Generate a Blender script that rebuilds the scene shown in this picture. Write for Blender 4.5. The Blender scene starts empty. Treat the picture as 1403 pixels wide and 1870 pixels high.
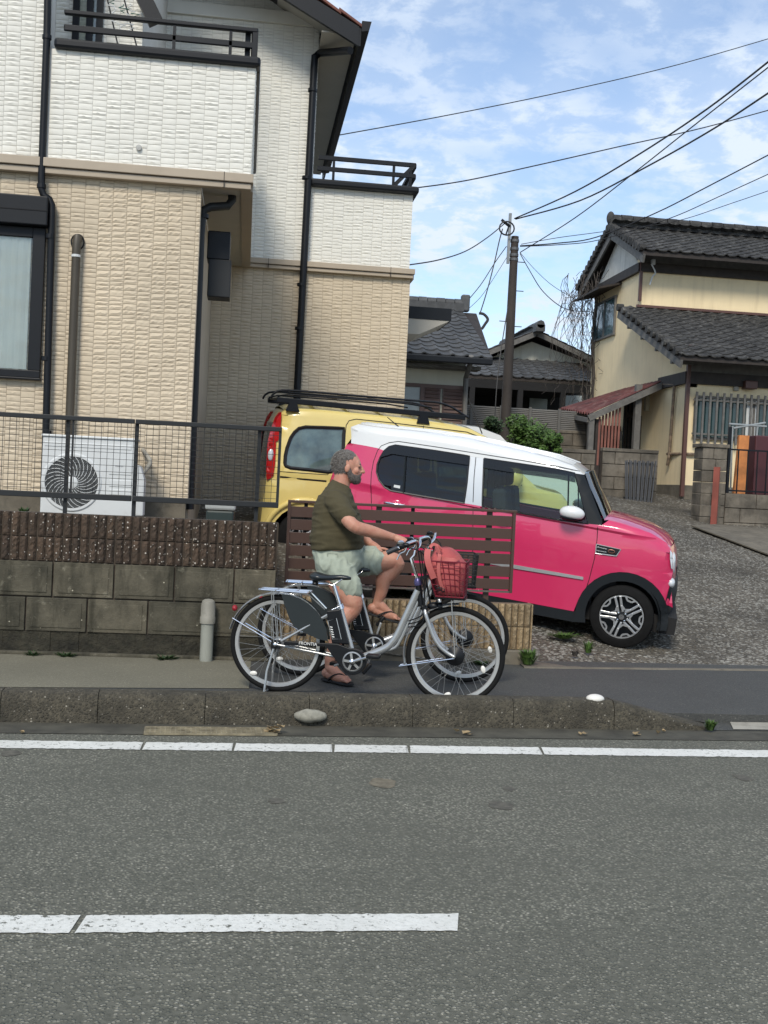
import bpy, bmesh, math, random
from mathutils import Vector, Matrix, noise
from mathutils.geometry import tessellate_polygon
random.seed(7)
sc = bpy.context.scene
PI = math.pi
# ------------------------------------------------ camera, world, sun, exposure
FPX = 2050.0; PSI = math.radians(7.2); RHO = math.radians(2.8); PITCH = math.atan(50*math.cos(RHO)/FPX)
CAM = Vector((0, 0, 1.54))
Fw = Vector((math.sin(PSI)*math.cos(PITCH), math.cos(PSI)*math.cos(PITCH), -math.sin(PITCH)))
R0 = Vector((math.cos(PSI), -math.sin(PSI), 0)); U0 = R0.cross(Fw)
Rr = math.cos(RHO)*R0 + math.sin(RHO)*U0; Ur = -math.sin(RHO)*R0 + math.cos(RHO)*U0
cd = bpy.data.cameras.new('camera'); cam = bpy.data.objects.new('camera', cd); sc.collection.objects.link(cam)
cam.matrix_world = Matrix(((Rr.x, Ur.x, -Fw.x, CAM.x), (Rr.y, Ur.y, -Fw.y, CAM.y), (Rr.z, Ur.z, -Fw.z, CAM.z), (0, 0, 0, 1)))
cd.sensor_fit = 'VERTICAL'; cd.sensor_height = 36; cd.sensor_width = 27; cd.lens = FPX/1870*36
cd.clip_start = .05; cd.clip_end = 3000
sc.camera = cam
sc.render.resolution_x = 768; sc.render.resolution_y = 1024
sc.view_settings.view_transform = 'Standard'; sc.view_settings.look = 'None'
sc.view_settings.gamma = 1; sc.view_settings.use_curve_mapping = False
sc.view_settings.exposure = 0.85
SUN_AZ = math.radians(200); SUN_EL = math.radians(42)      # azimuth from +Y, clockwise: behind the camera, to its left
w = bpy.data.worlds.new('World'); sc.world = w; w.use_nodes = True
nt = w.node_tree; nt.nodes.clear(); N = nt.nodes.new; L = nt.links.new
bg = N('ShaderNodeBackground'); out = N('ShaderNodeOutputWorld'); L(bg.outputs[0], out.inputs[0]); bg.inputs[1].default_value = 0.10
sky = N('ShaderNodeTexSky'); sky.sky_type = 'NISHITA'; sky.sun_disc = False; sky.sun_elevation = SUN_EL; sky.sun_rotation = SUN_AZ
sky.air_density = 1.0; sky.dust_density = 0.15; sky.ozone_density = 3.0
tc = N('ShaderNodeTexCoord'); sep = N('ShaderNodeSeparateXYZ'); L(tc.outputs['Generated'], sep.inputs[0])
zz = N('ShaderNodeMath'); zz.operation = 'MAXIMUM'; zz.inputs[1].default_value = 0.0; L(sep.outputs[2], zz.inputs[0])
za = N('ShaderNodeMath'); za.operation = 'ADD'; za.inputs[1].default_value = 0.22; L(zz.outputs[0], za.inputs[0])
dx = N('ShaderNodeMath'); dx.operation = 'DIVIDE'; L(sep.outputs[0], dx.inputs[0]); L(za.outputs[0], dx.inputs[1])
dy = N('ShaderNodeMath'); dy.operation = 'DIVIDE'; L(sep.outputs[1], dy.inputs[0]); L(za.outputs[0], dy.inputs[1])
cb = N('ShaderNodeCombineXYZ'); L(dx.outputs[0], cb.inputs[0]); L(dy.outputs[0], cb.inputs[1])
def wnoise(scale, det, rough, dist, lo, hi):
    n = N('ShaderNodeTexNoise'); n.inputs['Scale'].default_value = scale; n.inputs['Detail'].default_value = det
    n.inputs['Roughness'].default_value = rough; n.inputs['Distortion'].default_value = dist; L(cb.outputs[0], n.inputs['Vector'])
    m = N('ShaderNodeMapRange'); m.interpolation_type = 'SMOOTHERSTEP'; m.inputs[1].default_value = lo; m.inputs[2].default_value = hi
    L(n.outputs[0], m.inputs[0]); return m.outputs[0]
big = wnoise(1.3, 4, .55, .3, .26, .62); small = wnoise(12, 7, .62, .2, .40, .64)
m1 = N('ShaderNodeMath'); m1.operation = 'MULTIPLY'; L(big, m1.inputs[0]); L(small, m1.inputs[1])
m2 = N('ShaderNodeMath'); m2.operation = 'MULTIPLY_ADD'; m2.inputs[1].default_value = .40; m2.inputs[2].default_value = .08
L(big, m2.inputs[0])
m3 = N('ShaderNodeMath'); m3.operation = 'MULTIPLY_ADD'; m3.inputs[1].default_value = .72; L(m1.outputs[0], m3.inputs[0]); L(m2.outputs[0], m3.inputs[2]); m3.use_clamp = True
mx = N('ShaderNodeMix'); mx.data_type = 'RGBA'; L(m3.outputs[0], mx.inputs[0]); L(sky.outputs[0], mx.inputs[6]); mx.inputs[7].default_value = (4.5, 5.1, 5.9, 1)
L(mx.outputs[2], bg.inputs[0])
sd = bpy.data.lights.new('sun', 'SUN'); sd.energy = 1.7; sd.angle = math.radians(16); sd.color = (1, .92, .79)
sun = bpy.data.objects.new('sun', sd); sc.collection.objects.link(sun)
sv = Vector((math.sin(SUN_AZ)*math.cos(SUN_EL), math.cos(SUN_AZ)*math.cos(SUN_EL), math.sin(SUN_EL)))
sun.rotation_euler = sv.to_track_quat('Z', 'Y').to_euler()
# ------------------------------------------------ unprojecting a direction of the lens onto a real surface of the place
def ray(px, py): return (Fw*FPX + (px-701.5)*Rr - (py-935)*Ur).normalized()
def onY(px, py, Y): v = ray(px, py); return CAM + v*(Y/v.y)
def onX(px, py, X): v = ray(px, py); return CAM + v*(X/v.x)
def onZ(px, py, z): v = ray(px, py); return CAM + v*((z-CAM.z)/v.z)
def onD(px, py, d): v = ray(px, py); return CAM + v*(d/v.dot(Fw))
def onP(px, py, p0, n): v = ray(px, py); return CAM + v*((p0-CAM).dot(n)/v.dot(n))
# ------------------------------------------------ building helpers
COL = sc.collection.objects
INV = {}
class MB:
    def __init__(s): s.bm = bmesh.new()
    def face(s, pts):
        return s.bm.faces.new([s.bm.verts.new(p) for p in pts])
    def box(s, a, b):
        x0, x1 = sorted((a[0], b[0])); y0, y1 = sorted((a[1], b[1])); z0, z1 = sorted((a[2], b[2]))
        v = [s.bm.verts.new(p) for p in ((x0,y0,z0),(x1,y0,z0),(x1,y1,z0),(x0,y1,z0),(x0,y0,z1),(x1,y0,z1),(x1,y1,z1),(x0,y1,z1))]
        for f in ((0,3,2,1),(4,5,6,7),(0,1,5,4),(1,2,6,5),(2,3,7,6),(3,0,4,7)): s.bm.faces.new([v[i] for i in f])
        return s
    def beam(s, p, q, wd, ht, up=(0, 0, 1)):
        p = Vector(p); q = Vector(q); d = (q-p).normalized(); up = Vector(up)
        sd_ = d.cross(up)
        if sd_.length < 1e-4: sd_ = d.cross(Vector((0, 1, 0)))
        sd_.normalize(); u = sd_.cross(d)
        v = [s.bm.verts.new(c + sd_*a*wd/2 + u*b*ht/2) for c in (p, q) for a, b in ((-1,-1),(1,-1),(1,1),(-1,1))]
        for f in ((0,1,2,3),(7,6,5,4),(0,4,5,1),(1,5,6,2),(2,6,7,3),(3,7,4,0)): s.bm.faces.new([v[i] for i in f])
        return s
    def prism(s, pts, vec):
        vec = Vector(vec); a = [s.bm.verts.new(p) for p in pts]; b = [s.bm.verts.new(Vector(p)+vec) for p in pts]; n = len(a)
        s.bm.faces.new(a[::-1]); s.bm.faces.new(b)
        for i in range(n): s.bm.faces.new((a[i], a[(i+1) % n], b[(i+1) % n], b[i]))
        return s
    def tube(s, pts, r, n=8, closed=False, flat=1.0):
        pts = [Vector(p) for p in pts]; m = len(pts); rs = r if isinstance(r, (list, tuple)) else [r]*m
        rings = []; prev = None
        for i, p in enumerate(pts):
            if closed: d = pts[(i+1) % m]-pts[i-1]
            else: d = pts[min(i+1, m-1)]-pts[max(i-1, 0)]
            if d.length < 1e-9: d = Vector((0, 0, 1))
            d.normalize()
            if prev is None: a = d.orthogonal().normalized() if abs(d.y) > .95 else d.cross(Vector((0, 1, 0))).normalized()
            else:
                a = prev - d*prev.dot(d)
                a = a.normalized() if a.length > 1e-6 else d.orthogonal().normalized()
            prev = a; b = d.cross(a)
            rings.append([s.bm.verts.new(p + (a*math.cos(t)+b*math.sin(t)*flat)*rs[i]) for t in (2*PI*k/n for k in range(n))])
        for i in range(m if closed else m-1):
            A, B = rings[i], rings[(i+1) % m]
            for k in range(n): s.bm.faces.new((A[k], A[(k+1) % n], B[(k+1) % n], B[k]))
        if not closed:
            s.bm.faces.new(rings[0][::-1]); s.bm.faces.new(rings[-1])
        return s
    def lathe(s, c, axis, prof, n=24, closed=False, ph=0):
        c = Vector(c); ax = Vector(axis).normalized(); a = ax.orthogonal().normalized(); b = ax.cross(a); rings = []
        for r, h in prof:
            if r < 1e-6: rings.append([s.bm.verts.new(c+ax*h)])
            else: rings.append([s.bm.verts.new(c+ax*h+(a*math.cos(t)+b*math.sin(t))*r) for t in (ph+2*PI*k/n for k in range(n))])
        R = list(zip(rings, rings[1:])) + ([(rings[-1], rings[0])] if closed else [])
        for A, B in R:
            for k in range(n):
                k2 = (k+1) % n
                if len(A) == 1 and len(B) == 1: continue
                if len(A) == 1: s.bm.faces.new((A[0], B[k2], B[k]))
                elif len(B) == 1: s.bm.faces.new((A[k], A[k2], B[0]))
                else: s.bm.faces.new((A[k], A[k2], B[k2], B[k]))
        return s
    def ell(s, c, r, M=None, u=14, v=10):
        mt = Matrix.Translation(c) @ (M.to_4x4() if M else Matrix()) @ Matrix.Diagonal((r[0], r[1], r[2], 1))
        bmesh.ops.create_uvsphere(s.bm, u_segments=u, v_segments=v, radius=1, matrix=mt); return s
    def raw(s, V, Fc):
        vs = [s.bm.verts.new(p) for p in V]
        for f in Fc: s.bm.faces.new([vs[i] for i in f])
        return s
def put(o, props):
    for k, v in props.items():
        if v is not None: o[k] = v
def root(name, label, cat, loc, group=None, M=None, kind=None):
    e = bpy.data.objects.new(name, None); COL.link(e); e.empty_display_size = .1
    Mx = M if M is not None else Matrix.Translation(loc)
    e.matrix_basis = Mx; INV[e] = Mx.inverted()
    put(e, dict(label=label, category=cat, group=group, kind=kind)); return e
def obj(name, mb, m, parent=None, smooth=False, local=False, bevel=0, norm=True, **props):
    me = bpy.data.meshes.new(name)
    if isinstance(mb, MB):
        if norm: bmesh.ops.recalc_face_normals(mb.bm, faces=mb.bm.faces)
        mb.bm.to_mesh(me); mb.bm.free()
    else: me.from_pydata(mb[0], [], mb[1])
    o = bpy.data.objects.new(name, me); COL.link(o); o.data.materials.append(m)
    if parent is not None:
        o.parent = parent; inv = INV[parent]; INV[o] = inv
        if not local: me.transform(inv)
    else:
        INV[o] = Matrix()
        if props.get('kind') is None:
            cs = [v.co for v in me.vertices]
            lo = Vector((sum(c.x for c in cs)/len(cs), sum(c.y for c in cs)/len(cs), min(c.z for c in cs)))
            me.transform(Matrix.Translation(-lo)); o.location = lo; INV[o] = Matrix.Translation(-lo)
    if smooth:
        me.polygons.foreach_set('use_smooth', [True]*len(me.polygons))
        if smooth is not True: me.set_sharp_from_angle(angle=math.radians(smooth))
    if bevel:
        b = o.modifiers.new('bevel', 'BEVEL'); b.width = bevel; b.segments = 2; b.limit_method = 'ANGLE'; b.angle_limit = math.radians(50)
    put(o, props); return o
def thing(name, mb, m, label, cat, group=None, **k): return obj(name, mb, m, None, label=label, category=cat, group=group, **k)
def inst(name, me, W, parent, **props):
    o = bpy.data.objects.new(name, me); COL.link(o); o.parent = parent; o.matrix_basis = INV[parent] @ W; put(o, props); return o
def dup(o, M=None, parent=None, swap=None):
    c = o.copy(); COL.link(c)
    if M is not None: c.matrix_basis = M
    if parent is not None: c.parent = parent
    if swap and o.type == 'MESH' and o.data.materials[0] in swap:
        c.data = o.data.copy(); c.data.materials[0] = swap[o.data.materials[0]]
    for ch in o.children: dup(ch, None, c, swap)
    return c
def spline(pts, n=6, closed=False):
    P = [Vector(p) for p in pts]; m = len(P); o_ = []
    for i in range(m if closed else m-1):
        if closed: a, b, c, d = P[i-1], P[i], P[(i+1) % m], P[(i+2) % m]
        else: a, b, c, d = P[max(i-1, 0)], P[i], P[i+1], P[min(i+2, m-1)]
        for k in range(n):
            t = k/n; o_.append(.5*((2*b)+(c-a)*t+(2*a-5*b+4*c-d)*t*t+(-a+3*b-3*c+d)*t**3))
    if not closed: o_.append(P[-1])
    return o_
# ------------------------------------------------ materials
def srgb(r, g, b): return tuple((c/255/12.92 if c/255 <= .04045 else ((c/255+.055)/1.055)**2.4) for c in (r, g, b)) + (1,)
class MT:
    def __init__(s, name):
        s.m = bpy.data.materials.new(name); s.m.use_nodes = True; s.t = s.m.node_tree
        s.b = s.t.nodes['Principled BSDF']; s.g = s.t.nodes.new('ShaderNodeNewGeometry'); s.pos = s.g.outputs['Position']
    def n(s, k, **p):
        x = s.t.nodes.new(k)
        for a, v in p.items(): setattr(x, a, v)
        return x
    def l(s, a, b): s.t.links.new(a, b)
    def scl(s, sc3):
        v = s.n('ShaderNodeVectorMath', operation='MULTIPLY'); s.l(s.pos, v.inputs[0]); v.inputs[1].default_value = sc3; return v.outputs[0]
    def noise(s, scale, det=4, rough=.55, vec=None, dist=0):
        x = s.n('ShaderNodeTexNoise'); s.l(vec or s.pos, x.inputs['Vector']); x.inputs['Scale'].default_value = scale
        x.inputs['Detail'].default_value = det; x.inputs['Roughness'].default_value = rough; x.inputs['Distortion'].default_value = dist; return x.outputs[0]
    def voro(s, scale, out='Distance', vec=None, feat='F1', rnd=1):
        x = s.n('ShaderNodeTexVoronoi', feature=feat); s.l(vec or s.pos, x.inputs['Vector']); x.inputs['Scale'].default_value = scale
        x.inputs['Randomness'].default_value = rnd; return x.outputs[out]
    def ramp(s, v, lo, hi, a=0., b=1.):
        x = s.n('ShaderNodeMapRange'); s.l(v, x.inputs[0])
        for i, q in enumerate((lo, hi, a, b)): x.inputs[i+1].default_value = q
        return x.outputs[0]
    def mix(s, f, a, b, mode='MIX'):
        x = s.n('ShaderNodeMix', data_type='RGBA', blend_type=mode)
        for i, q in ((0, f), (6, a), (7, b)):
            if hasattr(q, 'is_linked'): s.l(q, x.inputs[i])
            else: x.inputs[i].default_value = q
        return x.outputs[2]
    def math(s, op, a, b):
        x = s.n('ShaderNodeMath', operation=op)
        for i, q in enumerate((a, b)):
            if hasattr(q, 'is_linked'): s.l(q, x.inputs[i])
            else: x.inputs[i].default_value = q
        return x.outputs[0]
    def color(s, v): s.l(v, s.b.inputs['Base Color'])
    def bump(s, h, st, dist=.01, prev=None):
        x = s.n('ShaderNodeBump'); s.l(h, x.inputs['Height']); x.inputs['Strength'].default_value = st; x.inputs['Distance'].default_value = dist
        if prev: s.l(prev, x.inputs['Normal'])
        s.l(x.outputs[0], s.b.inputs['Normal']); return x.outputs[0]
    def objrand(s): return s.n('ShaderNodeObjectInfo').outputs['Random']
def mat(name, col, rough=.6, metal=0, var=.12, vs=3., bump=0, bs=60., bd=.004, rnd=0, coat=0, col2=None, streak=0, spec=None, dirt=0, dirtc=(.05, .045, .035, 1)):
    M = MT(name); b = M.b; col = tuple(col[:3])+(1,)
    b.inputs['Roughness'].default_value = rough; b.inputs['Metallic'].default_value = metal
    if coat: b.inputs['Coat Weight'].default_value = coat; b.inputs['Coat Roughness'].default_value = .04
    if spec is not None: b.inputs['Specular IOR Level'].default_value = spec
    c2 = tuple(col2[:3])+(1,) if col2 else tuple(c*(1-2*var) for c in col[:3])+(1,)
    f = M.ramp(M.noise(vs, 5, .6), .3, .7)
    c = M.mix(f, col, c2)
    if streak: c = M.mix(M.ramp(M.noise(1, 4, .6, M.scl((9, 9, .7))), .5, .75, 0, streak), c, dirtc)
    if dirt: c = M.mix(M.ramp(M.noise(vs*2.3, 8, .72), .52, .7, 0, dirt), c, dirtc)
    if rnd: c = M.mix(1., c, M.mix(M.objrand(), (1-rnd, 1-rnd, 1-rnd, 1), (1+rnd*.6, 1+rnd*.6, 1+rnd*.6, 1)), 'MULTIPLY')
    M.color(c)
    if bump: M.bump(M.noise(bs, 5, .6), bump, bd)
    return M.m
def speckle(name, base, base2, spots, scale, spot_lo=.80, bump=.5, rough=.85, soft=.5, big=1.2, bigc=.35, gap=.0, band=0):
    """aggregate: cells of different stones, a share of them pale"""
    M = MT(name); M.b.inputs['Roughness'].default_value = rough
    ds = M.noise(scale*.7, 2, .5); vec = M.n('ShaderNodeVectorMath', operation='ADD'); M.l(M.pos, vec.inputs[0])
    sc2 = M.n('ShaderNodeVectorMath', operation='SCALE'); M.l(ds, sc2.inputs[0]); sc2.inputs['Scale'].default_value = .35/scale; M.l(sc2.outputs[0], vec.inputs[1])
    v = M.n('ShaderNodeTexVoronoi'); M.l(vec.outputs[0], v.inputs['Vector']); v.inputs['Scale'].default_value = scale
    rgb = M.n('ShaderNodeSeparateColor'); M.l(v.outputs['Color'], rgb.inputs[0])
    c = M.mix(M.ramp(rgb.outputs[1], 0, 1), base, base2)
    dist = M.ramp(v.outputs['Distance'], soft*.55, soft, 1, 0)
    sel = M.ramp(rgb.outputs[0], spot_lo, min(1, spot_lo+.12), 0, 1)
    c = M.mix(M.math('MULTIPLY', sel, dist), c, spots); c = M.mix(M.ramp(dist, 0, .6, gap, 0), c, tuple(x*.3 for x in base[:3])+(1,))
    c = M.mix(M.ramp(M.noise(big, 5, .6), .35, .7, 0, bigc), c, tuple(x*.55 for x in base[:3])+(1,))
    c = M.mix(M.ramp(M.noise(scale*3, 3, .6), .3, .7, 0, .35), c, tuple(x*.5 for x in base[:3])+(1,))
    if band: c = M.mix(M.ramp(M.noise(1, 5, .6, M.scl((.35, 2.2, 1))), .40, .66, 0, band), c, tuple(x*.62 for x in base[:3])+(1,)); c = M.mix(M.ramp(M.noise(1, 7, .7, M.scl((1.4, 4.5, 1))), .56, .72, 0, band*.25), c, tuple(min(1, x*1.1) for x in base2[:3])+(1,))
    M.color(c); nb = M.bump(dist, bump, .6/scale); M.bump(M.noise(scale*2.5, 3, .6), bump*.6, .4/scale, nb); return M.m
def glass(name, tint=(.35, .45, .42), rough=.02, trans=.75):
    M = MT(name); t = M.t; t.nodes.remove(M.b); g = M.n('ShaderNodeBsdfGlossy'); g.inputs['Roughness'].default_value = rough; g.inputs['Color'].default_value = (1, 1, 1, 1)
    tr = M.n('ShaderNodeBsdfTransparent'); tr.inputs['Color'].default_value = tuple(c*trans for c in tint)+(1,)
    fr = M.n('ShaderNodeFresnel'); fr.inputs['IOR'].default_value = 1.5; mx_ = M.n('ShaderNodeMixShader')
    M.l(fr.outputs[0], mx_.inputs[0]); M.l(tr.outputs[0], mx_.inputs[1]); M.l(g.outputs[0], mx_.inputs[2])
    M.l(mx_.outputs[0], t.nodes['Material Output'].inputs[0]); return M.m
# ------------------------------------------------ materials of the place
m_asph = speckle('asphalt', (.142, .144, .112, 1), (.36, .35, .28, 1), (.56, .53, .44, 1), 66, .90, .8, .86, gap=.66, band=.36)
m_path = speckle('path_asphalt', (.050, .052, .050, 1), (.085, .085, .078, 1), (.24, .23, .20, 1), 110, .9, .5, .88)
m_pathold = speckle('old_path_concrete', (.165, .155, .112, 1), (.22, .205, .15, 1), (.42, .40, .32, 1), 120, .85, .4, .88)
m_kerb = speckle('kerb_concrete', (.050, .045, .032, 1), (.115, .10, .07, 1), (.5, .46, .38, 1), 70, .93, .7, .9, big=6, bigc=.8)
m_conc = mat('weathered_concrete', (.17, .15, .115), .88, var=.25, vs=3, bump=.5, bs=90, dirt=.75)
m_concl = mat('pale_concrete', (.36, .34, .29), .85, var=.15, vs=4, bump=.4, bs=80, dirt=.5, dirtc=(.12, .11, .09, 1))
def paint_mat():
    M = MT('road_paint'); M.b.inputs['Roughness'].default_value = .6
    c = M.mix(M.ramp(M.noise(60, 4, .7), .50, .70, 0, .6), (.70, .70, .655, 1), (.42, .42, .38, 1)); c = M.mix(M.ramp(M.noise(3, 5, .7), .45, .7, 0, .35), c, (.40, .40, .36, 1)); c = M.mix(M.ramp(M.math('ADD', M.noise(34, 5, .75), M.ramp(M.noise(2.5, 3, .5), .4, .7, 0, .06)), .612, .645), c, (.11, .112, .09, 1)); M.color(c); M.bump(M.noise(85, 4, .7), .6, .006)
    return M.m
m_paint = paint_mat()
m_gravel = speckle('washed_pebble_paving', (.088, .076, .056, 1), (.21, .185, .145, 1), (.50, .48, .42, 1), 24, .72, 1.0, .85, soft=.7, big=.9, bigc=.8)
m_soil = mat('soil', (.12, .10, .065), .95, var=.3, vs=8, bump=.6, bs=40)
def block_mat():
    M = MT('mossy_block'); M.b.inputs['Roughness'].default_value = .92
    c = M.mix(M.ramp(M.noise(4.5, 8, .68), .34, .66), (.050, .046, .033, 1), (.125, .112, .083, 1))
    c = M.mix(M.ramp(M.noise(1, 5, .65, M.scl((7, 7, 1.6))), .50, .66, 0, .75), c, (.022, .021, .013, 1))
    c = M.mix(M.ramp(M.noise(11, 6, .7), .60, .72, 0, .55), c, (.30, .28, .22, 1))
    v = M.n('ShaderNodeTexVoronoi'); M.l(M.pos, v.inputs['Vector']); v.inputs['Scale'].default_value = 26; rgb = M.n('ShaderNodeSeparateColor'); M.l(v.outputs['Color'], rgb.inputs[0])
    s_ = M.math('MULTIPLY', M.ramp(rgb.outputs[0], .93, .95), M.ramp(v.outputs['Distance'], .10, .16, 1, 0)); c = M.mix(s_, c, (.50, .47, .38, 1))
    c = M.mix(1., c, M.mix(M.objrand(), (.74, .75, .72, 1), (1.15, 1.13, 1.08, 1)), 'MULTIPLY'); M.color(c); n1 = M.bump(M.noise(60, 6, .7), .9, .008); M.bump(M.noise(14, 4, .6), .5, .01, n1); return M.m
m_block = block_mat()
def brick_mat(name, a, b, spots, lo=.80):
    M = MT(name); M.b.inputs['Roughness'].default_value = .92
    c = M.mix(M.ramp(M.noise(20, 5, .6), .3, .7), a, b)
    v = M.n('ShaderNodeTexVoronoi'); M.l(M.pos, v.inputs['Vector']); v.inputs['Scale'].default_value = 55
    rgb = M.n('ShaderNodeSeparateColor'); M.l(v.outputs['Color'], rgb.inputs[0])
    patch = M.ramp(M.noise(5, 3, .6), .42, .62, 0, .16)
    s = M.math('MULTIPLY', M.ramp(M.math('ADD', rgb.outputs[0], patch), lo+.12, lo+.16), M.ramp(v.outputs['Distance'], .3, .42, 1, 0))
    c = M.mix(1., c, M.mix(M.objrand(), (.72, .72, .74, 1), (1.15, 1.12, 1.08, 1)), 'MULTIPLY')
    M.color(M.mix(s, c, spots)); n1 = M.bump(M.noise(45, 5, .7), 1., .02); M.bump(s, .8, .004, n1); return M.m
m_brown = brick_mat('brown_ribbed_brick', (.105, .070, .048, 1), (.050, .037, .026, 1), (.62, .57, .50, 1))
m_tan = brick_mat('tan_ribbed_brick', (.42, .315, .185, 1), (.25, .185, .105, 1), (.5, .42, .3, 1), .93)
m_mortar = mat('mortar', (.075, .058, .043), .95, var=.3, vs=12)
m_sidw = mat('white_siding', (.74, .73, .67), .75, streak=.10, dirtc=(.45, .43, .36, 1), var=.03, vs=2, bump=.5, bs=110, bd=.004, rnd=.02)
m_sidwb = mat('white_siding_joint', (.62, .61, .57), .85, var=.05, vs=4)
m_sidb = mat('beige_siding', (.63, .535, .40), .8, streak=.12, dirtc=(.36, .29, .20, 1), var=.08, vs=1.1, bump=.5, bs=110, bd=.004, rnd=.04)
m_sidbb = mat('beige_siding_joint', (.44, .375, .285), .88, var=.08, vs=4)
m_belt = mat('belt_trim', (.40, .335, .255), .6, var=.06, vs=3)
m_beltw = mat('pale_trim', (.70, .69, .63), .6, var=.04, vs=3)
m_black = mat('dark_metal', (.0045, .006, .009), .45, spec=.3, var=.12, vs=8, bump=.1)
m_dkgrey = mat('dark_grey_metal', (.018, .020, .022), .5, spec=.35, var=.1)
m_brownp = mat('brown_pipe', (.060, .050, .035), .5, var=.12)
m_soffit = mat('soffit_board', (.42, .40, .35), .8, var=.05)
m_roofred = mat('red_roof_tile', (.20, .075, .055), .75, var=.25, vs=9, bump=.4)
m_plasw = mat('white_plastic', (.60, .62, .62), .45, var=.03, vs=3, dirt=.12, dirtc=(.35, .33, .28, 1))
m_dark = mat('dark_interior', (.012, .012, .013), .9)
m_curt = mat('curtain_fabric', (.86, .86, .82), .9, var=.05)
m_win = glass('window_glass', (.97, .99, .97), .02, 1.)
m_cable = mat('cable_rubber', (.02, .02, .022), .6)
m_leafg = mat('leaf_green', (.085, .17, .028), .6, var=.35, vs=9, rnd=.1)
m_leafd = mat('dark_leaf', (.035, .075, .02), .6, var=.35, vs=9)
m_leafb = mat('dead_leaf', (.36, .27, .15), .9, var=.25, vs=30)
# ------------------------------------------------ ground
def gh(x, y):
    yy = min(y, 24.0) if x < 9 else min(y, 24.0)
    return max(.132+.136*(yy-10.01)-.074*(min(max(x, -2), 9)-3.527), .065+.05*(y-9.2))
def struct(name, mb, m, **k): return obj(name, mb, m, None, kind='structure', **k)
b = MB(); b.face([(-400, -300, -.004), (400, -300, -.004), (400, 9.0, -.004), (-400, 9.0, -.004)]); struct('ground', b, m_soil)
b = MB(); b.face([(-60, -6, 0), (60, -6, 0), (60, 9.9, 0), (-60, 6.5+.4, 0)]); struct('road', b, m_asph)
def stripe(name, A, Bq, C_, D_, seg, gaps, z=.004, jit=.008, gapk=False):
    # painted band with ragged edges and worn cracks
    b = MB(); A, Bq, C_, D_ = map(Vector, (A, Bq, C_, D_)); n = seg; rnd = random.Random(len(name)*7+seg)
    def P(t, s_):
        p = (A.lerp(Bq, t)).lerp(D_.lerp(C_, t), s_); return p
    xs = [i/n for i in range(n+1)]; lo = [rnd.uniform(-jit, jit) for _ in xs]; hi = [rnd.uniform(-jit, jit) for _ in xs]
    w_ = (D_-A).length
    for i in range(n):
        xe = xs[i+1] if i not in gaps else xs[i]+(xs[i+1]-xs[i])*(.42 if gapk else .0)
        a = P(xs[i], 0); c = P(xe, 0); d = P(xe-(xs[1]*.25 if i in gaps else 0), 1); e = P(xs[i], 1)
        if i in gaps and not gapk: continue
        a.y += lo[i]; c.y += lo[i+1]; d.y += hi[i+1]; e.y += hi[i]
        sh = .15 if i+1 in gaps else 0; 
        if sh: c = c.lerp(a, -sh*rnd.uniform(.2, 1)); d = d.lerp(e, -sh*rnd.uniform(.2, 1))
        for p in (a, c, d, e): p.z = z
        b.face([a, c, d, e])
    return b
e0, e1 = onZ(0, 1367, 0), onZ(1403, 1384, 0); f0, f1 = onZ(0, 1353, 0), onZ(1403, 1371, 0)
dv = (e1-e0).normalized()
struct('edge_line', stripe('edge', e0-dv*4, e1+dv*5, f1+dv*5, f0-dv*4, 640, {225, 249, 276, 297, 335}, jit=.007, gapk=True), m_paint)
d0, d1, d2, d3 = onZ(0, 1706, 0), onZ(835, 1701, 0), onZ(838, 1670, 0), onZ(0, 1674, 0); dv = (d1-d0).normalized()
struct('centre_line_dash', stripe('dash', d0-dv*3.4, d1, d2, d3-dv*3.4, 240, {176}, jit=.005), m_paint)
# kerb line
ka, kb = Vector((-1.37, 6.93, 0)), Vector((2.47, 7.10, 0)); kd = (kb-ka).normalized(); kn = Vector((-kd.y, kd.x, 0))
kerb = root('kerb', 'raised concrete kerb of dark weathered blocks between road and footpath, its right end sloping down', None, (0, 6.9, 0), kind='structure')
kh = .185
def kerb_block(p, q, h0, h1, wd=.19):
    b = MB(); prof = [(0, 0), (.008, .7), (.03, .93), (.05, 1), (.165, 1), (.185, .9), (.19, 0)]
    nn = 8; rows = []
    for i in range(nn+1):
        t = i/nn; c = p.lerp(q, t); h = h0+(h1-h0)*t
        jz = [random.uniform(-.0025, .0025) for _ in prof]
        rows.append([b.bm.verts.new(c+kn*u+Vector((0, 0, v*h+j))) for (u, v), j in zip(prof, jz)])
    for A, B_ in zip(rows, rows[1:]):
        for k in range(len(prof)-1): b.bm.faces.new((A[k], B_[k], B_[k+1], A[k+1]))
    b.bm.faces.new(rows[0]); b.bm.faces.new(rows[-1][::-1]); return b
kx = [-400, -200, 0, 178, 374, 565, 754, 938, 1122]
kp = []
for px in kx:
    v = ray(px, 1300+.015*px); n2 = kn; kp.append((ka-CAM).dot(n2)/v.dot(n2))
kpts = [CAM+ray(px, 1300+.015*px)*t for px, t in zip(kx, kp)]
for p in kpts: p.z = 0
for p, q in zip(kpts, kpts[1:]): obj('kerb_block', kerb_block(p+kd*.002, q-kd*.002, kh, kh), m_kerb, kerb, smooth=35)
p = kpts[-1]+kd*.004; obj('kerb_block', kerb_block(p, p+kd*.70, kh, .02), m_kerb, kerb, smooth=35)
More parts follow.
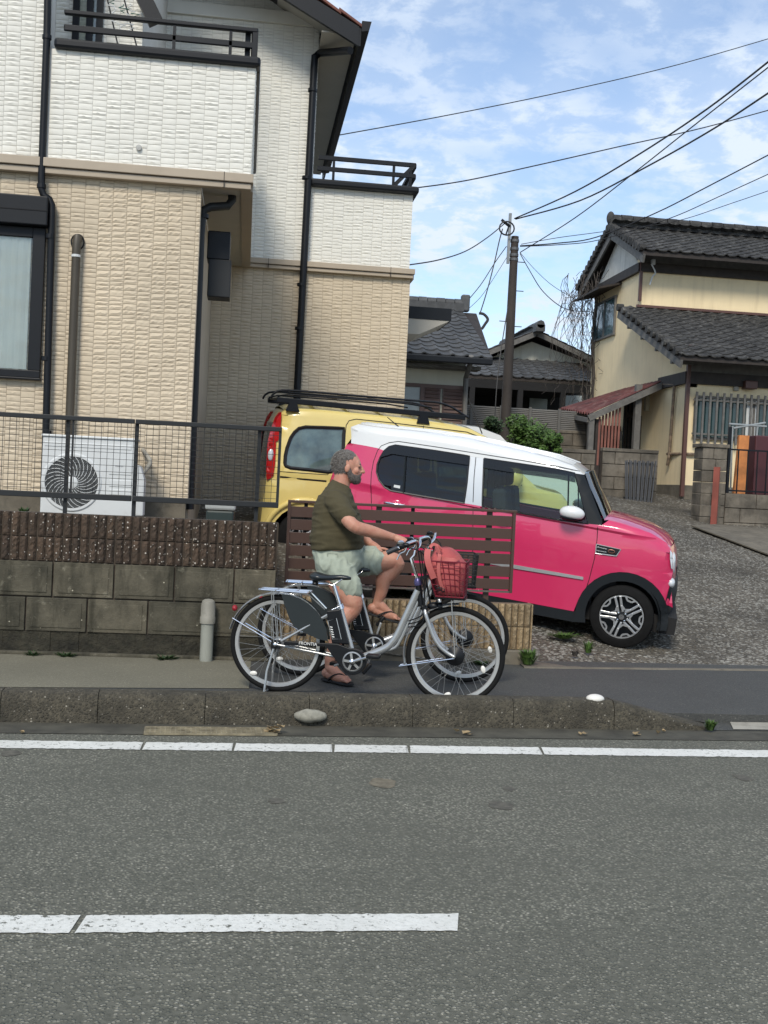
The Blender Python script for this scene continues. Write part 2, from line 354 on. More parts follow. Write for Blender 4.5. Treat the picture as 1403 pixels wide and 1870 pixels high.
# gutter strip at the foot of the kerb, footpath behind it
b = MB(); g0, g1 = ka-kd*6, kb+kd*8
b.face([g0-kn*.28+Vector((0, 0, .004)), g1-kn*.28+Vector((0, 0, .004)), g1+Vector((0, 0, .004)), g0+Vector((0, 0, .004))]); struct('gutter_strip', b, mat('gutter_concrete', (.085, .08, .06), .9, var=.3, vs=5, bump=.5, dirt=.6))
def z3(p, z): return Vector((p.x, p.y, z))
b = MB(); kq = kpts[-1]
b.face([z3(g0+kn*.17, .10), z3(kq+kn*.17, .10), z3(kq+kd*.3+kn*.17, .085), z3(kq+kd*.72+kn*.17, .022), z3(kq+kd*9+kn*.17, .03), (12, 9.75, .105), (3, 9.32, .105), (-.4, 8.9, .10), (-6, 8.9, .10)])
b.face([z3(kq+kd*.60, .007), z3(kq+kd*9, .007), z3(kq+kd*9+kn*.17, .03), z3(kq+kd*.72+kn*.17, .022)])
struct('footpath', b, m_path)
b = MB(); a0 = onZ(455, 1257, .104); a1 = onZ(440, 1204, .104)
b.face([z3(g0+kn*.2, .104), (a0.x, a0.y, .104), (a1.x+.08, 8.88, .104), (-6, 8.88, .104)]); struct('footpath_old_surface', b, m_pathold)
b = MB(); b.face([z3(kq+kd*.85+kn*.01, .0135), z3(kq+kd*4+kn*.01, .0135), z3(kq+kd*4+kn*.16, .034), z3(kq+kd*.9+kn*.16, .030)]); struct('footpath_pale_strip', b, m_concl)
# driveway
b = MB(); xs = [-3+.5*i for i in range(80)]; ys = [9.15]+[9.5+.5*i for i in range(34)]+[27, 32, 60, 200]
def edgeY(x): return 9.05+max(0, x-2.3)*.10
grid = []
for j, y in enumerate(ys):
    row = []
    for x in xs:
        yy = max(edgeY(x), y) if j else edgeY(x)
        z = gh(x, yy)+.012*noise.noise(Vector((x*1.3, yy*1.3, 0)))+.02*noise.noise(Vector((x*.4, yy*.4, 3)))
        row.append(b.bm.verts.new((x, yy, z)))
    grid.append(row)
for A, B_ in zip(grid, grid[1:]):
    for k in range(len(xs)-1): b.bm.faces.new((A[k], A[k+1], B_[k+1], B_[k]))
struct('driveway', b, m_gravel, smooth=True)
b = MB(); b.face([(-300, 26, .9), (300, 26, .9), (300, 900, .9), (-300, 900, .9)]); struct('far_ground', b, m_soil)
b = MB(); n = 60; va = []                                            # concrete edge of the driveway along the footpath
for i in range(n+1):
    x = 2.34+i*.16; y0 = edgeY(x)-.16+.02*noise.noise(Vector((x*3, 0, 0))); z1 = gh(x, edgeY(x)+.1)+.012; zb = .09
    va.append([b.bm.verts.new(p) for p in ((x, y0, zb), (x, y0+.02, max(zb+.02, z1-.01)), (x, edgeY(x)+.12, z1+.005))])
for A, B_ in zip(va, va[1:]):
    for k in range(2): b.bm.faces.new((A[k], B_[k], B_[k+1], A[k+1]))
struct('driveway_edge', b, m_conc)
V = []; Fc = []; rg = random.Random(3)                               # raised stones of the paving
for i in range(15000):
    x = rg.uniform(2.2, 9); y = edgeY(x)+.15+rg.random()**1.5*9
    if x < 4 and y > 12: continue
    r = rg.uniform(.007, .019); z = gh(x, y)+.012*noise.noise(Vector((x*1.3, y*1.3, 0)))+.02*noise.noise(Vector((x*.4, y*.4, 3))); a = rg.uniform(0, 3); k = len(V)
    for q in range(5): V.append((x+r*1.5*math.cos(a+q*1.257), y+r*1.1*math.sin(a+q*1.257), z-.004))
    V.append((x+r*.2, y, z+r*.45))
    for q in range(5): Fc.append((k+q, k+(q+1) % 5, k+5))
obj('paving_stones', (V, Fc), mat('washed_stone', (.31, .295, .255), .85, var=.35, vs=30), None, kind='stuff', smooth=True)
# ------------------------------------------------ retaining wall with brown ribbed bricks
YW = 8.88
def zY(px, py, Y): return onY(px, py, Y).z
def xY(px, py, Y): return onY(px, py, Y).x
XE = xY(505, 1050, YW)
rw = root('retaining_wall', 'dark mossy block wall topped with two rows of brown ribbed bricks below the mesh fence', 'wall', (-1, YW, .1))
zs = [zY(0, y, YW) for y in (1200, 1187, 1151, 1087, 1021, 976, 932)]
b = MB(); b.box((-4, YW+.02, .09), (XE-.0, YW+.2, zs[-1]-.006)); obj('backing', b, m_mortar, rw)
b = MB(); b.box((-4, YW-.03, .1), (XE+.01, YW+.02, zs[1])); obj('footing', b, m_block, rw, bevel=.008)
b = MB()
for i in range(60):
    x = -4+i*(XE+4)/60; b.box((x, YW+.004+random.uniform(0, .012), zs[1]), (x+(XE+4)/60, YW+.03, zs[2]))
obj('base_course', b, mat('near_black_concrete', (.05, .045, .03), .95, var=.4, vs=9, bump=1, bs=40, bd=.02, dirt=.9, dirtc=(.015, .017, .01, 1)), rw)  # set-back course, mottled near-black, darker than the blocks above
bw = .462
def cblock(x0, x1, z0, z1):
    b = MB(); g = .006; x0 += g; x1 -= g; z0 += g; z1 -= g; f = YW
    b.box((x0, f, z0), (x1, f+.06, z1)); fr = .035
    for (u0, u1, w0, w1) in ((x0+fr, x1-fr, z0+fr*.8, z1-fr),): # slightly raised central panel with a groove round it
        b.box((u0, f-.006, w0), (u1, f+.002, w1))
    return b
for r, (z0, z1, ph) in enumerate(((zs[2], zs[3], .23), (zs[3], zs[4], 0))):
    xs_ = []; x = (xY(270, 1120, YW) if r == 0 else xY(428, 1055, YW)); 
    while x > -4: x -= bw
    while x < XE:
        x0, x1 = max(x, -4), min(x+bw, XE)
        if x1-x0 > .05: obj('block', cblock(x0, x1, z0, z1), m_block, rw, bevel=.004)
        x += bw
rb = MB(); nx, nz_ = 3, 6; W_, H_ = .0595, 1.0
def ribbrick(seed, w_, h_):
    rn = random.Random(seed); b = MB(); nx, nz_ = 4, 9; g = []
    for j in range(nz_+1):
        row = []
        for i in range(nx+1):
            ed = i in (0, nx) or j in (0, nz_)
            row.append(b.bm.verts.new((w_*i/nx, (.014 if i in (0, nx) else 0) if ed else -rn.uniform(.002, .012), h_*j/nz_)))
        g.append(row)
    for j in range(nz_):
        for i in range(nx): b.bm.faces.new((g[j][i], g[j][i+1], g[j+1][i+1], g[j+1][i]))
    bot = [b.bm.verts.new((x, .03, z)) for x, z in ((0, 0), (w_, 0), (w_, h_), (0, h_))]
    b.bm.faces.new([bot[0], bot[1]]+g[0][::-1]); b.bm.faces.new([bot[3], bot[2]][::-1]+g[-1])
    b.bm.faces.new([bot[0]]+[g[j][0] for j in range(nz_+1)]+[bot[3]]); b.bm.faces.new([bot[1]]+[g[j][nx] for j in range(nz_+1)][::1]+[bot[2]])
    return b
def meshof(mb, name, m):
    me = bpy.data.meshes.new(name); bmesh.ops.recalc_face_normals(mb.bm, faces=mb.bm.faces); mb.bm.to_mesh(me); mb.bm.free(); me.materials.append(m); return me
rib_h = (zs[6]-zs[4])/2-.008; pit = .0655
ribs = [meshof(ribbrick(i, pit-.009, rib_h), 'ribbed_brick', m_brown) for i in range(6)]
for r in range(2):
    x = XE-.01-pit; i = 0
    while x > -2.6:
        gap = .004 if i % 3 == 0 else 0
        inst('brick', random.choice(ribs), Matrix.Translation((x+random.uniform(-.001, .001)+gap, YW+random.uniform(-.002, .002), zs[4]+.004+r*(rib_h+.008))), rw); x -= pit; i += 1
# raised yard behind the wall
b = MB(); b.box((-9, YW+.2, .2), (XE, 15.75, zs[-1]-.2)); struct('yard', b, m_soil)
# low tan wall under the slatted fence
YT = 9.12; tw = root('low_brick_wall', 'low tan ribbed brick wall on a concrete base below the brown slatted fence', 'wall', (1.3, YT, .1))
x0, x1 = xY(500, 1140, YT), xY(970, 1140, YT); zt = [zY(900, y, YT) for y in (1187, 1144, 1100)]
zt = [zY(935, 1186, YT), zY(935, 1144, YT), zY(935, 1103, YT)]
b = MB(); b.box((x0, YT+.025, .05), (x1-.003, YT+.14, zt[2]-.003)); obj('backing', b, mat('tan_mortar', (.16, .12, .075), .95), tw)
b = MB(); b.box((x0, YT-.05, .05), (x1+.01, YT+.024, zt[0]-.002)); obj('concrete_base', b, m_conc, tw, bevel=.01)
rh = (zt[2]-zt[0])/2-.005; pt = .054; tribs = [meshof(ribbrick(i+20, pt-.006, rh), 'ribbed_brick', m_tan) for i in range(6)]
for r in range(2):
    x = x1-pt; i = 0
    while x > x0:
        inst('brick', random.choice(tribs), Matrix.Translation((x, YT+random.uniform(-.003, .003), zt[0]+.002+r*(rh+.006))), tw); x -= pt+(.006 if i % 4 == 3 else 0); i += 1
b = MB(); b.box((x1, YT+.004, .05), (x1+.012, YT+.15, zt[2])); obj('end_face', b, m_tan, tw)
# ------------------------------------------------ siding: rock faced tiles in columns over a flat wall
def tile_shape(rn, w_, h_, d=.0115):
    nx, nz_ = 5, 2; V = []; Fc = []
    for j in range(nz_+1):
        for i in range(nx+1):
            ed = i in (0, nx) or j in (0, nz_); V.append((w_*i/nx, -d*(.45 if ed else rn.uniform(.6, 1.35)), h_*(j/nz_+(0 if ed else rn.uniform(-.16, .16)))))
    for j in range(nz_):
        for i in range(nx): a = j*(nx+1)+i; Fc.append((a, a+1, a+nx+2, a+nx+1))
    k = len(V); V += [(0, 0, 0), (w_, 0, 0), (w_, 0, h_), (0, 0, h_)]
    Fc += [(k, k+1)+tuple(range(nx, -1, -1)), (k+2, k+3)+tuple(nz_*(nx+1)+i for i in range(nx+1)), (k+3, k)+tuple(j*(nx+1) for j in range(nz_+1)), (k+1, k+2)+tuple(j*(nx+1)+nx for j in range(nz_, -1, -1))]
    return V, Fc
budget = {'n': 300}
def siding(parent, M, W0, H0, m, clip=None, tw_=.137, hs=(.047, .062, .047, .040), seed=1, own=False, phase=0.):
    """M maps (along, out-of-wall -y, up) to the world; W0 x H0 metres covered with tiles"""
    rn = random.Random(seed); var = {}
    for h in set(hs): var[h] = [tile_shape(rn, tw_-.005, h-.005) for _ in range(7)]
    mes = {}
    V = []; Fc = []; c = 0; x = -phase
    while x < W0:
        z = -hs[c % len(hs)]*[.0, .5, .25, .75][c % 4]; r = c*3 % len(hs)
        while z < H0:
            h = hs[r % len(hs)]; r += 1; i = rn.randrange(7)
            xa, xb, za_, zb = max(x, 0), min(x+tw_-.005, W0), max(z, 0), min(z+h-.005, H0)
            if xb-xa > .02 and zb-za_ > .012 and (clip is None or clip((xa+xb)/2, (za_+zb)/2)):
                full = xa == x and xb == x+tw_-.005 and za_ == z and zb == z+h-.005
                if own and full and budget['n'] > 0 and own((xa+xb)/2, (za_+zb)/2):
                    if (h, i) not in mes:
                        me = bpy.data.meshes.new('siding_tile'); me.from_pydata(var[h][i][0], [], var[h][i][1]); me.materials.append(m); mes[(h, i)] = me
                    inst('siding_tile', mes[(h, i)], M @ Matrix.Translation((x, 0, z)), parent); budget['n'] -= 1
                else:
                    vv, ff = var[h][i]; k = len(V); sx = (xb-xa)/(tw_-.005); sz = (zb-za_)/(h-.005)
                    V += [M @ Vector((xa+v[0]*sx, v[1], za_+v[2]*sz)) for v in vv]; Fc += [tuple(q+k for q in f) for f in ff]
            z += h
        x += tw_; c += 1
    return obj('siding_tiles', ([tuple(v) for v in V], Fc), m, parent, kind='stuff', smooth=28) if V else None
# ------------------------------------------------ the white and beige house
YF, YR = 11.6, 15.85
hz0 = zs[-1]-.2
house = root('tiled_house', 'two storey house with white upper and beige lower rock faced siding, black railings and gutters', 'house', (-.5, YF, hz0))
zb0, zb1 = zY(440, 349, YF), zY(440, 322, YF)
xL = -3.2; xC = xY(356, 620, YF); xO = xY(463, 330, YF); xRW = xY(745, 600, YR)
zbase = zY(300, 911, YF)
def wallbox(name, a, b_, m, parent=house, **k):
    q = MB(); q.box(a, b_); return obj(name, q, m, parent, **k)
zpar = zY(300, 112, YF)      # under the parapet cap
ztop = 9.6
xP0 = xY(88, 200, YF)
wallbox('wall', (xL, YF, zbase), (xC, YF+.2, zb0), m_sidbb)
wallbox('wall', (xC-.2, YF+.2, zbase-.3), (xC-.001, YR, zb0), m_sidbb)
wallbox('wall', (xL, YF+.02, hz0-.1), (xC-.02, YF+.22, zbase-.002), m_conc)
def Mwall(x, y, z, flip=False): return Matrix.Translation((x, y, z))
vis = lambda X, Z: True
siding(house, Mwall(xL, YF, zbase), xC-xL, zb0-zbase, m_sidb, seed=2, own=lambda X, Z: X > xY(160, 600, YF)-xL and Z > .9)
# balcony parapet and upper left wall
wallbox('wall', (xL, YF, zb1), (xP0, YF+.2, ztop), m_sidwb)
siding(house, Mwall(xL, YF, zb1), xP0-xL, 3.5, m_sidw, seed=3)
wallbox('parapet', (xP0+.002, YF-.06, zb1), (xO-.03, YF+.1, zpar), m_sidwb)
wallbox('parapet', (xO-.19, YF+.102, zb0+.07), (xO-.031, YR, zpar), m_sidwb)
siding(house, Mwall(xP0+.03, YF-.06, zb1), xO-.03-xP0-.03, zpar-zb1, m_sidw, seed=4)
Mr = Matrix.Translation((xO-.03, YF-.06, zb1)) @ Matrix.Rotation(PI/2, 4, 'Z')
siding(house, Mr, YR-YF, zpar-zb1, m_sidw, seed=14)
def belt(x0, x1, y, z0, z1, joints=()):
    h = z1-z0
    q = MB(); q.box((x0, y-.10, z0+h*.42), (x1, y+.02, z1)); q.box((x0, y-.075, z0), (x1-.02, y+.02, z0+h*.38)); obj('belt_trim', q, m_belt, house, bevel=.006)
    for jx in joints:
        q = MB(); q.box((jx-.003, y-.102, z0), (jx+.003, y-.06, z1+.002)); obj('joint', q, m_black, house)
belt(xL, xO, YF-.02, zb0, zb1, (xY(410, 330, YF),))
q = MB(); q.box((xO-.12, YF+.001, zb0+.002), (xO-.002, YR-.11, zb1)); obj('belt_trim', q, m_belt, house)
wallbox('porch_ceiling', (xC, YF+.02, zb0+.02), (xO-.12, YR, zb0+.06), m_soffit)
def rail_set(pts_cap, zc, rails, posts, y, dpt, name='railing', endp=True):
    pass
# parapet cap and rails
zc = zpar
q = MB(); q.beam((xP0+.05, YF-.03, zc+.045), (xO+.02, YF-.03, zc+.045), .20, .10); q.beam((xO-.07, YF+.05, zc+.045), (xO-.07, YR-.3, zc+.045), .18, .10); cap = obj('parapet_cap', q, m_black, house, bevel=.03)
rx0 = xY(118, 40, YF); zr1, zr2 = zY(300, 38, YF)-.02, zY(300, 62, YF)-.02
q = MB(); q.beam((rx0, YF-.02, zr1), (xO-.02, YF-.02, zr1), .06, .045); rl = obj('rail', q, m_black, house, bevel=.01)
q = MB(); q.beam((rx0, YF-.02, zr2-.02), (xO-.02, YF-.02, zr2-.02), .03, .065); obj('rail', q, m_black, house, bevel=.01)
for z_ in (zr1, zr2-.02):
    q = MB(); q.beam((xO-.06, YF, z_), (xO-.06, YR-.4, z_), .05, .05); obj('rail', q, m_black, house)
for px in (318, 421): 
    x = xY(px, 85, YF); q = MB(); q.beam((x, YF-.02, zc+.09), (x, YF-.02, zr1), .03, .03); obj('rail_post', q, m_black, house)
for x, y in ((xO-.045, YF-.015), (xO-.12, YF+.06)):
    q = MB(); q.beam((x, y, zc+.05), (x, y, zr1), .055, .06); obj('rail_post', q, m_black, house)
# wall behind the balcony, its door and the upper corner
YB = YF+1.15; xB = xY(262, 30, YB)
wallbox('wall', (xP0-1.5, YB, zb1+.1), (xB, YB+.15, ztop), m_sidwb)
siding(house, Mwall(xP0-.3, YB, zb1+.8), xB-xP0+.3, 2.2, m_sidw, seed=6)
wallbox('wall', (xB-.15, YB+.15, zb1+.1), (xB, YR, ztop), m_sidwb)
df = root_part = MB(); xd0, xd1 = xY(140, 40, YB), xY(183, 40, YB)
for a in (xd0, (xd0+xd1)/2+.02, xd1): df.box((a-.035, YB-.06, zb1+.2), (a+.035, YB-.014, ztop))
o = obj('balcony_door_frame', df, m_black, house); q = MB(); q.box((xd0, YB-.03, zb1+.2), (xd1, YB-.02, ztop)); obj('pane', q, m_win, o)
for a, b_ in (((262, 5), (285, 45)),):
    q = MB(); p = onY(255, -20, YB-.2); r_ = onY(285, 42, YB-.2); q.beam(p, r_, .12, .16); obj('eave_bracket', q, m_black, house)
# recessed main wall
zrb0, zrb1 = zY(650, 503, YR), zY(650, 486, YR)
xRC = xY(572, 300, YR)
wallbox('wall', (xC-.2, YR, hz0-1.2), (xRW, YR+.2, zrb0), m_sidbb); wallbox('wall', (xRW-.2, YR+.2, hz0-1.2), (xRW-.001, YR+7, zrb0), m_sidbb)
siding(house, Mwall(xC, YR, hz0-.4), xRW-xC, zrb0-hz0+.4, m_sidb, seed=8, tw_=.14)
zpr = zY(650, 348, YR)
wallbox('parapet', (xRC, YR-.002, zrb1), (xRW-.02, YR+.2, zpr), m_sidwb); siding(house, Mwall(xRC-.1, YR-.002, zrb1), xRW-xRC+.08, zpr-zrb1, m_sidw, seed=9, tw_=.14)
wallbox('parapet', (xRW-.2, YR+.2, zrb1), (xRW-.021, YR+4.5, zpr), m_sidwb)
zbg = zY(585, 52, YR)         # pale band under the gable
wallbox('wall', (xB-.6, YR+.001, zrb1), (xRC, YR+.2, zbg), m_sidwb)
siding(house, Mwall(xB-.5, YR+.001, zrb1), xRC-xB+.5, zbg-zrb1, m_sidw, seed=10, tw_=.14)
wallbox('wall', (xRC-.2, YR+.2, zrb1), (xRC-.001, YR+7, zbg+.2), m_sidwb)
Mr2 = Matrix.Translation((xRC-.001, YR, zrb1)) @ Matrix.Rotation(PI/2, 4, 'Z')
siding(house, Mr2, 6, zbg-zrb1, m_sidw, seed=24, tw_=.14)
wallbox('gable_band', (xB-.8, YR-.05, zbg), (xRC+.01, YR+.02, zbg+.17), m_beltw)
belt(xC+.0, xRW+.05, YR-.01, zrb0, zrb1, (xY(490, 490, YR), xY(712, 500, YR)))
q = MB(); q.box((xRW-.0, YR, zrb0), (xRW+.05, YR+7, zrb1)); obj('belt_trim', q, m_belt, house)
# gable above and the roof with its deep eave
xeO = xY(655, 60, YR-.7); zeO = zY(655, 60, YR-.7); slope = math.tan(math.radians(27))
xridge = xeO-3.6; zr_ = zeO+3.6*slope
q = MB(); q.prism([(xRC+.01, YR+.02, zbg+.17), (xridge, YR+.02, zbg+.17+(xRC-xridge)*slope), (xridge-4, YR+.02, zbg+.17+(xRC-xridge-4)*slope), (xridge-4, YR+.02, zbg+.17)], (0, .1, 0)); obj('gable', q, m_sidwb, house)
siding(house, Mwall(xridge-2, YR+.02, zbg+.17), xRC-xridge+2, 1.6, m_sidw, seed=12, tw_=.14, clip=lambda X, Z: Z < (xRC-xridge+2-X)*slope-.12)
yr0, yr1 = YR-.75, YR+6.3
def roofpt(x, y, dz=0): return Vector((x, y, zeO+(xeO-x)*slope+dz))
q = MB(); a, b_, c_, d_ = roofpt(xeO, yr0), roofpt(xridge, yr0), roofpt(xridge, yr1), roofpt(xeO, yr1); q.prism([a, b_, c_, d_], (0, 0, .05)); roof = obj('roof', q, mat('roof_deck', (.05, .05, .05), .8), house)
q = MB(); q.face([roofpt(xeO-.02, yr0+.05, -.012), roofpt(xRC-.6, yr0+.05, -.012), roofpt(xRC-.6, YR+.02, -.012), roofpt(xeO-.02, YR+.02, -.012)]); obj('rake_soffit', q, m_soffit, roof)
q = MB(); q.box((xRC, yr0+.06, zeO-.03), (xeO-.03, yr1, zeO-.01)); obj('eave_soffit', q, m_soffit, roof)
q = MB(); q.beam(roofpt(xeO+.0, yr0, -.08), roofpt(xridge, yr0, -.08), .05, .24, (0, -1, .0)) if False else q.prism([roofpt(xeO, yr0-.03, -.2), roofpt(xeO, yr0-.03, .05), roofpt(xridge, yr0-.03, .05), roofpt(xridge, yr0-.03, -.2)], (0, .06, 0)); obj('bargeboard', q, m_black, roof)
q = MB(); q.box((xeO, yr0-.02, zeO-.2), (xeO+.03, yr1, zeO+.04)); obj('fascia', q, m_black, roof)
q = MB(); q.prism([(xeO+.032, yr0-.06, zeO-.02), (xeO+.13, yr0-.06, zeO-.0), (xeO+.16, yr0-.06, zeO+.12), (xeO+.032, yr0-.06, zeO+.12)], (0, yr1-yr0, 0)); obj('gutter', q, m_black, roof)
nT = 9
for i in range(nT):
    x_a = xeO+.05-i*.30; x_b = x_a-.33
    for j in range(6 if i < 3 else 1):
        y_a = yr0-.05+j*.3
        q = MB(); p = [roofpt(x_a, y_a, .055), roofpt(x_a, y_a+.29, .055), roofpt(x_b, y_a+.29, .055+.035), roofpt(x_b, y_a, .055+.035)]
        q.prism([v+Vector((0, 0, .0)) for v in p], (0, 0, .045)); obj('roof_tile', q, m_roofred, roof, bevel=.01)
# downpipes
def pipe(name, pts, r, m, parent=house, n=10, **k):
    q = MB(); q.tube(spline(pts, 1) if False else pts, r, n); return obj(name, q, m, parent, smooth=40, **k)
def bracket(x, y, z, r=.055):
    q = MB(); q.lathe((x, y, z-.02), (0, 0, 1), [(r, 0), (r, .04)], 12); obj('pipe_bracket', q, m_black, house)
yp = YF-.09
P1 = [onY(88, -30, yp), onY(86, 60, yp), onY(76, 322, yp), onY(76, 345, yp), onY(80, 357, yp), onY(90, 364, yp), onY(95, 375, yp), onY(95, 395, yp), onY(80, 930, yp)]
pipe('downpipe', P1, .036, m_black)
for px, py in ((86, 68), (76, 340), (92, 432), (84, 655), (86, 790)):
    p = onY(px, py, yp); bracket(p.x, p.y, p.z, .045)
P2 = [onY(424, 352, YF+.30), onY(424, 366, YF+.3), onY(416, 376, YF+.28), onY(385, 378, YF+.2), onY(372, 384, YF+.2), onY(369, 400, YF+.2), onY(366, 430, YF+.2), onY(347, 930, YF+.2)]
P2 = [Vector((p.x, p.y, p.z)) for p in P2]
pipe('downpipe', P2, .045, m_dkgrey)
q = MB(); p, r_ = onY(356, 420, YF+.26), onY(340, 930, YF+.26); q.beam(p+Vector((0, 0, .25)), r_, .09, .12); obj('corner_post', q, m_black, house)
p = onY(372, 395, YF+.2); bracket(p.x, p.y, p.z, .055)
P3 = [onY(640, 92, YR-.75), onY(584, 97, YR-.1), onY(575, 104, YR-.1), onY(574, 120, YR-.1), onY(543, 712, YR-.1), onY(540, 800, YR-.1)]
pipe('downpipe', P3, .052, m_black)
for px, py in ((571, 165), (560, 325), (551, 520), (547, 600)):
    p = onY(px, py, YR-.1); bracket(p.x, p.y, p.z, .065)
P4 = [onY(143, 436, YF-.02), onY(142, 434, YF-.09), onY(140, 446, YF-.1), onY(139, 470, YF-.09), onY(126, 800, YF-.09)]
pipe('conduit', P4, .042, m_brownp)
q = MB(); p = onY(142, 442, YF-.03); q.tube([p+Vector((.062*math.cos(t), 0, .075*math.sin(t))) for t in (2*PI*k/20 for k in range(20))], .008, 6, True); obj('wall_ring', q, m_black, house)
q = MB(); q.lathe(onY(139, 468, YF-.09)-Vector((0, 0, .01)), (0, 0, 1), [(.046, 0), (.046, .025)], 14); obj('pipe_band', q, m_plasw, house)
# vent hood on the parapet
q = MB(); q.lathe(onY(254, 270, YF-.075), (0, -1, 0), [(.02, 0), (.03, .01), (.028, .02), (0, .022)], 12); obj('vent_cap', q, mat('vent_metal', (.42, .42, .40), .5), house)
# meter cabinet under the porch
p = onY(397, 470, YF+.55); q = MB(); q.box((p.x-.11, p.y, p.z-.02), (p.x+.13, p.y+.3, p.z+.28)); obj('meter_box', q, m_black, house, bevel=.01)
q = MB(); q.box((p.x-.09, p.y-.01, p.z-.42), (p.x+.15, p.y+.28, p.z-.02)); o = obj('meter_box', q, m_dkgrey, house, bevel=.01)
# left window with shutter case, frame and curtain
z0, z1 = zY(40, 690, YF), zY(40, 416, YF); xw0, xw1 = xL+.3, xY(80, 560, YF)
win = MB(); t = .075
win.box((xw0, YF-.07, z0), (xw1, YF-.012, z0+t)); win.box((xw1-t*1.6, YF-.07, z0+t), (xw1, YF-.012, z1)); win.box((xw0, YF-.07, z1-.10), (xw1-t*1.6, YF-.012, z1)); win.box((xw0, YF-.085, z0-.02), (xw1+.01, YF-.013, z0))
wf = obj('window_frame', win, m_black, house, bevel=.006)
q = MB(); zA, zB = zY(40, 416, YF)+.003, zY(40, 362, YF); q.box((xw0, YF-.17, zA), (xw1+.03, YF-.012, zB)); sb = obj('shutter_case', q, m_black, house, bevel=.012)
q = MB(); q.box((xw0, YF-.175, (zA+zB)/2-.004), (xw1+.032, YF-.012, (zA+zB)/2+.004)); obj('groove', q, m_dark, sb)
q = MB(); q.box((xw0, YF-.045, z0+t), (xw1-t*1.6, YF-.04, z1-.1)); obj('pane', q, m_win, wf)
cv = MB(); n = 60; ra = []
for i in range(n+1):
    x = xw0+(xw1-.14-xw0)*i/n; dd = .022*math.sin(i*.9)+.012*math.sin(i*2.3+1)
    ra.append((cv.bm.verts.new((x, YF-.026+dd*.35, z0+t+.01)), cv.bm.verts.new((x, YF-.026+dd*.2, z1-.1))))
for A, B_ in zip(ra, ra[1:]): cv.bm.faces.new((A[0], B_[0], B_[1], A[1]))
obj('curtain', cv, m_curt, wf, smooth=True)
# right balcony railing above the recessed wall
zc = zpr; q = MB(); q.beam((xRC-.02, YR-.02, zc+.05), (xRW+.05, YR-.02, zc+.05), .2, .1); q.beam((xRW-.05, YR+.08, zc+.05), (xRW-.05, YR+4.5, zc+.05), .2, .1); obj('parapet_cap', q, m_black, house, bevel=.03)
zr1, zr2 = zY(650, 293, YR), zY(650, 313, YR)
for z_, x0_ in ((zr1, xY(582, 290, YR)), (zr2, xY(580, 306, YR))):
    q = MB(); q.beam((x0_, YR, z_), (xRW, YR, z_), .05, .055); q.beam((xRW-.01, YR+.03, z_), (xRW-.01, YR+4.5, z_), .05, .055); obj('rail', q, m_black, house)
for px in (609, 719, 750):
    x = xY(px, 320, YR); q = MB(); q.beam((x, YR, zc+.09), (x, YR, zr1), .035, .035); obj('rail_post', q, m_black, house)
x = xRW-.02; q = MB(); q.beam((x-.3, YR+.02, zc+.09), (x, YR+.0, zr1), .05, .05); obj('rail_brace', q, m_black, house)
for k in range(4):
    q = MB(); q.beam((x, YR+1+k, zc+.09), (x, YR+1+k, zr1), .035, .035); obj('rail_post', q, m_black, house)
# canopy over the side door
YC = YR+1.6; p0 = onY(728, 560, YC); q = MB()
xa, xb = xRW, xY(825, 570, YC); zt_, zbk = zY(780, 561, YC), zY(780, 583, YC)
q.box((xa+.001, YC, zbk), (xb, YC+1.2, zt_)); obj('canopy', q, m_black, house)
q = MB(); q.prism([(xa+.001, YC+.01, zbk-.002), (xb-.02, YC+.01, zbk-.002), (xa+(xb-xa)*.45, YC+.01, zbk-.24), (xa+.001, YC+.01, zbk-.24)], (0, 1.1, 0)); obj('canopy_soffit', q, m_soffit, house)
# laundry pole and cords on the balcony
ls = root('string_lights', 'white icicle string lights and pole hanging behind the upper left balcony rail', 'string lights', tuple(onY(215, 40, YF+.5)))
for (a, b_) in (((192, -20), (215, 80)), ((222, -20), (250, 85))):
    q = MB(); q.tube([onY(*a, YF+.5), onY(*b_, YF+.5)], .008, 6); obj('pole', q, m_black, ls)
rr = random.Random(5)
for k in range(9):
    x0_, y0_ = 196+k*7.0-(k//5)*6, -8+(k*17) % 52; pts = [onY(x0_+rr.uniform(-7, 7)+ (i % 2)*7, y0_+i*3.0, YF+.45) for i in range(6)]
    q = MB(); q.tube(pts, .006, 5); obj('light_cord', q, m_plasw if k % 4 else mat('green_cord', (.03, .12, .09), .6), ls)
# ------------------------------------------------ air conditioner
YA = 11.0; xa0, xa1 = xY(76, 860, YA), xY(246, 865, YA); za1 = zY(160, 800, YA); za0 = hz0+.02; dA = .30
ac = root('air_conditioner', 'white outdoor air conditioner unit with round fan grille behind the mesh fence', 'air conditioner', ((xa0+xa1)/2, YA, za0))
q = MB(); q.box((xa0, YA, za0+.03), (xa1, YA+dA, za1)); obj('casing', q, m_plasw, ac, bevel=.012)
q = MB(); q.box((xa0-.012, YA-.015, za1-.004), (xa1+.01, YA+dA+.01, za1+.02)); obj('lid', q, m_plasw, ac, bevel=.008)
fc = onY(131, 881, YA); fr = (xY(181, 881, YA)-xY(83, 881, YA))/2; fc.y = YA
q = MB(); q.lathe(fc+Vector((0, -.002, 0)), (0, -1, 0), [(0, 0), (fr, 0), (fr, .002)], 48); obj('fan_recess', q, mat('fan_dark', (.03, .032, .033), .7), ac)
q = MB(); q.lathe(fc, (0, -1, 0), [(fr+.035, 0), (fr+.02, .014), (fr, .014), (fr-.004, 0)], 48); obj('fan_surround', q, m_plasw, ac, smooth=40)
q = MB()
for k in range(14): 
    r = fr*(.30+.70*k/14.2); q.tube([fc+Vector((r*math.cos(t), -.012-.008*(1-k/9), r*math.sin(t))) for t in (2*PI*j/40 for j in range(40))], .0022, 4, True)
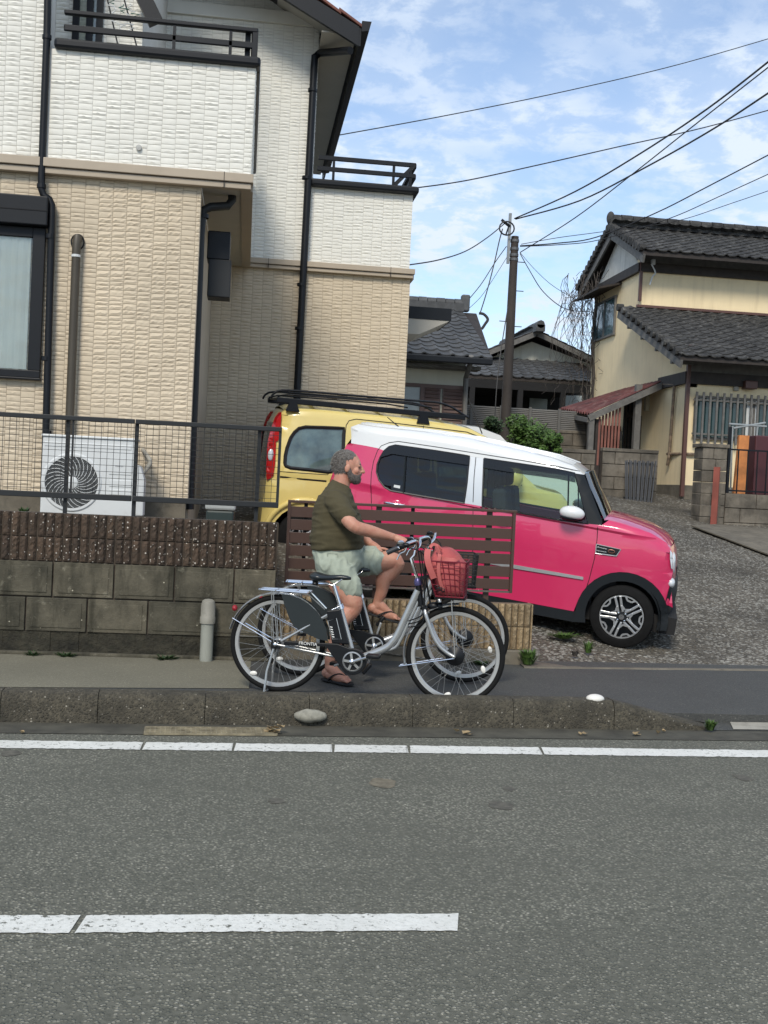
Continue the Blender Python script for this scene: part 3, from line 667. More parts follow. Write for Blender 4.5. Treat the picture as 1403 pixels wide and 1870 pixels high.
obj('grille_rings', q, mat('grille_grey', (.20, .21, .21), .5), ac)
for k in range(26):
    a0 = 2*PI*k/26; pts = []
    for j in range(7):
        r = fr*(.26+.74*j/6); a = a0+.75*(j/6)**1.2; pts.append(fc+Vector((r*math.cos(a), -.022+.010*j/6, r*math.sin(a))))
    q = MB(); q.tube(pts, .0030, 5); obj('grille_vane', q, m_plasw, ac)
q = MB(); q.lathe(fc+Vector((0, -.012, 0)), (0, -1, 0), [(fr*.25, 0), (fr*.25, .016), (fr*.2, .022), (0, .024)], 24); obj('fan_hub', q, m_plasw, ac, smooth=40)
for (u0, v0, u1, v1) in ((200, 838, 240, 868), (200, 876, 240, 890), (200, 893, 240, 905), (82, 806, 240, 822)):
    a = onY(u0, v0, YA); c_ = onY(u1, v1, YA); q = MB(); q.box((a.x, YA-.006, c_.z), (c_.x, YA+.001, a.z)); obj('panel', q, m_plasw, ac, bevel=.004)
a = onY(211, 852, YA-.008); q = MB()
for k in range(6): q.box((a.x+k*.013, YA-.0085, a.z), (a.x+k*.013+.009, YA-.0062, a.z+.012))
obj('brand_lettering', q, mat('grey_print', (.35, .36, .37), .6), ac)
q = MB(); q.prism([(xa1, YA+.04, za0+.1), (xa1+.09, YA+.06, za0+.1), (xa1+.09, YA+.06, za0+.45), (xa1+.05, YA+.06, za0+.58), (xa1, YA+.04, za0+.6)], (0, .2, 0)); obj('valve_cover', q, m_plasw, ac, bevel=.012)
q = MB(); q.tube(spline([(xa1+.05, YA+.2, za0+.5), (xa1+.12, YA+.25, za0+.62), (xa1+.07, YA+.35, za0+.7), (xa1+.02, YF-.05, za0+.75)]), .022, 8); obj('refrigerant_hose', q, m_concl, ac, smooth=True)
# ------------------------------------------------ mesh fence on the retaining wall
YM = YW+.1
fence = root('mesh_fence', 'dark grey metal mesh fence on top of the brown ribbed wall', 'fence', (-.8, YM, zs[-1]))
zt0, zt1 = zY(250, 905, YM)-.025, zY(250, 770, YM); xf1 = xY(511, 870, YM)
for z_, h in ((zt1, .036), (zt0, .045)):
    x = xY(247, 780, YM)
    for a, b_ in ((-2.6, x-.004), (x+.004, xf1)):
        q = MB(); q.beam((a, YM, z_), (b_, YM, z_), .04, h); obj('rail', q, m_dkgrey, fence, bevel=.004)
for px in (-230, 121, 247, 472):
    x = xY(px, 850, YM); q = MB(); q.beam((x, YM+.035, zs[-1]-.02), (x, YM+.035, zt1-.01), .03, .03); obj('post', q, m_dkgrey, fence)
x = xY(124, 850, YM); q = MB(); q.beam((x+.03, YM+.005, zt0), (x+.03, YM+.005, zt1), .014, .014); obj('upright', q, m_dkgrey, fence)
q = MB(); q.beam((xf1-.01, YM+.003, zt0-.02), (xf1-.01, YM+.003, zt1+.01), .022, .022); obj('upright', q, m_dkgrey, fence)
for mx0, mx1 in ((-2.6, xY(247, 850, YM)), (xY(247, 850, YM), xf1)):
    pass
q = MB(); x = -2.6; nv = 0
while x < xf1-.01: 
    q = MB(); q.beam((x, YM-.002, zt0), (x, YM-.002, zt1), .0035, .0035); obj('mesh_wire', q, m_dkgrey, fence); x += .0495
for k in range(1, 12):
    z_ = zt0+(zt1-zt0)*k/12; q = MB(); q.beam((-2.6, YM+.003, z_), (xf1-.02, YM+.003, z_), .0035, .0035); obj('mesh_wire', q, m_dkgrey, fence)
# bin behind the fence
p = onY(402, 930, 10.2); bn = root('storage_bin', 'dark green lidded bin standing in the yard behind the mesh fence', 'bin', (p.x, 10.2, hz0))
q = MB(); q.box((p.x-.12, 10.1, hz0), (p.x+.13, 10.4, zY(402, 932, 10.1))); obj('body', q, mat('bin_green', (.02, .035, .033), .5), bn, bevel=.02)
q = MB(); z_ = zY(402, 932, 10.1); q.box((p.x-.13, 10.09, z_), (p.x+.14, 10.42, zY(402, 915, 10.1))); obj('lid', q, mat('lid_grey', (.42, .44, .43), .5), bn, bevel=.02)
# drain stub
p = onZ(377, 1203, .1); p = Vector((p.x, YW-.08, .1)); 
dp = root('drain_stub', 'short grey pvc drain pipe with round cap standing against the block wall', 'pipe', tuple(p))
h1 = zY(377, 1138, p.y)-.1; h2 = zY(377, 1093, p.y)-.1
q = MB(); q.lathe(p, (0, 0, 1), [(.050, 0), (.050, h1+.01)], 20); obj('pipe', q, mat('pvc_grey', (.30, .31, .27), .5, dirt=.4, streak=.4), dp, smooth=40)
q = MB(); q.lathe(p, (0, 0, 1), [(.051, h1), (.060, h1), (.060, h1+.05), (.056, h1+.055), (.056, h2-.05), (.048, h2-.018), (.028, h2-.004), (0, h2)], 20); obj('cap', q, mat('pvc_cap', (.27, .26, .22), .6, dirt=.4), dp, smooth=40)
# ------------------------------------------------ brown slatted fence
YS = YT+.07
m_slat = mat('brown_slat', (.066, .034, .024), .45, var=.06, vs=2, bump=.05)
sf = root('slatted_fence', 'brown horizontal slatted metal fence on the low tan wall in front of the pink car', 'fence', (1.3, YS, zt[2]))
sx0, sx1 = xY(523, 990, YS), xY(938, 1010, YS); sz1, sz0 = zY(938, 936, YS), zY(938, 1083, YS)
for x in (sx0+.012, sx1-.012):
    q = MB(); q.beam((x, YS, sz0), (x, YS, sz1), .024, .045); obj('end_post', q, m_slat, sf)
for px in (690, 893):
    x = xY(px, 1000, YS); q = MB(); q.beam((x, YS+.035, zt[2]-.02), (x, YS+.035, sz1), .045, .03); obj('post', q, m_black if False else m_slat, sf)
for px in (556, 752, 893):
    x = xY(px, 1000, YS); q = MB(); q.beam((x, YS+.03, sz0), (x, YS+.03, sz1), .03, .012); obj('upright', q, m_black, sf)
q = MB(); q.beam((sx0, YS, sz1+.008), (sx1+.01, YS, sz1+.008), .05, .022); obj('top_rail', q, m_slat, sf, bevel=.003)
q = MB(); q.beam((sx0, YS, sz0+.008), (sx1, YS, sz0+.008), .03, .016); obj('bottom_rail', q, mat('grey_brown', (.12, .10, .085), .4), sf)
pitch = (sz1-.02-sz0-.02)/6
for k in range(6):
    z_ = sz1-.022-(k+.5)*pitch; q = MB(); q.beam((sx0+.024, YS-.004, z_), (sx1-.024, YS-.004, z_), .016, pitch-.019); obj('slat', q, m_slat, sf, bevel=.002)
x = xY(893, 930, YS)
for dx_ in (-.05, 0, .05):
    q = MB(); q.lathe((x+dx_-.01, YS, sz1+.012), (1, 0, 0), [(.018, 0), (.018, .02)], 10); obj('hinge', q, m_slat, sf)
# ------------------------------------------------ cars
m_tyre = mat('tyre_rubber', (.009, .009, .009), .85, spec=.2, var=.2, vs=20, bump=.3, bs=120)
m_pink = mat('pink_paint', (.58, .03, .112), .28, var=.02, coat=1.0, spec=.5)
m_whitep = mat('white_paint', (.68, .69, .68), .3, var=.02, coat=.8)
m_silver = mat('silver_trim', (.55, .57, .58), .35, metal=.6, var=.03)
m_yel = mat('yellow_paint', (.70, .56, .19), .3, var=.03, coat=.8)
m_clad = mat('black_cladding', (.010, .013, .016), .55, spec=.25, var=.08)
m_glass = glass('car_glass', (.80, .95, .86), .02, .88)
m_glassd = glass('privacy_glass', (.30, .36, .36), .02, .5)
m_glassc = glass('windscreen_glass', (.5, .6, .5), .02, .8)
m_seal = mat('black_seal', (.012, .012, .013), .45)
m_chrome = mat('chrome', (.75, .76, .78), .12, metal=1., var=.01)
m_alu = mat('machined_alloy', (.62, .63, .64), .28, metal=.85, var=.02)
m_visor = glass('smoked_visor', (.3, .3, .3), .15, .35)
m_red = mat('red_lens', (.45, .01, .012), .15, var=.1, coat=.8)
m_lens = mat('clear_lens', (.6, .63, .66), .1, var=.05, coat=.8)
m_seat = mat('seat_fabric', (.03, .03, .033), .9)
class Car:
    def __init__(s, name, label, cat, pf, pr, W, side_up=None, off=0, flip=False):
        """pf, pr: world points of the near side front and rear hub on the outer plane; W half width"""
        pf, pr = Vector(pf), Vector(pr); X = (pf-pr).normalized(); up = side_up.normalized(); up = (up-X*up.dot(X)).normalized(); Y = up.cross(X)
        s.W = W; c = pr + Y*W                                        # origin: centre line at rear hub height
        s.M = Matrix(((X.x, Y.x, up.x, c.x), (X.y, Y.y, up.y, c.y), (X.z, Y.z, up.z, c.z), (0, 0, 0, 1))); s.wb = (pf-pr).length; s.Mi = s.M.inverted()
        s.o = root(name, label, cat, None, M=s.M)
        s.X, s.Y, s.Z = X, Y, up; s.out = None
    def loc(s, px, py, y=None):
        """pixel -> local point on the near side surface (or the plane y)"""
        if y is not None:
            return s.Mi @ onP(px, py, s.M @ Vector((0, y, 0)), s.Y)
        yy = -s.W
        for _ in range(4):
            q = s.Mi @ onP(px, py, s.M @ Vector((0, yy, 0)), s.Y); yy = -s.wid(q.x, q.z, False)
        return q
    def P(s, pts): return [(lambda q: (q.x, q.z))(s.loc(*p)) for p in pts]
    def setprof(s, belt, top, inset, x0, x1, taper=.07, tl=.5, rr=.07):
        s.belt, s.top, s.inset, s.x0, s.x1, s.taper, s.tl, s.rr = belt, top, inset, x0, x1, taper, tl, rr
    def wid(s, x, z, edge=True):
        w_ = s.W; t = (z-s.belt(x))/(s.top-s.belt(x)) if z > s.belt(x) else 0
        w_ -= s.inset*max(0, min(1.1, t))**1.15
        if z < s.belt(x): w_ -= .018*min(1, ((s.belt(x)-z)/.25-1)**2) if s.belt(x)-z < .25 else .02*min(1, (s.belt(x)-z-.25)/.5)
        for e, sg in ((s.x1, 1), (s.x0, -1)):
            d = sg*(e-x)
            if d < s.tl: w_ -= s.taper*((s.tl-max(d, 0))/s.tl)**2
        if edge and s.out:
            d = s.dist(x, z)
            if d < s.rr: w_ -= s.rr*.8*(1-math.sqrt(max(0, 1-((s.rr-d)/s.rr)**2)))
        return w_
    def dist(s, x, z):
        best = 9
        for (ax, az), (bx, bz) in zip(s.out, s.out[1:]):
            dx_, dz = bx-ax, bz-az; t = max(0, min(1, ((x-ax)*dx_+(z-az)*dz)/(dx_*dx_+dz*dz+1e-9)))
            d = math.hypot(x-ax-t*dx_, z-az-t*dz)
            if d < best: best = d
        return best
    def panel(s, name, poly, m, holes=(), off=0, both=True, step=.11, smooth=True, parent=None, thick=0, **pr):
        polys = [[Vector((x, 0, z)) for x, z in poly]]+[[Vector((x, 0, z)) for x, z in h] for h in holes]
        flat = [v for p in polys for v in p]; tris = tessellate_polygon(polys)
        bm = bmesh.new(); vs = [bm.verts.new(v) for v in flat]
        for t in tris:
            try: bm.faces.new([vs[i] for i in t])
            except ValueError: pass
        xs_ = [p[0] for p in poly]; zs_ = [p[1] for p in poly]
        for lo, hi, ax in ((min(xs_), max(xs_), Vector((1, 0, 0))), (min(zs_), max(zs_), Vector((0, 0, 1)))):
            k = math.floor(lo/step)+1; st = step if ax.x else step*.6; k = math.floor(lo/st)+1
            while k*st < hi:
                bmesh.ops.bisect_plane(bm, geom=bm.verts[:]+bm.edges[:]+bm.faces[:], plane_co=ax*(k*st), plane_no=ax, dist=1e-5); k += 1
        res = []
        for sg in ((-1, 1) if both else (-1,)):
            b2 = bm.copy()
            for v in b2.verts: v.co.y = sg*(s.wid(v.co.x, v.co.z)+off)
            for f in b2.faces:
                f.normal_update()
                if f.normal.y*sg < 0: f.normal_flip()
            if thick: bmesh.ops.solidify(b2, geom=b2.faces[:], thickness=thick)
            q = MB(); q.bm.free(); q.bm = b2; res.append(obj(name, q, m, parent or s.o, smooth=35, local=True, norm=False, **pr))
        bm.free(); return res
    def line(s, name, pts, r=.004, m=None, off=.001, both=True, parent=None):
        m = m or m_seal; pts = [Vector((a, 0, b_)) for a, b_ in pts]; fine = []
        for a, b_ in zip(pts, pts[1:]):
            n = max(1, int((b_-a).length/.06)); fine += [a.lerp(b_, i/n) for i in range(n)]
        fine.append(pts[-1])
        for sg in ((-1, 1) if both else (-1,)):
            q = MB(); q.tube([(v.x, sg*(s.wid(v.x, v.z)+off), v.z) for v in fine], r, 5); obj(name, q, m, parent or s.o, local=True)
    def sweep(s, name, pts, m, crown=.03, n=12, nrm=(0, 1), parent=None, ins=0, **pr):
        """skin across the car along an outline piece"""
        q = MB(); rings = []; P = [Vector((a, 0, b_)) for a, b_ in pts]
        for i, p in enumerate(P):
            d = (P[min(i+1, len(P)-1)]-P[max(i-1, 0)]).normalized(); nn = Vector((-d.z, 0, d.x)); 
            if nn.dot(Vector((nrm[0], 0, nrm[1]))) < 0: nn = -nn
            w_ = s.wid(p.x, p.z)-ins
            rings.append([q.bm.verts.new(p+Vector((0, w_*u, 0))+nn*crown*(1-abs(u)**2.6)) for u in [-1+2*k/n for k in range(n+1)]])
        for A, B_ in zip(rings, rings[1:]):
            for k in range(n): q.bm.faces.new((A[k], A[k+1], B_[k+1], B_[k]))
        return obj(name, q, m, parent or s.o, smooth=40, local=True, **pr)
    def wheel(s, x, side, R, rim, z=0, spokes=5, wd=.165, near=True, style='alloy', out=.0):
        y = side*(s.W-.012-out); c = Vector((x, y, z)); ax = Vector((0, side, 0)); q = MB(); 
        q.lathe(c, ax, [(rim*.98, -wd*.9), (R-.02, -wd*.95), (R, -wd*.8), (R, -.03), (R-.008, -.012), (R-.03, .0), (rim+.012, .004), (rim, -.004), (rim*.98, -.02)], 40)
        t = obj('tyre', q, m_tyre, None, smooth=35, local=True, kind='thing'); del t['kind']; 
        wr = bpy.data.objects.new('wheel', None); COL.link(wr); wr.parent = s.o; INV[wr] = INV[s.o]; t.parent = wr
        q = MB(); q.lathe(c, ax, [(rim, -.01), (rim, -.09), (0, -.09)], 32); obj('wheel_barrel', q, m_clad, wr, local=True)
        q = MB(); q.lathe(c, ax, [(rim*1.0, -.012), (rim*.985, .002), (rim*.93, .002), (rim*.92, -.02)], 40); obj('rim', q, m_alu, wr, smooth=30, local=True)
        a1 = Vector((1, 0, 0)); a3 = Vector((0, 0, 1))
        for k in range(spokes):
            a = PI/2+.34+2*PI*k/spokes; r_ = a1*math.cos(a)+a3*math.sin(a); tt = -a1*math.sin(a)+a3*math.cos(a)
            for sg in (-1, 1):
                q = MB(); p0 = c+r_*rim*.22+tt*sg*rim*.10+ax*-.004; p1 = c+r_*rim*.52+tt*sg*rim*.095+ax*-.001; p2 = c+r_*rim*.95+tt*sg*rim*.12+ax*.0
                q.beam(p0, p1, .020, .018, ax); q.beam(p1, p2, .022, .018, ax); obj('spoke', q, m_alu, wr, local=True, bevel=.003)
            a2 = a+PI/spokes; r2 = a1*math.cos(a2)+a3*math.sin(a2); t2 = -a1*math.sin(a2)+a3*math.cos(a2)
            pm = [c+r_*rim*.52+tt*rim*.10, c+r2*rim*.36, c+(a1*math.cos(a+2*PI/spokes)+a3*math.sin(a+2*PI/spokes))*rim*.52-(-a1*math.sin(a+2*PI/spokes)+a3*math.cos(a+2*PI/spokes))*rim*.10]
            q = MB(); q.beam(pm[0]-ax*.003, pm[1]-ax*.003, .016, .014, ax); q.beam(pm[1]-ax*.003, pm[2]-ax*.003, .016, .014, ax); obj('spoke_web', q, m_alu, wr, local=True)
            q = MB(); q.beam(c+r2*rim*.92-t2*rim*.22-ax*.004, c+r2*rim*.80-t2*rim*.10-ax*.004, .016, .014, ax); q.beam(c+r2*rim*.80-t2*rim*.10-ax*.004, c+r2*rim*.80+t2*rim*.10-ax*.004, .016, .014, ax); q.beam(c+r2*rim*.80+t2*rim*.10-ax*.004, c+r2*rim*.92+t2*rim*.22-ax*.004, .016, .014, ax); obj('rim_notch', q, m_alu, wr, local=True)
        q = MB(); q.lathe(c, ax, [(rim*.30, -.03), (rim*.28, -.008), (rim*.17, -.004), (rim*.16, .004), (0, .006)], 20); hb = obj('hub', q, m_clad, wr, smooth=30, local=True)
        q = MB(); q.lathe(c, ax, [(rim*.13, .005), (rim*.12, .009), (0, .010)], 18); obj('centre_cap', q, m_chrome, hb, local=True)
        for k in range(4):
            a = PI/4+k*PI/2; q = MB(); q.lathe(c+(a1*math.cos(a)+a3*math.sin(a))*rim*.22, ax, [(.009, -.01), (.009, .008), (0, .01)], 8); obj('wheel_nut', q, m_chrome, hb, local=True)
        return wr
def T2(pts): return [(460+x/1.754, 700+y/1.754) for x, y in pts]      # enlargement of the photograph used to read the outlines
def T5(pts): return [(470+x/3.263, 700+y/3.263) for x, y in pts]
def arc(cx, cz, r, a0, a1, n=14, sx=1.): return [(cx+r*sx*math.cos(a0+(a1-a0)*i/n), cz+r*math.sin(a0+(a1-a0)*i/n)) for i in range(n+1)]
gn = Vector((.02, -.05, 1))
pf, pr = onD(1135, 1127, 10.4), onD(672, 1040, 10.95)
pf.z = pf.z; car = Car('pink_car', 'bright pink boxy small car with a white roof parked nose down on the sloping driveway', 'car', pf, pr, .7375, gn)
wb = car.wb; Rt = .295
beltpx = car.M
car.setprof(lambda x: .62+.0*x, 1.36, .11, -.45, wb+.60, .075, .55, .075)
bl = car.P(T2([(440, 345), (985, 445)])); slope_b = (bl[1][1]-bl[0][1])/(bl[1][0]-bl[0][0]); zb_ = bl[0][1]-slope_b*bl[0][0]
car.belt = lambda x: zb_+slope_b*x
top_pts = car.P([(641, 776), (654, 771), (688, 776), (774, 785), (859, 798), (945, 818), (1007, 832), (1047, 847), (1067, 863)])
top_pts = [(a, b-.02) for a, b in top_pts]; car.top = max(p[1] for p in top_pts)
ws_pts = car.P(T2([(1066, 290), (1082, 335), (1105, 385), (1128, 440)]))
hood = car.P([(1112, 950), (1140, 957), (1169, 967), (1190, 975), (1208, 985), (1222, 993), (1232, 1003)])
nose = car.P([(1238, 1013), (1241, 1030), (1242, 1050), (1240, 1068)])
bump_ = car.P([(1243, 1070), (1243, 1090), (1239, 1108), (1231, 1124), (1222, 1137), (1206, 1143)])
def nz_c(L_): return [(a-.10*min(1, max(0, (a-wb-.05)/.5))**2, b) for a, b in L_]
hood, nose, bump_ = nz_c(hood), nz_c(nose), nz_c(bump_)
rear = car.P([(641, 800), (632, 812), (618, 838), (604, 868)])
xr, zr0 = rear[-1]; rearlow = [(xr-.05, zr0-.25), (xr-.06, zr0-.45), (xr-.03, zr0-.72), (xr+.02, -.12)]
zsill = lambda x: (-.095)
sillF = car.P(T2([(1056, 735)]))[0]
car.x0 = xr-.06; car.x1 = bump_[1][0]
outl = rearlow[::-1]+rear[::-1]+top_pts+ws_pts+hood+nose+bump_
car.out = outl[1:-1]
# white roof side, pink body side, windows
wl = car.P(T2([(318, 192), (365, 200), (405, 208), (414, 209)]))
win1 = car.P(T2([(400, 285), (402, 260), (411, 238), (424, 216), (440, 203), (460, 198), (590, 216), (718, 236), (700, 240), (694, 264), (680, 384), (560, 364), (445, 344), (425, 332), (408, 310)]))
win1 = car.P(T2([(400, 285), (402, 260), (411, 238), (424, 216), (440, 203), (460, 198), (590, 216), (697, 233), (689, 320), (680, 384), (560, 364), (445, 344), (425, 332), (408, 310)]))
win2 = car.P(T2([(744, 241), (860, 258), (980, 276), (1034, 288), (1052, 350), (1077, 450), (985, 438), (860, 416), (738, 394)]))
pil = car.P(T2([(697, 233), (744, 241), (738, 394), (680, 384)]))
apil = car.P(T2([(1034, 288), (1064, 293), (1082, 336), (1102, 388), (1122, 440), (1121, 455), (1077, 450), (1052, 350)]))
white_poly = wl[:1]+[rear[0]]+top_pts+[apil[1], apil[0]]+win2[::-1][-3:][::-1][0:0]+[win2[2], win2[1], win2[0], win1[7], win1[6], win1[5], win1[4], win1[3]]+[wl[3], wl[2], wl[1]]
white_poly = [wl[0]]+[top_pts[0]]+top_pts[1:]+[apil[1], win2[3], win2[2], win2[1], win2[0], win1[7], win1[6], win1[5], win1[4], win1[3], wl[2], wl[1]]
lower = car.P(T2([(1121, 455), (1077, 450), (985, 438), (860, 416), (738, 394), (680, 384), (560, 364), (445, 344), (425, 332), (408, 310), (400, 285), (402, 260), (411, 238), (424, 216)]))
hz_ = [hood[0]]
archC = Vector((wb, 0)); aR = .375
arch_in = arc(wb, -.0, .335, math.radians(-12), math.radians(200), 18)
arch_out = arc(wb, -.005, .425, math.radians(-8), math.radians(190), 18)
archr_out = arc(0, 0, .425, math.radians(-8), math.radians(190), 18); archr_in = arc(0, 0, .335, math.radians(-12), math.radians(200), 18)
zl = sillF[1]
nose_low = nz_c(car.P([(1238, 1064)]))[0]
body = lower+[wl[2], wl[1], wl[0]]+rear[1:]+rearlow[:2]+[(rearlow[2][0], zl+.12)]+[(-.42, zl+.1)]+archr_out[::-1][1:-1]+[(.44, zl)]+[(wb-.44, zl)]+arch_out[::-1][2:-3]+[(wb+.44, .16), nose_low]+nose[:-1][::-1]+hood[::-1]
body_o = car.panel('body_side', body, m_pink)
car.panel('roof_side', white_poly, m_whitep)
car.panel('pillar', pil, m_silver, off=-.001)
car.panel('windscreen_pillar', apil, m_clad, off=-.002)
car.sweep('roof', top_pts[1:]+[apil[1]], m_whitep, crown=.025, n=16)
for u in (-.78, -.68, -.45, .45, .68, .78):
    q = MB(); q.tube([(a, u*car.wid(a, z_), z_+.025*(1-abs(u)**2.6)+.002) for a, z_ in top_pts[1:-1]], .009, 5); obj('roof_rib', q, m_whitep, car.o, smooth=True, local=True)
car.sweep('windscreen', [apil[1]]+ws_pts, m_glassc, crown=.06, ins=.035)
car.sweep('bonnet', [ws_pts[-1]]+hood, m_pink, crown=.05, n=16)
car.sweep('nose_panel', [hood[-1]]+nose, m_pink, crown=.05, nrm=(1, 0))
car.sweep('front_bumper', [nose[-1]]+bump_, m_clad, crown=.06, nrm=(1, 0))
car.sweep('tailgate', rear+rearlow, m_pink, crown=.03, nrm=(-1, 0))
q = MB(); sp = [top_pts[0], top_pts[1], (top_pts[1][0]+.1, top_pts[1][1]-.01)]
car.sweep('spoiler', [rear[0], top_pts[0], top_pts[1]], m_whitep, crown=.02, nrm=(-1, 1))
# cladding
clad = arch_out+[(wb-.44, zl), (wb-.46, -.16)]+[(wb-.37, -.16)]+arch_in[::-1]
clad = arch_out[:]+[(wb-.47, zl+.02), (wb-.45, zl-.06)]+arch_in[::-1][1:]
bump_side = [(wb+.36, .13)]+[nose_low]+[(p[0]-.0, p[1]) for p in bump_]+[(wb+.34, bump_[-1][1]), (wb+.33, -.05), (wb+.345, .05)]
car.panel('front_bumper_side', bump_side, m_clad, off=.004, step=.08)
car.panel('wheel_arch_trim', arch_out+[(wb-.445, zl-.1)]+arch_in[::-1], m_clad, off=.009, step=.08)
car.panel('wheel_arch_trim', archr_out+[(-.445, zl-.05)]+archr_in[::-1], m_clad, off=.009, step=.08)
car.panel('sill', [(.42, zl+.004), (wb-.42, zl+.004), (wb-.40, zl-.10), (.40, zl-.10)], m_clad, off=-.004)
car.panel('rear_bumper_side', [(-.40, zl+.22), (rearlow[2][0]+.02, zl+.20), (rearlow[3][0], -.16), (-.36, -.16)], m_clad, off=.006)
# dark wheel houses and floor, seats
q = MB()
for cx in (0, wb):
    for sg in (-1, 1):
        q.raw(*(lambda A: ([(x, sg*(car.W-.03), z) for x, z in A]+[(x, sg*.45, z) for x, z in A], [(i, i+1, len(A)+i+1, len(A)+i) for i in range(len(A)-1)]+[tuple(range(len(A), 2*len(A)))]))(arc(cx, 0, .36, -.3, PI+.3, 12)))
q.box((-.38, -.6, -.10), (wb+.5, .6, .06)); obj('underbody', q, m_dark, car.o, local=True)
q = MB(); q.box((.35, -.60, .05), (wb-.3, .60, .12)); q.box((wb-.45, -.62, .12), (wb-.1, .62, car.belt(wb-.3)-.04)); obj('cabin_floor', q, m_seat, car.o, local=True)
for x in (.35, 1.25):
    for sy in (-.33, .33):
        q = MB(); q.box((x, sy-.24, .3), (x+.5, sy+.24, .48)); q.beam((x-.02, sy, .4), (x-.14, sy, .98), .44, .14, (1, 0, 0)); q.beam((x-.16, sy, .98), (x-.18, sy, 1.16), .24, .09, (1, 0, 0)); obj('car_seat', q, m_seat, car.o, local=True, bevel=.04)
q = MB(); st = Vector((wb-.52, .33, .62)); ax = Vector((-.9, 0, .42)).normalized(); a_ = Vector((0, 1, 0)); b__ = ax.cross(a_)
q.tube([st+a_*.175*math.cos(t)+b__*.175*math.sin(t) for t in (2*PI*k/24 for k in range(24))], .014, 6, True); obj('steering_wheel', q, m_seal, car.o, local=True, smooth=True)
# glass, visors, dividers
car.panel('rear_window', win1, m_glassd, off=-.012); car.panel('front_window', win2, m_glass, off=-.012)
car.line('window_seal', win1+win1[:1], .0085); car.line('window_seal', win2+win2[:1], .0085)
dv1 = car.P(T2([(494, 214), (486, 352)])); car.line('window_divider', dv1, .010, m_clad)
dv2 = car.P(T2([(1015, 285), (1012, 442)])); car.line('window_divider', dv2, .008, m_clad)
for lp in ([(411, 238), (424, 216), (440, 203), (460, 198), (590, 216), (700, 234), (697, 262), (590, 247), (450, 226)], [(744, 241), (860, 258), (980, 276), (1034, 288), (1038, 318), (980, 306), (860, 290), (742, 270)]):
    car.panel('window_visor', car.P(T2(lp)), m_visor, off=.018)
st_ = car.P(T2([(455, 325), (475, 328), (474, 337), (454, 333)])); car.panel('window_sticker', st_, m_plasw, off=-.008, both=False)
# seams, moulding, handles
car.line('door_seam', car.P(T2([(440, 190), (415, 200), (403, 215), (390, 250), (383, 290), (381, 330), (383, 380), (388, 440)])), .0035)
car.line('door_seam', car.P(T2([(718, 237), (712, 300), (709, 400), (708, 500), (706, 660)])), .0035)
car.line('door_seam', car.P(T2([(1108, 460), (1106, 500), (1098, 560), (1080, 630), (1060, 690), (1040, 724)])), .0035)
car.line('roof_seam', car.P(T2([(440, 190), (470, 186), (600, 205), (720, 224), (860, 246), (980, 266), (1050, 282)])), .0035)
md = car.P(T2([(560, 530), (835, 580), (1062, 620), (1062, 629), (835, 592), (560, 541)])); car.panel('side_moulding', md, m_silver, off=.012, thick=.008)
def handle(p0, p1):
    A, B_ = car.loc(*p0), car.loc(*p1); q = MB(); pts = [A.lerp(B_, t)+Vector((0, -.035*math.sin(PI*t)-.006, 0)) for t in (0, .15, .5, .85, 1)]
    q.tube(pts, .012, 8, flat=.7); obj('door_handle', q, m_chrome, car.o, smooth=True, local=True)
    q = MB(); c = A.lerp(B_, .55); q.ell(c+Vector((0, .012, .01)), (.055, .016, .038)); obj('handle_recess', q, m_pink, car.o, smooth=True, local=True)
handle(T2([(424, 381)])[0], T2([(494, 392)])[0]); handle(T2([(765, 440)])[0], T2([(838, 452)])[0])
ve = car.P(T2([(1104, 515), (1182, 532), (1168, 553), (1101, 544)])); vent = car.panel('fender_vent', ve, m_clad, off=.006, both=False)[0]
car.line('vent_frame', ve+ve[:1], .005, m_silver, off=.008, both=False)
for p in (((1106, 524), (1138, 531)), ((1104, 535), (1136, 541))): car.line('vent_bar', car.P(T2(p)), .004, m_silver, off=.009, both=False)
c = car.loc(*T2([(1152, 538)])[0]); q = MB(); q.tube([c+Vector((.030*math.cos(t), -.014, .015*math.sin(t))) for t in (2*PI*k/20 for k in range(20))], .0035, 5, True); obj('emblem_ring', q, mat('bronze_trim', (.35, .16, .12), .35, metal=.6), vent, local=True)
# lamps
hl = nz_c(car.P([(1232, 1006), (1238, 1012), (1241, 1024), (1241, 1042), (1237, 1040), (1233, 1022)])); car.panel('headlight', hl, m_lens, off=.004, step=.03)
for sg in (-1, 1):
    c = Vector((nose[1][0]-.02, sg*.50, nose[1][1]-.02)); q = MB(); q.lathe(c, (1, 0, .15), [(.105, -.03), (.11, .03), (.085, .045), (0, .05)], 22); obj('headlight', q, m_lens, car.o, smooth=30, local=True)
    c = Vector((bump_[0][0]-.015, sg*.58, bump_[0][1]+.0)); q = MB(); q.ell(c, (.04, .08, .05)); obj('fog_lamp', q, m_lens, car.o, smooth=True, local=True)
q = MB(); q.box((nose[2][0]-.02, -.35, nose[2][1]-.06), (nose[2][0]+.045, .35, nose[2][1]+.04)); obj('grille', q, m_clad, car.o, local=True, bevel=.01)
q = MB(); q.box((bump_[-1][0]-.05, -.55, bump_[-1][1]-.0), (bump_[-2][0]+.03, .55, bump_[-1][1]+.03)); obj('skid_plate', q, m_silver, car.o, local=True, bevel=.01)
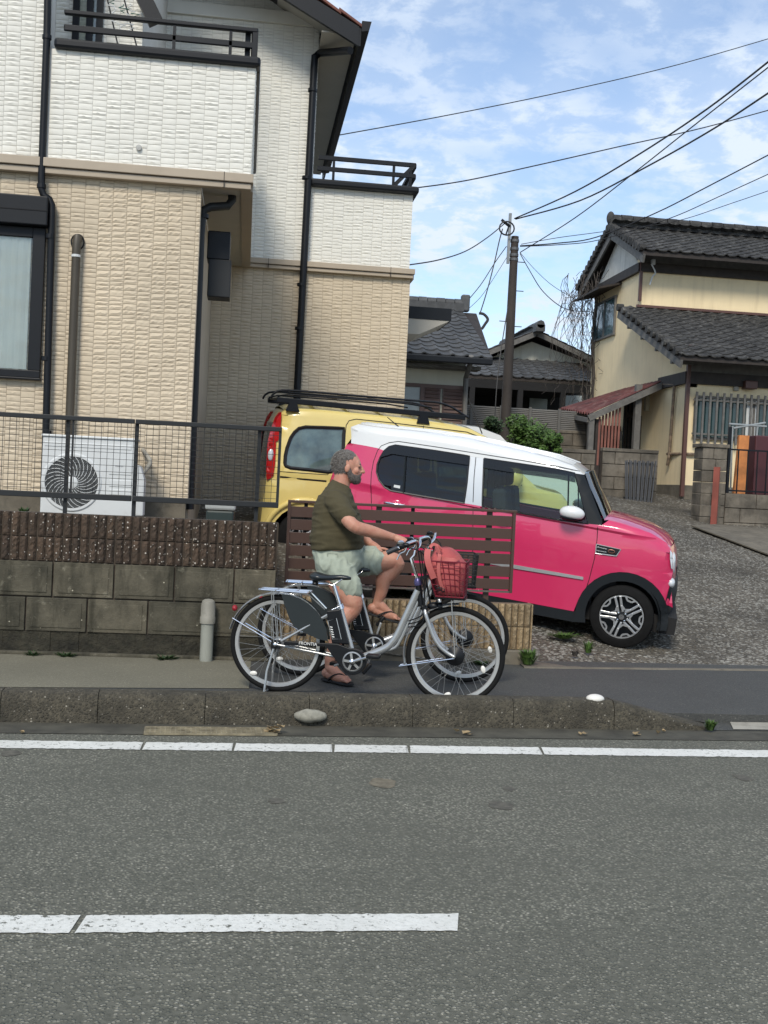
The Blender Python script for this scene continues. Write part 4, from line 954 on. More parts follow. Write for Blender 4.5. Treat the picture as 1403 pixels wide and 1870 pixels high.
# door mirrors, wiper, antenna
mc = car.loc(1045, 937, -car.W-.10)
for sg in (-1, 1):
    c = Vector((mc.x, sg*(car.W+.10), mc.z)); mb_ = MB(); mb_.ell(c, (.118, .075, .068), u=20, v=14)
    for v in mb_.bm.verts:
        if v.co.z < c.z-.045: v.co.z = c.z-.045
    o = obj('door_mirror', mb_, m_whitep, car.o, smooth=50, local=True)
    q = MB(); q.ell(c+Vector((-.02, 0, -.045)), (.085, .06, .03)); q.beam(c+Vector((.02, -sg*.03, -.05)), c+Vector((.06, -sg*.13, -.055)), .05, .03); obj('mirror_base', q, m_clad, o, smooth=40, local=True)
cw = car.loc(1110, 945, -.5); q = MB(); q.box((cw.x-.05, -.56, cw.z-.05), (cw.x+.14, .56, cw.z-.02)); q.beam((cw.x+.02, -.50, cw.z), (cw.x-.02, .05, cw.z+.05), .02, .015); obj('wiper_cowl', q, m_clad, car.o, local=True)
an = car.loc(*T2([(458, 148)])[0]); an.y = -.35; q = MB(); q.ell(an+Vector((.0, 0, .0)), (.03, .012, .014)); q.tube([an+Vector((.0, 0, .01)), an+Vector((-.16, 0, .105))], [.007, .004], 6); obj('antenna', q, m_seal, car.o, local=True)
for x in (0, wb):
    for sg in (-1, 1): car.wheel(x, sg, Rt, .205, z=0, near=(sg < 0))
# ------------------------------------------------ yellow van
th = math.radians(10); Rc = R0*math.cos(th)+Vector((Fw.x, Fw.y, 0)).normalized()*math.sin(th)
kp_ = onD(556, 1010, 13.2); kp_.z = .92+.0; 
kr = onD(553, 1000, 13.25); kr = Vector((kr.x, kr.y, .86)); kf = kr+Rc*2.31+Vector((0, 0, -.07))
van = Car('yellow_van', 'tall pale yellow van with a black roof rack parked behind the pink car', 'van', kf, kr, .91, Vector((.02, -.06, 1)))
van.setprof(lambda x: .72, 1.42, .13, -.62, 3.1, .10, .5, .09)
vt = van.P([(512, 757), (518, 748), (530, 744), (547, 744), (600, 747), (642, 751.5), (700, 757), (776, 766), (830, 775), (862, 784), (899, 803)])
van.top = max(p[1] for p in vt)
vws = [(vt[-1][0]+.30, vt[-1][1]-.22), (vt[-1][0]+.55, vt[-1][1]-.42)]
cow = van.P([(985, 893)])[0]; fr1 = van.P([(1027, 903)])[0]
vws = [(vt[-1][0]*(1-t)+cow[0]*t, vt[-1][1]*(1-t)+cow[1]*t-.02*math.sin(PI*t)) for t in (.33, .66, 1)]
vh = [fr1, (fr1[0]+.10, fr1[1]-.10), (fr1[0]+.16, fr1[1]-.26), (fr1[0]+.18, fr1[1]-.6), (fr1[0]+.10, -.12)]
vr = van.P([(504, 772), (497, 800), (492, 840), (488, 875)]); vx = vr[-1][0]; vrl = [(vx-.02, .35), (vx-.03, .1), (vx+.05, -.12)]
van.x0 = vx-.03; van.x1 = vh[-2][0]; van.out = (vrl[::-1]+vr[::-1]+vt+vws+vh)[1:-1]
bwv = van.P(T5([(165, 480), (168, 430), (178, 385), (200, 325), (222, 292), (250, 268), (290, 260), (400, 263), (517, 268), (512, 400), (500, 520), (420, 530), (300, 515), (200, 505), (172, 494)]))
vzl = -.14
dw2 = van.P([(672, 790), (760, 796), (760, 868), (672, 862)]); dw3 = van.P([(800, 798), (885, 806), (938, 850), (952, 886), (930, 893), (800, 884)])
vbody = [vt[0]]+vt[1:]+vws+vh[:-1]+[(vh[-1][0], vzl)]+[(2.31+.40, vzl)]+arc(2.31, 0, .38, 0, PI, 12)[0:]+[(2.31-.4, vzl), (.40, vzl)]+arc(0, 0, .38, 0, PI, 12)+[(-.4, vzl)]+[(vrl[-1][0], vzl)]+vrl[:2][::-1]+vr[::-1]
van.panel('body_side', vbody, m_yel, holes=(bwv, dw2, dw3), step=.14)
van.sweep('roof', vt[1:], m_yel, crown=.04); van.sweep('windscreen', [vt[-1]]+vws, m_glassc, crown=.03, ins=.04); van.sweep('bonnet', [vws[-1]]+vh[:2], m_yel, crown=.05)
van.sweep('front_bumper', vh[1:], m_clad, crown=.05, nrm=(1, 0)); van.sweep('tailgate', [vt[1], vt[0]]+vr+vrl, m_yel, crown=.02, nrm=(-1, 0))
tg = [(a-.012, b_) for a, b_ in vr]; van.sweep('rear_glass', tg, m_glassd, crown=.022, nrm=(-1, 0), ins=.16)
bf = van.panel('rear_quarter_window', bwv, mat('painted_reflection_glass', (.13, .19, .18), .06, var=.45, vs=4, coat=1., col2=(.03, .05, .055)), off=-.01); van.line('window_seal', bwv+bwv[:1], .022, m_seal, off=-.006)  # reflected surroundings are painted into the pane colour as pale teal mottling
van.panel('door_window', dw2, m_glass, off=-.01); van.panel('door_window', dw3, m_glass, off=-.01); van.line('window_seal', dw3+dw3[:1], .012); van.line('window_seal', dw2+dw2[:1], .012)
tl = van.P(T5([(146, 170), (128, 172), (104, 205), (85, 260), (66, 330), (56, 400), (52, 480), (55, 560), (58, 580), (92, 556), (106, 480), (112, 350), (132, 330)])); tl = [(x if i < 1 else x, z) for i, (x, z) in enumerate(tl)]
van.panel('tail_light', tl, m_red, off=.014, step=.06, both=True)
for sg in (1,):
    c = Vector((vx+.06, sg*(van.W-.11), .88)); q = MB(); q.box((vx-.0, sg*(van.W-.20), .55), (vx+.07, sg*(van.W-.10), 1.22)); obj('tail_lamp_housing', q, m_clad, van.o, local=True, bevel=.02)
p = van.loc(*T5([(70, 425)])[0]); q = MB(); q.ell(Vector((p.x+.02, p.y-.012, p.z)), (.035, .02, .07)); obj('reversing_lamp', q, m_lens, van.o, smooth=True, local=True)
van.line('side_rail', van.P(T5([(137, 556), (412, 583)])), .014, m_seal, off=-.004)
van.line('door_seam', van.P(T5([(520, 400), (525, 300), (530, 250), (548, 222), (590, 213), (800, 235), (990, 258), (1250, 290), (1380, 340)])), .005)
van.line('door_seam', van.P(T5([(990, 252), (990, 280), (975, 500)])), .005); van.line('door_seam', van.P(T5([(130, 525), (420, 545), (470, 450)])), .004)
q = MB(); q.tube([(x, -(van.wid(x, z_)+.0), z_) for x, z_ in arc(0, 0, .45, .05, PI-.05, 20)], .035, 8); obj('wheel_arch', q, m_yel, van.o, smooth=True, local=True)
for x in (0, 2.31):
    for sg in (-1, 1): van.wheel(x, sg, .31, .19, z=0)
q = MB(); q.box((vx+.1, -.8, -.15), (vh[-2][0]-.1, .8, 0)); obj('underbody', q, m_dark, van.o, local=True)
for x in (1.25, .45):
    for sy in (-.4, .4):
        q = MB(); q.box((x, sy-.25, .2), (x+.5, sy+.25, .42)); q.beam((x, sy, .35), (x-.12, sy, .95), .46, .14, (1, 0, 0)); q.beam((x-.14, sy, .96), (x-.16, sy, 1.15), .25, .1, (1, 0, 0)); obj('car_seat', q, m_seat, van.o, local=True, bevel=.04)
mc = van.loc(940, 873, -van.W-.12)
for sg in (-1, 1):
    q = MB(); q.ell(Vector((mc.x, sg*(van.W+.12), mc.z)), (.10, .12, .15), u=18, v=12); q.beam((mc.x+.03, sg*(van.W+.08), mc.z-.08), (mc.x+.08, sg*(van.W-.05), mc.z-.12), .07, .05); obj('door_mirror', q, m_yel, van.o, smooth=40, local=True)
# roof rack
def rk(px, py, y): return van.loc(px, py, y)
yn, yf_ = -(van.W-.14), van.W-.14
for y in (yn, yf_):
    A, B_ = rk(*T5([(115, 97)])[0], yn), rk(*T5([(1240, 205)])[0], yn); A.y = B_.y = y
    q = MB(); q.beam(A, B_, .03, .065); obj('rack_beam', q, m_black, van.o, local=True, bevel=.008)
    tp = [rk(*p, yn) for p in T5([(82, 88), (100, 60), (150, 42), (300, 50), (560, 72), (850, 96), (1000, 108), (1080, 116), (1150, 138), (1205, 172), (1262, 208)])]
    for p in tp: p.y = y
    q = MB(); q.tube(spline(tp, 3), .014, 7); obj('rack_rail', q, m_black, van.o, smooth=True, local=True)
    tp = [rk(*p, yn) for p in T5([(120, 78), (180, 66), (400, 82), (700, 104), (900, 122), (1040, 146)])]
    for p in tp: p.y = y+.0
    q = MB(); q.tube(tp, .010, 6); obj('rack_rail', q, m_black, van.o, smooth=True, local=True)
    for px in (212, 985):
        t = (px-115)/1125; c = A.lerp(B_, t); q = MB(); q.prism([(c.x-.08, y-.04, c.z-.12), (c.x+.08, y-.04, c.z-.12), (c.x+.045, y-.04, c.z-.02), (c.x-.045, y-.04, c.z-.02)], (0, .08, 0)); obj('rack_foot', q, m_black, van.o, local=True)
for t in (.02, .2, .38, .56, .74, .9):
    c = A.lerp(B_, t); q = MB(); q.beam((c.x, yn, c.z+.02), (c.x, yf_, c.z+.02), .05, .02); obj('rack_crossbar', q, m_black, van.o, local=True)
for x0_, y0_ in ((.2, yn),):
    pass
p = van.loc(*T5([(1340, 300)])[0], -.3); q = MB(); q.tube([p, p+Vector((-.22, 0, .42))], [.008, .004], 6); obj('antenna', q, m_seal, van.o, local=True)
# white car beyond
wc = root('white_car', 'white car half hidden behind the yellow van beside the utility pole', 'car', tuple(onD(880, 880, 17)))
p = onD(885, 880, 17); Xc_ = R0.copy(); Yc_ = Vector((-R0.y, R0.x, 0)); c0 = onD(926, 802, 17); zr = c0.z
def WC(x, y, z): v = c0+R0*x+Yc_*y; v.z = z; return v
gz = gh(c0.x, c0.y); H_ = zr
prof = [(-2.3, gz+.3), (-2.3, gz+.85), (-2.2, H_-.06), (-1.95, H_+.17), (-1.2, H_+.21), (-.45, H_+.16), (-.1, H_+.05), (.08, H_-.12)]
q = MB(); rings = []
for x, z in prof: rings.append([q.bm.verts.new(WC(x, .75+.75*u, z+.05*(1-u*u))) for u in (-1, -.9, -.6, 0, .6, .9, 1)])
for A, B_ in zip(rings, rings[1:]):
    for k in range(6): q.bm.faces.new((A[k], A[k+1], B_[k+1], B_[k]))
side = [WC(x, -.0, z+.0) for x, z in prof[2:]]+[WC(x-(.05 if x > 0 else 0), -.0, z-.17) for x, z in prof[2:][::-1]]; q.prism(side, Yc_*.06); obj('roof', q, m_whitep, wc, smooth=30)
q = MB(); q.prism([WC(-2.3, 0, gz+.3), WC(-2.3, 0, gz+.85), WC(.9, 0, gz+.85), WC(.9, 0, gz+.3)], Yc_*1.5); q.prism([WC(.9, 0, gz+.3), WC(.9, 0, gz+.85), WC(1.4, 0, gz+.75), WC(1.4, 0, gz+.3)], Yc_*1.5); obj('body', q, m_whitep, wc)
q = MB(); q.prism([WC(-2.2, .03, gz+.85), WC(-2.15, .03, H_-.08), WC(-.1, .03, H_+.0), WC(.06, .03, H_-.13), WC(.6, .03, gz+.86)], Yc_*1.44); obj('cabin_glass', q, m_glassd, wc)
for x in (-1.7, .8):
    for y in (0, 1.35):
        q = MB(); q.lathe(WC(x, y, gz+.29), Yc_, [(0, 0), (.2, 0), (.29, .02), (.29, .14), (0, .15)], 20); obj('wheel', q, m_tyre, wc)
# ------------------------------------------------ bicycles (local frame: x forward, y away from the camera, z up, origin under the rear hub)
m_frame = mat('frame_silver', (.42, .43, .43), .26, metal=.6, var=.04, vs=6)
m_rimal = mat('rim_aluminium', (.56, .56, .55), .3, metal=.7, var=.03)
m_rub = mat('bicycle_rubber', (.009, .009, .009), .8, spec=.2)
m_spoke = mat('spoke_steel', (.5, .5, .48), .3, metal=.8)
m_blk = mat('black_plastic', (.006, .007, .009), .4, spec=.3, var=.1)
m_guard = mat('skirt_guard', (.022, .028, .030), .42, spec=.3, var=.1, vs=3)
m_redw = mat('red_basket_wire', (.16, .006, .018), .4)
m_blkw = mat('black_basket_wire', (.012, .012, .012), .5)
m_grip = mat('grip_rubber', (.018, .022, .028), .55)
m_saddle = mat('saddle_vinyl', (.016, .022, .026), .30, var=.1, bump=.1)
m_refl = mat('white_reflector', (.78, .76, .70), .3)
m_refr = mat('red_reflector', (.30, .01, .02), .3)
m_print = mat('white_print', (.75, .75, .72), .5)
A_, B_2 = onZ(503, 1263, .10), onZ(827, 1288, .10)
def frame_of(A, B):
    X = (B-A); X.z = 0; X.normalize(); Y = Vector((-X.y, X.x, 0))
    return Matrix(((X.x, Y.x, 0, A.x), (X.y, Y.y, 0, A.y), (0, 0, 1, A.z), (0, 0, 0, 1)))
Mb = frame_of(A_, B_2); Mbi = Mb.inverted(); WBk = (B_2-A_).length; RW = .33
Yb = (Mb.to_3x3() @ Vector((0, 1, 0)))
def bl_(px, py, y=0.): return Mbi @ onP(px, py, Mb @ Vector((0, y, 0)), Yb)
def Z1(x, y): return (400+x/2.598, 780+y/2.598)
def Z2(x, y): return (560+x/7.015, 1020+y/7.015)
def Z3(x, y): return (700+x/5.843, 960+y/5.843)
def Z4(x, y): return (400+x/5.846, 1030+y/5.846)
bike = root('bicycle', 'silver step-through bicycle nearest the road with a red wire basket and an empty black saddle', 'bicycle', None, M=Mb, group=None)
def BO(name, q, m, parent=bike, smooth=40, **k): return obj(name, q, m, parent, smooth=smooth, local=True, **k)
def btube(name, pts, r, m, parent=None, n=10, sp=0, **k):
    q = MB(); q.tube(spline(pts, sp) if sp else pts, r if not sp or not isinstance(r, list) else r, n); return BO(name, q, m, parent or bike, **k)
hubs = (Vector((0, 0, RW)), Vector((WBk, 0, RW)))
def bwheel(c, hubr, seed, m_hub, fl):
    wr = bpy.data.objects.new('wheel', None); COL.link(wr); wr.parent = bike; INV[wr] = INV[bike]
    q = MB(); q.lathe(c, (0, 1, 0), [(RW-.019+.019*math.cos(a), .019*math.sin(a)) for a in (2*PI*k/10 for k in range(10))], 64, closed=True); BO('tyre', q, m_rub, wr)
    q = MB(); q.lathe(c, (0, 1, 0), [(RW-.036, -.013), (RW-.058, -.011), (RW-.062, 0), (RW-.058, .011), (RW-.036, .013), (RW-.034, 0)], 64, closed=True); BO('rim', q, m_rimal, wr, smooth=30)
    rn = random.Random(seed)
    for k in range(36):
        a = 2*PI*k/36+seed*.05; sg = 1 if k % 2 else -1; tw = (1 if (k//2) % 2 else -1)*1.05
        p = c+Vector((math.cos(a), 0, math.sin(a)))*(RW-.06); h = c+Vector((math.cos(a+tw), 0, math.sin(a+tw)))*hubr+Vector((0, sg*.03, 0))
        q = MB(); q.tube([h, p], .0012, 4); BO('spoke', q, m_spoke, wr, smooth=False)
    q = MB(); q.lathe(c+Vector((0, -.045, 0)), (0, 1, 0), [(0, -.012), (.012, -.01), (hubr*.55, 0), (hubr, .012), (hubr, .018), (hubr*.8, .02), (hubr*.8, .068), (hubr, .07), (hubr, .078), (hubr*.5, .09), (0, .1)], 28); hb = BO('hub', q, m_hub, wr, smooth=30)
    if fl:
        for k in range(18):
            a = 2*PI*k/18; q = MB(); q.lathe(c+Vector((math.cos(a)*hubr, -.032, math.sin(a)*hubr)), (0, 1, 0), [(.007, 0), (.007, .012)], 6); BO('hub_lug', q, m_hub, hb)
    return wr
w1 = bwheel(hubs[0], .035, 1, m_frame, False); w2 = bwheel(hubs[1], .062, 2, m_blk, True)
for wv, c, a in ((w2, hubs[1], -.38), (w2, hubs[1], -1.72), (w1, hubs[0], -2.2)):
    p = c+Vector((math.cos(a), 0, math.sin(a)))*(RW*.62 if wv is w2 and a > -1 else RW*.80); q = MB(); q.ell(p+Vector((0, -.012, 0)), (.026, .009, .016), Matrix.Rotation(-a+.9, 3, 'Y')); BO('spoke_reflector', q, m_refl, wv)
# frame
dn = [bl_(*Z3(375, 690)), bl_(*Z3(300, 850)), bl_(*Z3(225, 1010)), bl_(*Z3(160, 1150)), bl_(*Z3(100, 1240)), bl_(*Z3(20, 1310)), bl_(*Z2(760, 1250)), bl_(*Z2(640, 1285))]
btube('down_tube', dn, .0255, m_frame, sp=5, n=14)
btube('down_tube', [p+Vector((.02, 0, -.035)) for p in dn[:5]]+[dn[5]+Vector((.01, 0, -.012))], .012, m_frame, sp=4)
bb = bl_(*Z2(618, 1298)); sc_t = bl_(*Z2(432, 610)); hd0, hd1 = bl_(*Z3(405, 860)), bl_(*Z3(370, 590))
btube('seat_tube', [bb, sc_t], .017, m_frame); 
sp_t = bl_(*Z2(345, 330)); btube('seat_post', [sc_t, sp_t], .0135, m_chrome)
q = MB(); q.lathe(sc_t, (sp_t-sc_t), [(.024, -.02), (.024, .012), (.016, .016)], 14); cl = BO('seat_clamp', q, m_chrome); btube('clamp_lever', [sc_t+Vector((0, -.03, 0)), sc_t+Vector((-.05, -.04, -.025))], .006, m_chrome, cl)
for sg in (-1, 1):
    o_ = Vector((0, sg*.055, 0)); ax_ = hubs[0]+o_
    btube('seat_stay', [sc_t+Vector((0, sg*.018, -.01)), ax_], .0085, m_frame)
    btube('seat_stay', [sc_t+Vector((-.01, sg*.016, -.03)), ax_+Vector((.02, 0, .02))], .006, m_frame)
    btube('chain_stay', [bb+Vector((0, sg*.03, 0)), ax_], .009, m_frame)
    q = MB(); q.box((-.03, sg*.058-.003, RW-.03), (.035, sg*.058+.003, RW+.03)); BO('dropout', q, m_blk)
    q = MB(); q.lathe(ax_, (0, sg, 0), [(.013, 0), (.013, .022), (.006, .026), (0, .026)], 10); BO('axle_nut', q, m_chrome)
btube('head_tube', [hd0, hd1], .021, m_blk); 
q = MB(); q.lathe(hd1, (hd1-hd0), [(.026, -.028), (.028, -.01), (.024, .008), (.017, .02)], 16); BO('headset', q, mat('headset_violet', (.10, .09, .22), .3, metal=.5))
# fork
cr = bl_(*Z3(450, 900))
for sg in (-1, 1):
    o_ = Vector((0, sg*.05, 0)); pts = [cr+Vector((0, sg*.03, .01)), bl_(*Z3(470, 960))+o_, bl_(*Z3(530, 1140))+o_, bl_(*Z3(600, 1265))+o_, bl_(*Z3(690, 1345))+o_, hubs[1]+o_*1.1]
    btube('fork_blade', pts, [.015]*9+[.014]*9+[.012]*8 if False else .0135, m_frame, sp=5)
q = MB(); q.tube([hd0, cr+Vector((.004, 0, .01))], .02, 12); q.beam(cr+Vector((0, -.045, .01)), cr+Vector((0, .045, .01)), .035, .03); BO('fork_crown', q, m_blk)
mg = [(bl_(*Z3(560, 1260), -.03)), bl_(*Z3(590, 1340), -.03), bl_(*Z3(720, 1440), -.03), bl_(*Z3(745, 1400), -.03), bl_(*Z3(620, 1290), -.03)]
q = MB(); q.prism(mg, (0, .02, 0)); BO('motor_bracket', q, m_blk)
# bars
st0 = hd1; st1 = bl_(*Z3(300, 350)); st1.y = 0
btube('handlebar_stem', [st0, st1, st1+Vector((.022, 0, .022)), bl_(*Z3(350, 262))], .0125, m_chrome, n=12)
bc = bl_(*Z3(352, 255))
for sg in (-1, 1):
    ge = bl_(*Z3(38, 290), -.27); gs = bl_(*Z3(170, 230), -.255); u1 = bl_(*Z3(300, 175), -.17); u2 = bl_(*Z3(360, 165), -.07)
    G = [bc, Vector((bc.x+.015, -.05, bc.z+.03)), Vector((u2.x, -.10, u2.z+.0)), Vector((u1.x, -.19, u1.z)), gs, ge]
    G = [Vector((p.x, -sg*p.y if sg > 0 else p.y, p.z)) for p in G]
    hb = btube('handlebar', G[:5]+[G[5]], .011, m_chrome, sp=5, n=10)
    btube('grip', [G[4].lerp(G[5], .1), G[5]], .0168, m_grip, hb, n=14)
    c = G[4].lerp(G[3], .12); q = MB(); q.ell(c+Vector((0, 0, .004)), (.032, .02, .022)); q.ell(c+Vector((.035, 0, .012)), (.028, .016, .016)); BO('brake_housing', q, m_blk, hb)
    q = MB(); q.lathe(c+Vector((.0, 0, .018)), (0, 0, 1), [(.022, 0), (.024, .012), (.014, .022), (0, .024)], 14); BO('bell' if sg < 0 else 'display_unit', q, m_chrome if sg < 0 else m_blk, hb)
    lv = [c+Vector((.03, 0, -.01)), c+Vector((.0, 0, -.038)), c+Vector((-.04, 0, -.052)), c+Vector((-.075, 0, -.078))] 
    lv = [c+Vector((.04, 0, -.004)), c+Vector((.028, 0, -.030)), c+Vector((.0, 0, -.046)), c+Vector((-.018, 0, -.085))]
    btube('brake_lever', lv, [.007]*4 if False else .0055, m_refl if False else m_chrome, hb, sp=4)
    btube('brake_cable', spline([c+Vector((.03, 0, 0)), Vector((bc.x+.06, sg*.10, bc.z-.02)), Vector((hd1.x+.05, sg*.03, hd1.z+.04)), Vector((cr.x+.03, sg*.02, cr.z+.05))], 5), .004, m_blk, hb, n=6)
for k in range(3):
    btube('cable', spline([Vector((bc.x+.02+.012*k, -.05+.03*k, bc.z)), Vector((hd1.x+.03+.015*k, -.03, hd1.z+.02)), Vector((hd1.x+.05, -.03, hd1.z-.07-.02*k)), Vector((cr.x-.01, -.035, cr.z-.02-.03*k)), Vector((dn[2].x+.03, -.028, dn[2].z-.02*k))], 5), .0042, m_blk, n=6)
q = MB(); hx = Vector((cr.x+.055, 0, cr.z+.03)); q.ell(hx, (.045, .03, .028)); q.lathe(hx+Vector((.03, 0, 0)), (1, 0, 0), [(.027, 0), (.03, .02), (.024, .028), (0, .03)], 14); BO('headlamp', q, m_blk)
# saddle
sa, sb_ = bl_(568, 1050), bl_(641, 1054); q = MB(); rings = []; n = 14; zt_s = bl_(600, 1046).z; Ls = sb_.x-sa.x
for i in range(13):
    t = i/12; x = sa.x+Ls*t; hw = (.085*math.sin(PI*min(1, t*1.25+.18))**.6 if t < .5 else .03+.055*max(0, 1-(t-.35)/.35)**1.4) if t > 0 else .045
    hw = max(.018, [.05, .082, .095, .098, .09, .07, .05, .038, .03, .026, .024, .022, .014][i]); top = zt_s-[.012, .0, -.002, .003, .009, .013, .014, .012, .010, .008, .009, .012, .02][i]; dep = [.03, .05, .055, .05, .042, .036, .033, .031, .03, .03, .03, .026, .016][i]
    rings.append([q.bm.verts.new((x, hw*math.cos(a), top-dep*.5+dep*.5*math.sin(a)*(1 if math.sin(a) > 0 else 1.3))) for a in (2*PI*k/n for k in range(n))])
for A, B_ in zip(rings, rings[1:]):
    for k in range(n): q.bm.faces.new((A[k], A[(k+1) % n], B_[(k+1) % n], B_[k]))
q.bm.faces.new(rings[0]); q.bm.faces.new(rings[-1]); sd_o = BO('saddle', q, m_saddle, smooth=True)
for sg in (-1, 1): btube('saddle_rail', [Vector((sa.x+.06, sg*.04, zt_s-.06)), Vector((sp_t.x, sg*.025, sp_t.z-.005)), Vector((sa.x+.22, sg*.015, zt_s-.035))], .004, m_chrome, sd_o)
q = MB(); q.lathe(Vector((sa.x+.04, -.035, zt_s-.085)), (0, 0, 1), [(.018, 0), (.022, .01), (.018, .02), (.022, .03), (.018, .04)], 12); BO('saddle_spring', q, m_blk, sd_o)
# chain case, crank, battery
pc0 = bl_(*Z4(700, 820), -.07); pc1 = bl_(*Z4(700, 862), -.07); R_c = .088; ccn = Vector((bb.x, -.075, bb.z))
top_ = [pc0, bl_(*Z4(1000, 838), -.07), bl_(*Z2(400, 1090), -.07)]
poly = top_+[ccn+Vector((math.cos(a), 0, math.sin(a)))*R_c for a in (PI*.5-PI*1.42*k/20+.25 for k in range(21))]+[bl_(*Z4(1150, 880), -.07)+Vector((0, 0, -.0)), bl_(*Z4(900, 868), -.07), pc1]
poly = [Vector((p.x, -.088, p.z)) for p in poly]; q = MB(); q.prism(poly, (0, .03, 0)); cc = BO('chain_case', q, m_blk, smooth=False, bevel=.003)
q = MB(); q.lathe(ccn+Vector((0, -.02, 0)), (0, 1, 0), [(.068, .006), (.060, -.002), (.056, .004), (.055, .008)], 36); BO('chainring', q, m_frame, cc)
for k in range(5):
    a = PI/2+.2+2*PI*k/5; r_ = Vector((math.cos(a), 0, math.sin(a))); q = MB(); q.beam(ccn+Vector((0, -.021, 0)), ccn+r_*.058+Vector((0, -.019, 0)), .016, .007, (0, 1, 0)); BO('chainring_arm', q, m_frame, cc)
q = MB(); q.lathe(ccn+Vector((0, -.02, 0)), (0, -1, 0), [(.02, 0), (.02, .012), (.012, .018), (0, .019)], 18); BO('crank_boss', q, m_chrome, cc)
for sg, pp in ((-1, bl_(*Z2(872, 1238), -.12)), (1, None)):
    if pp is None: pp = Vector((2*bb.x-pe.x, .12, 2*bb.z-pe.z)); s0 = Vector((bb.x, .06, bb.z))
    else: pe = pp.copy(); s0 = ccn+Vector((0, -.03, 0))
    q = MB(); q.beam(s0, Vector((pp.x, s0.y-.0, pp.z)), .016, .024, (0, 1, 0)); ck = BO('crank', q, m_chrome if sg < 0 else m_frame, bevel=.004)
    q = MB(); q.box((pp.x-.045, min(pp.y, pp.y+sg*.085), pp.z-.012), (pp.x+.045, max(pp.y, pp.y+sg*.085), pp.z+.012)); BO('pedal', q, m_blk, ck, bevel=.006)
bp = [bl_(*Z2(268, 660)), bl_(*Z2(445, 640)), bl_(*Z2(560, 1090)), bl_(*Z2(340, 1080))]
q = MB(); q.prism([Vector((p.x, -.045, p.z)) for p in bp], (0, .09, 0)); bt = BO('battery', q, m_blk, smooth=False, bevel=.008)
q = MB(); pl = [bl_(*Z2(290, 790)), bl_(*Z2(400, 755)), bl_(*Z2(462, 1020)), bl_(*Z2(350, 1020))]; q.tube([Vector((p.x, -.048, p.z)) for p in pl], .0035, 5, True); BO('battery_trim', q, m_frame, bt)
# mudguards
def fender(name, c, a0, a1, R=RW+.022):
    q = MB(); rings = []; n = 26
    for i in range(n+1):
        a = a0+(a1-a0)*i/n; r_ = Vector((math.cos(a), 0, math.sin(a)))
        rings.append([q.bm.verts.new(c+r_*(R-.012*abs(u)**2)+Vector((0, .028*u, 0))) for u in (-1, -.7, 0, .7, 1)])
    for A, B_ in zip(rings, rings[1:]):
        for k in range(4): q.bm.faces.new((A[k], A[k+1], B_[k+1], B_[k]))
    return BO(name, q, m_frame, norm=True)
def ang(c, p): return math.atan2(p.z-c.z, p.x-c.x)
fa = fender('rear_mudguard', hubs[0], ang(hubs[0], bl_(*Z4(95, 715))), -2*PI+PI*2+.0+.12) if False else fender('rear_mudguard', hubs[0], PI-.0-.22, .15)
fb = fender('front_mudguard', hubs[1], ang(hubs[1], bl_(*Z3(180, 1500))) % (2*PI), PI*.5-.02)
for sg in (-1, 1):
    for pz in (0,):
        btube('mudguard_stay', [hubs[0]+Vector((0, sg*.05, pz)), Vector((-.315, sg*.03, RW+.155+pz*1.2))], .0035, m_chrome, n=5)
        e_ = bl_(*Z3(175, 1490)); btube('mudguard_stay', [hubs[1]+Vector((0, sg*.055, -.01+pz)), Vector((e_.x, sg*.03, e_.z+pz*.5))], .0035, m_chrome, n=5)
q = MB(); p = Vector((-.31, 0, RW+.22)); q.ell(p, (.018, .025, .022)); BO('rear_reflector', q, m_refr, bike)
# skirt guard
sgp = [Z4(*p) for p in ((668, 320), (760, 330), (860, 365), (960, 425), (1050, 510), (1110, 600), (1150, 700), (1165, 825), (1060, 800), (960, 755), (880, 715), (800, 670), (745, 560), (705, 450))]
for sg in (-1, 1):
    pl = [bl_(*p, -.04) for p in sgp]; pl = [Vector((p.x, sg*.040, p.z)) for p in pl]; q = MB(); q.prism(pl, (0, .003*sg, 0)); BO('skirt_guard', q, m_guard, smooth=False)
# carrier
ra_, rb_ = bl_(*Z4(450, 262)), bl_(*Z4(972, 298))
for y in (-.07, -.035, .035, .07):
    btube('carrier_rail', [Vector((ra_.x, y*.8, ra_.z)), Vector((rb_.x, y, rb_.z))], .0065, m_chrome, n=7)
for t in (.03, .35, .75, .98): btube('carrier_crossbar', [Vector((ra_.x+(rb_.x-ra_.x)*t, -.07, ra_.z+(rb_.z-ra_.z)*t)), Vector((ra_.x+(rb_.x-ra_.x)*t, .07, ra_.z+(rb_.z-ra_.z)*t))], .006, m_chrome, n=6)
for sg in (-1, 1):
    for dx_ in (-.012, .012): btube('carrier_stay', [Vector((bl_(*Z4(593, 290)).x+dx_*.5, sg*.065, ra_.z)), Vector((dx_+.0, sg*.058, RW+.01))], .0035, m_frame, n=6)
    btube('carrier_strut', [Vector((rb_.x-.01, sg*.05, rb_.z)), Vector((bl_(*Z4(1140, 480)).x, sg*.03, bl_(*Z4(1140, 480)).z))], .005, m_chrome, n=6)
    btube('kickstand', [Vector((-.01, sg*.065, RW-.03)), Vector((-.045, sg*.085, RW-.18)), Vector((-.05, sg*.11, .012))], .008, m_frame, n=8)
btube('stand_crossbar', [Vector((-.05, -.11, .012)), Vector((-.05, .11, .012))], .007, m_frame, n=8)
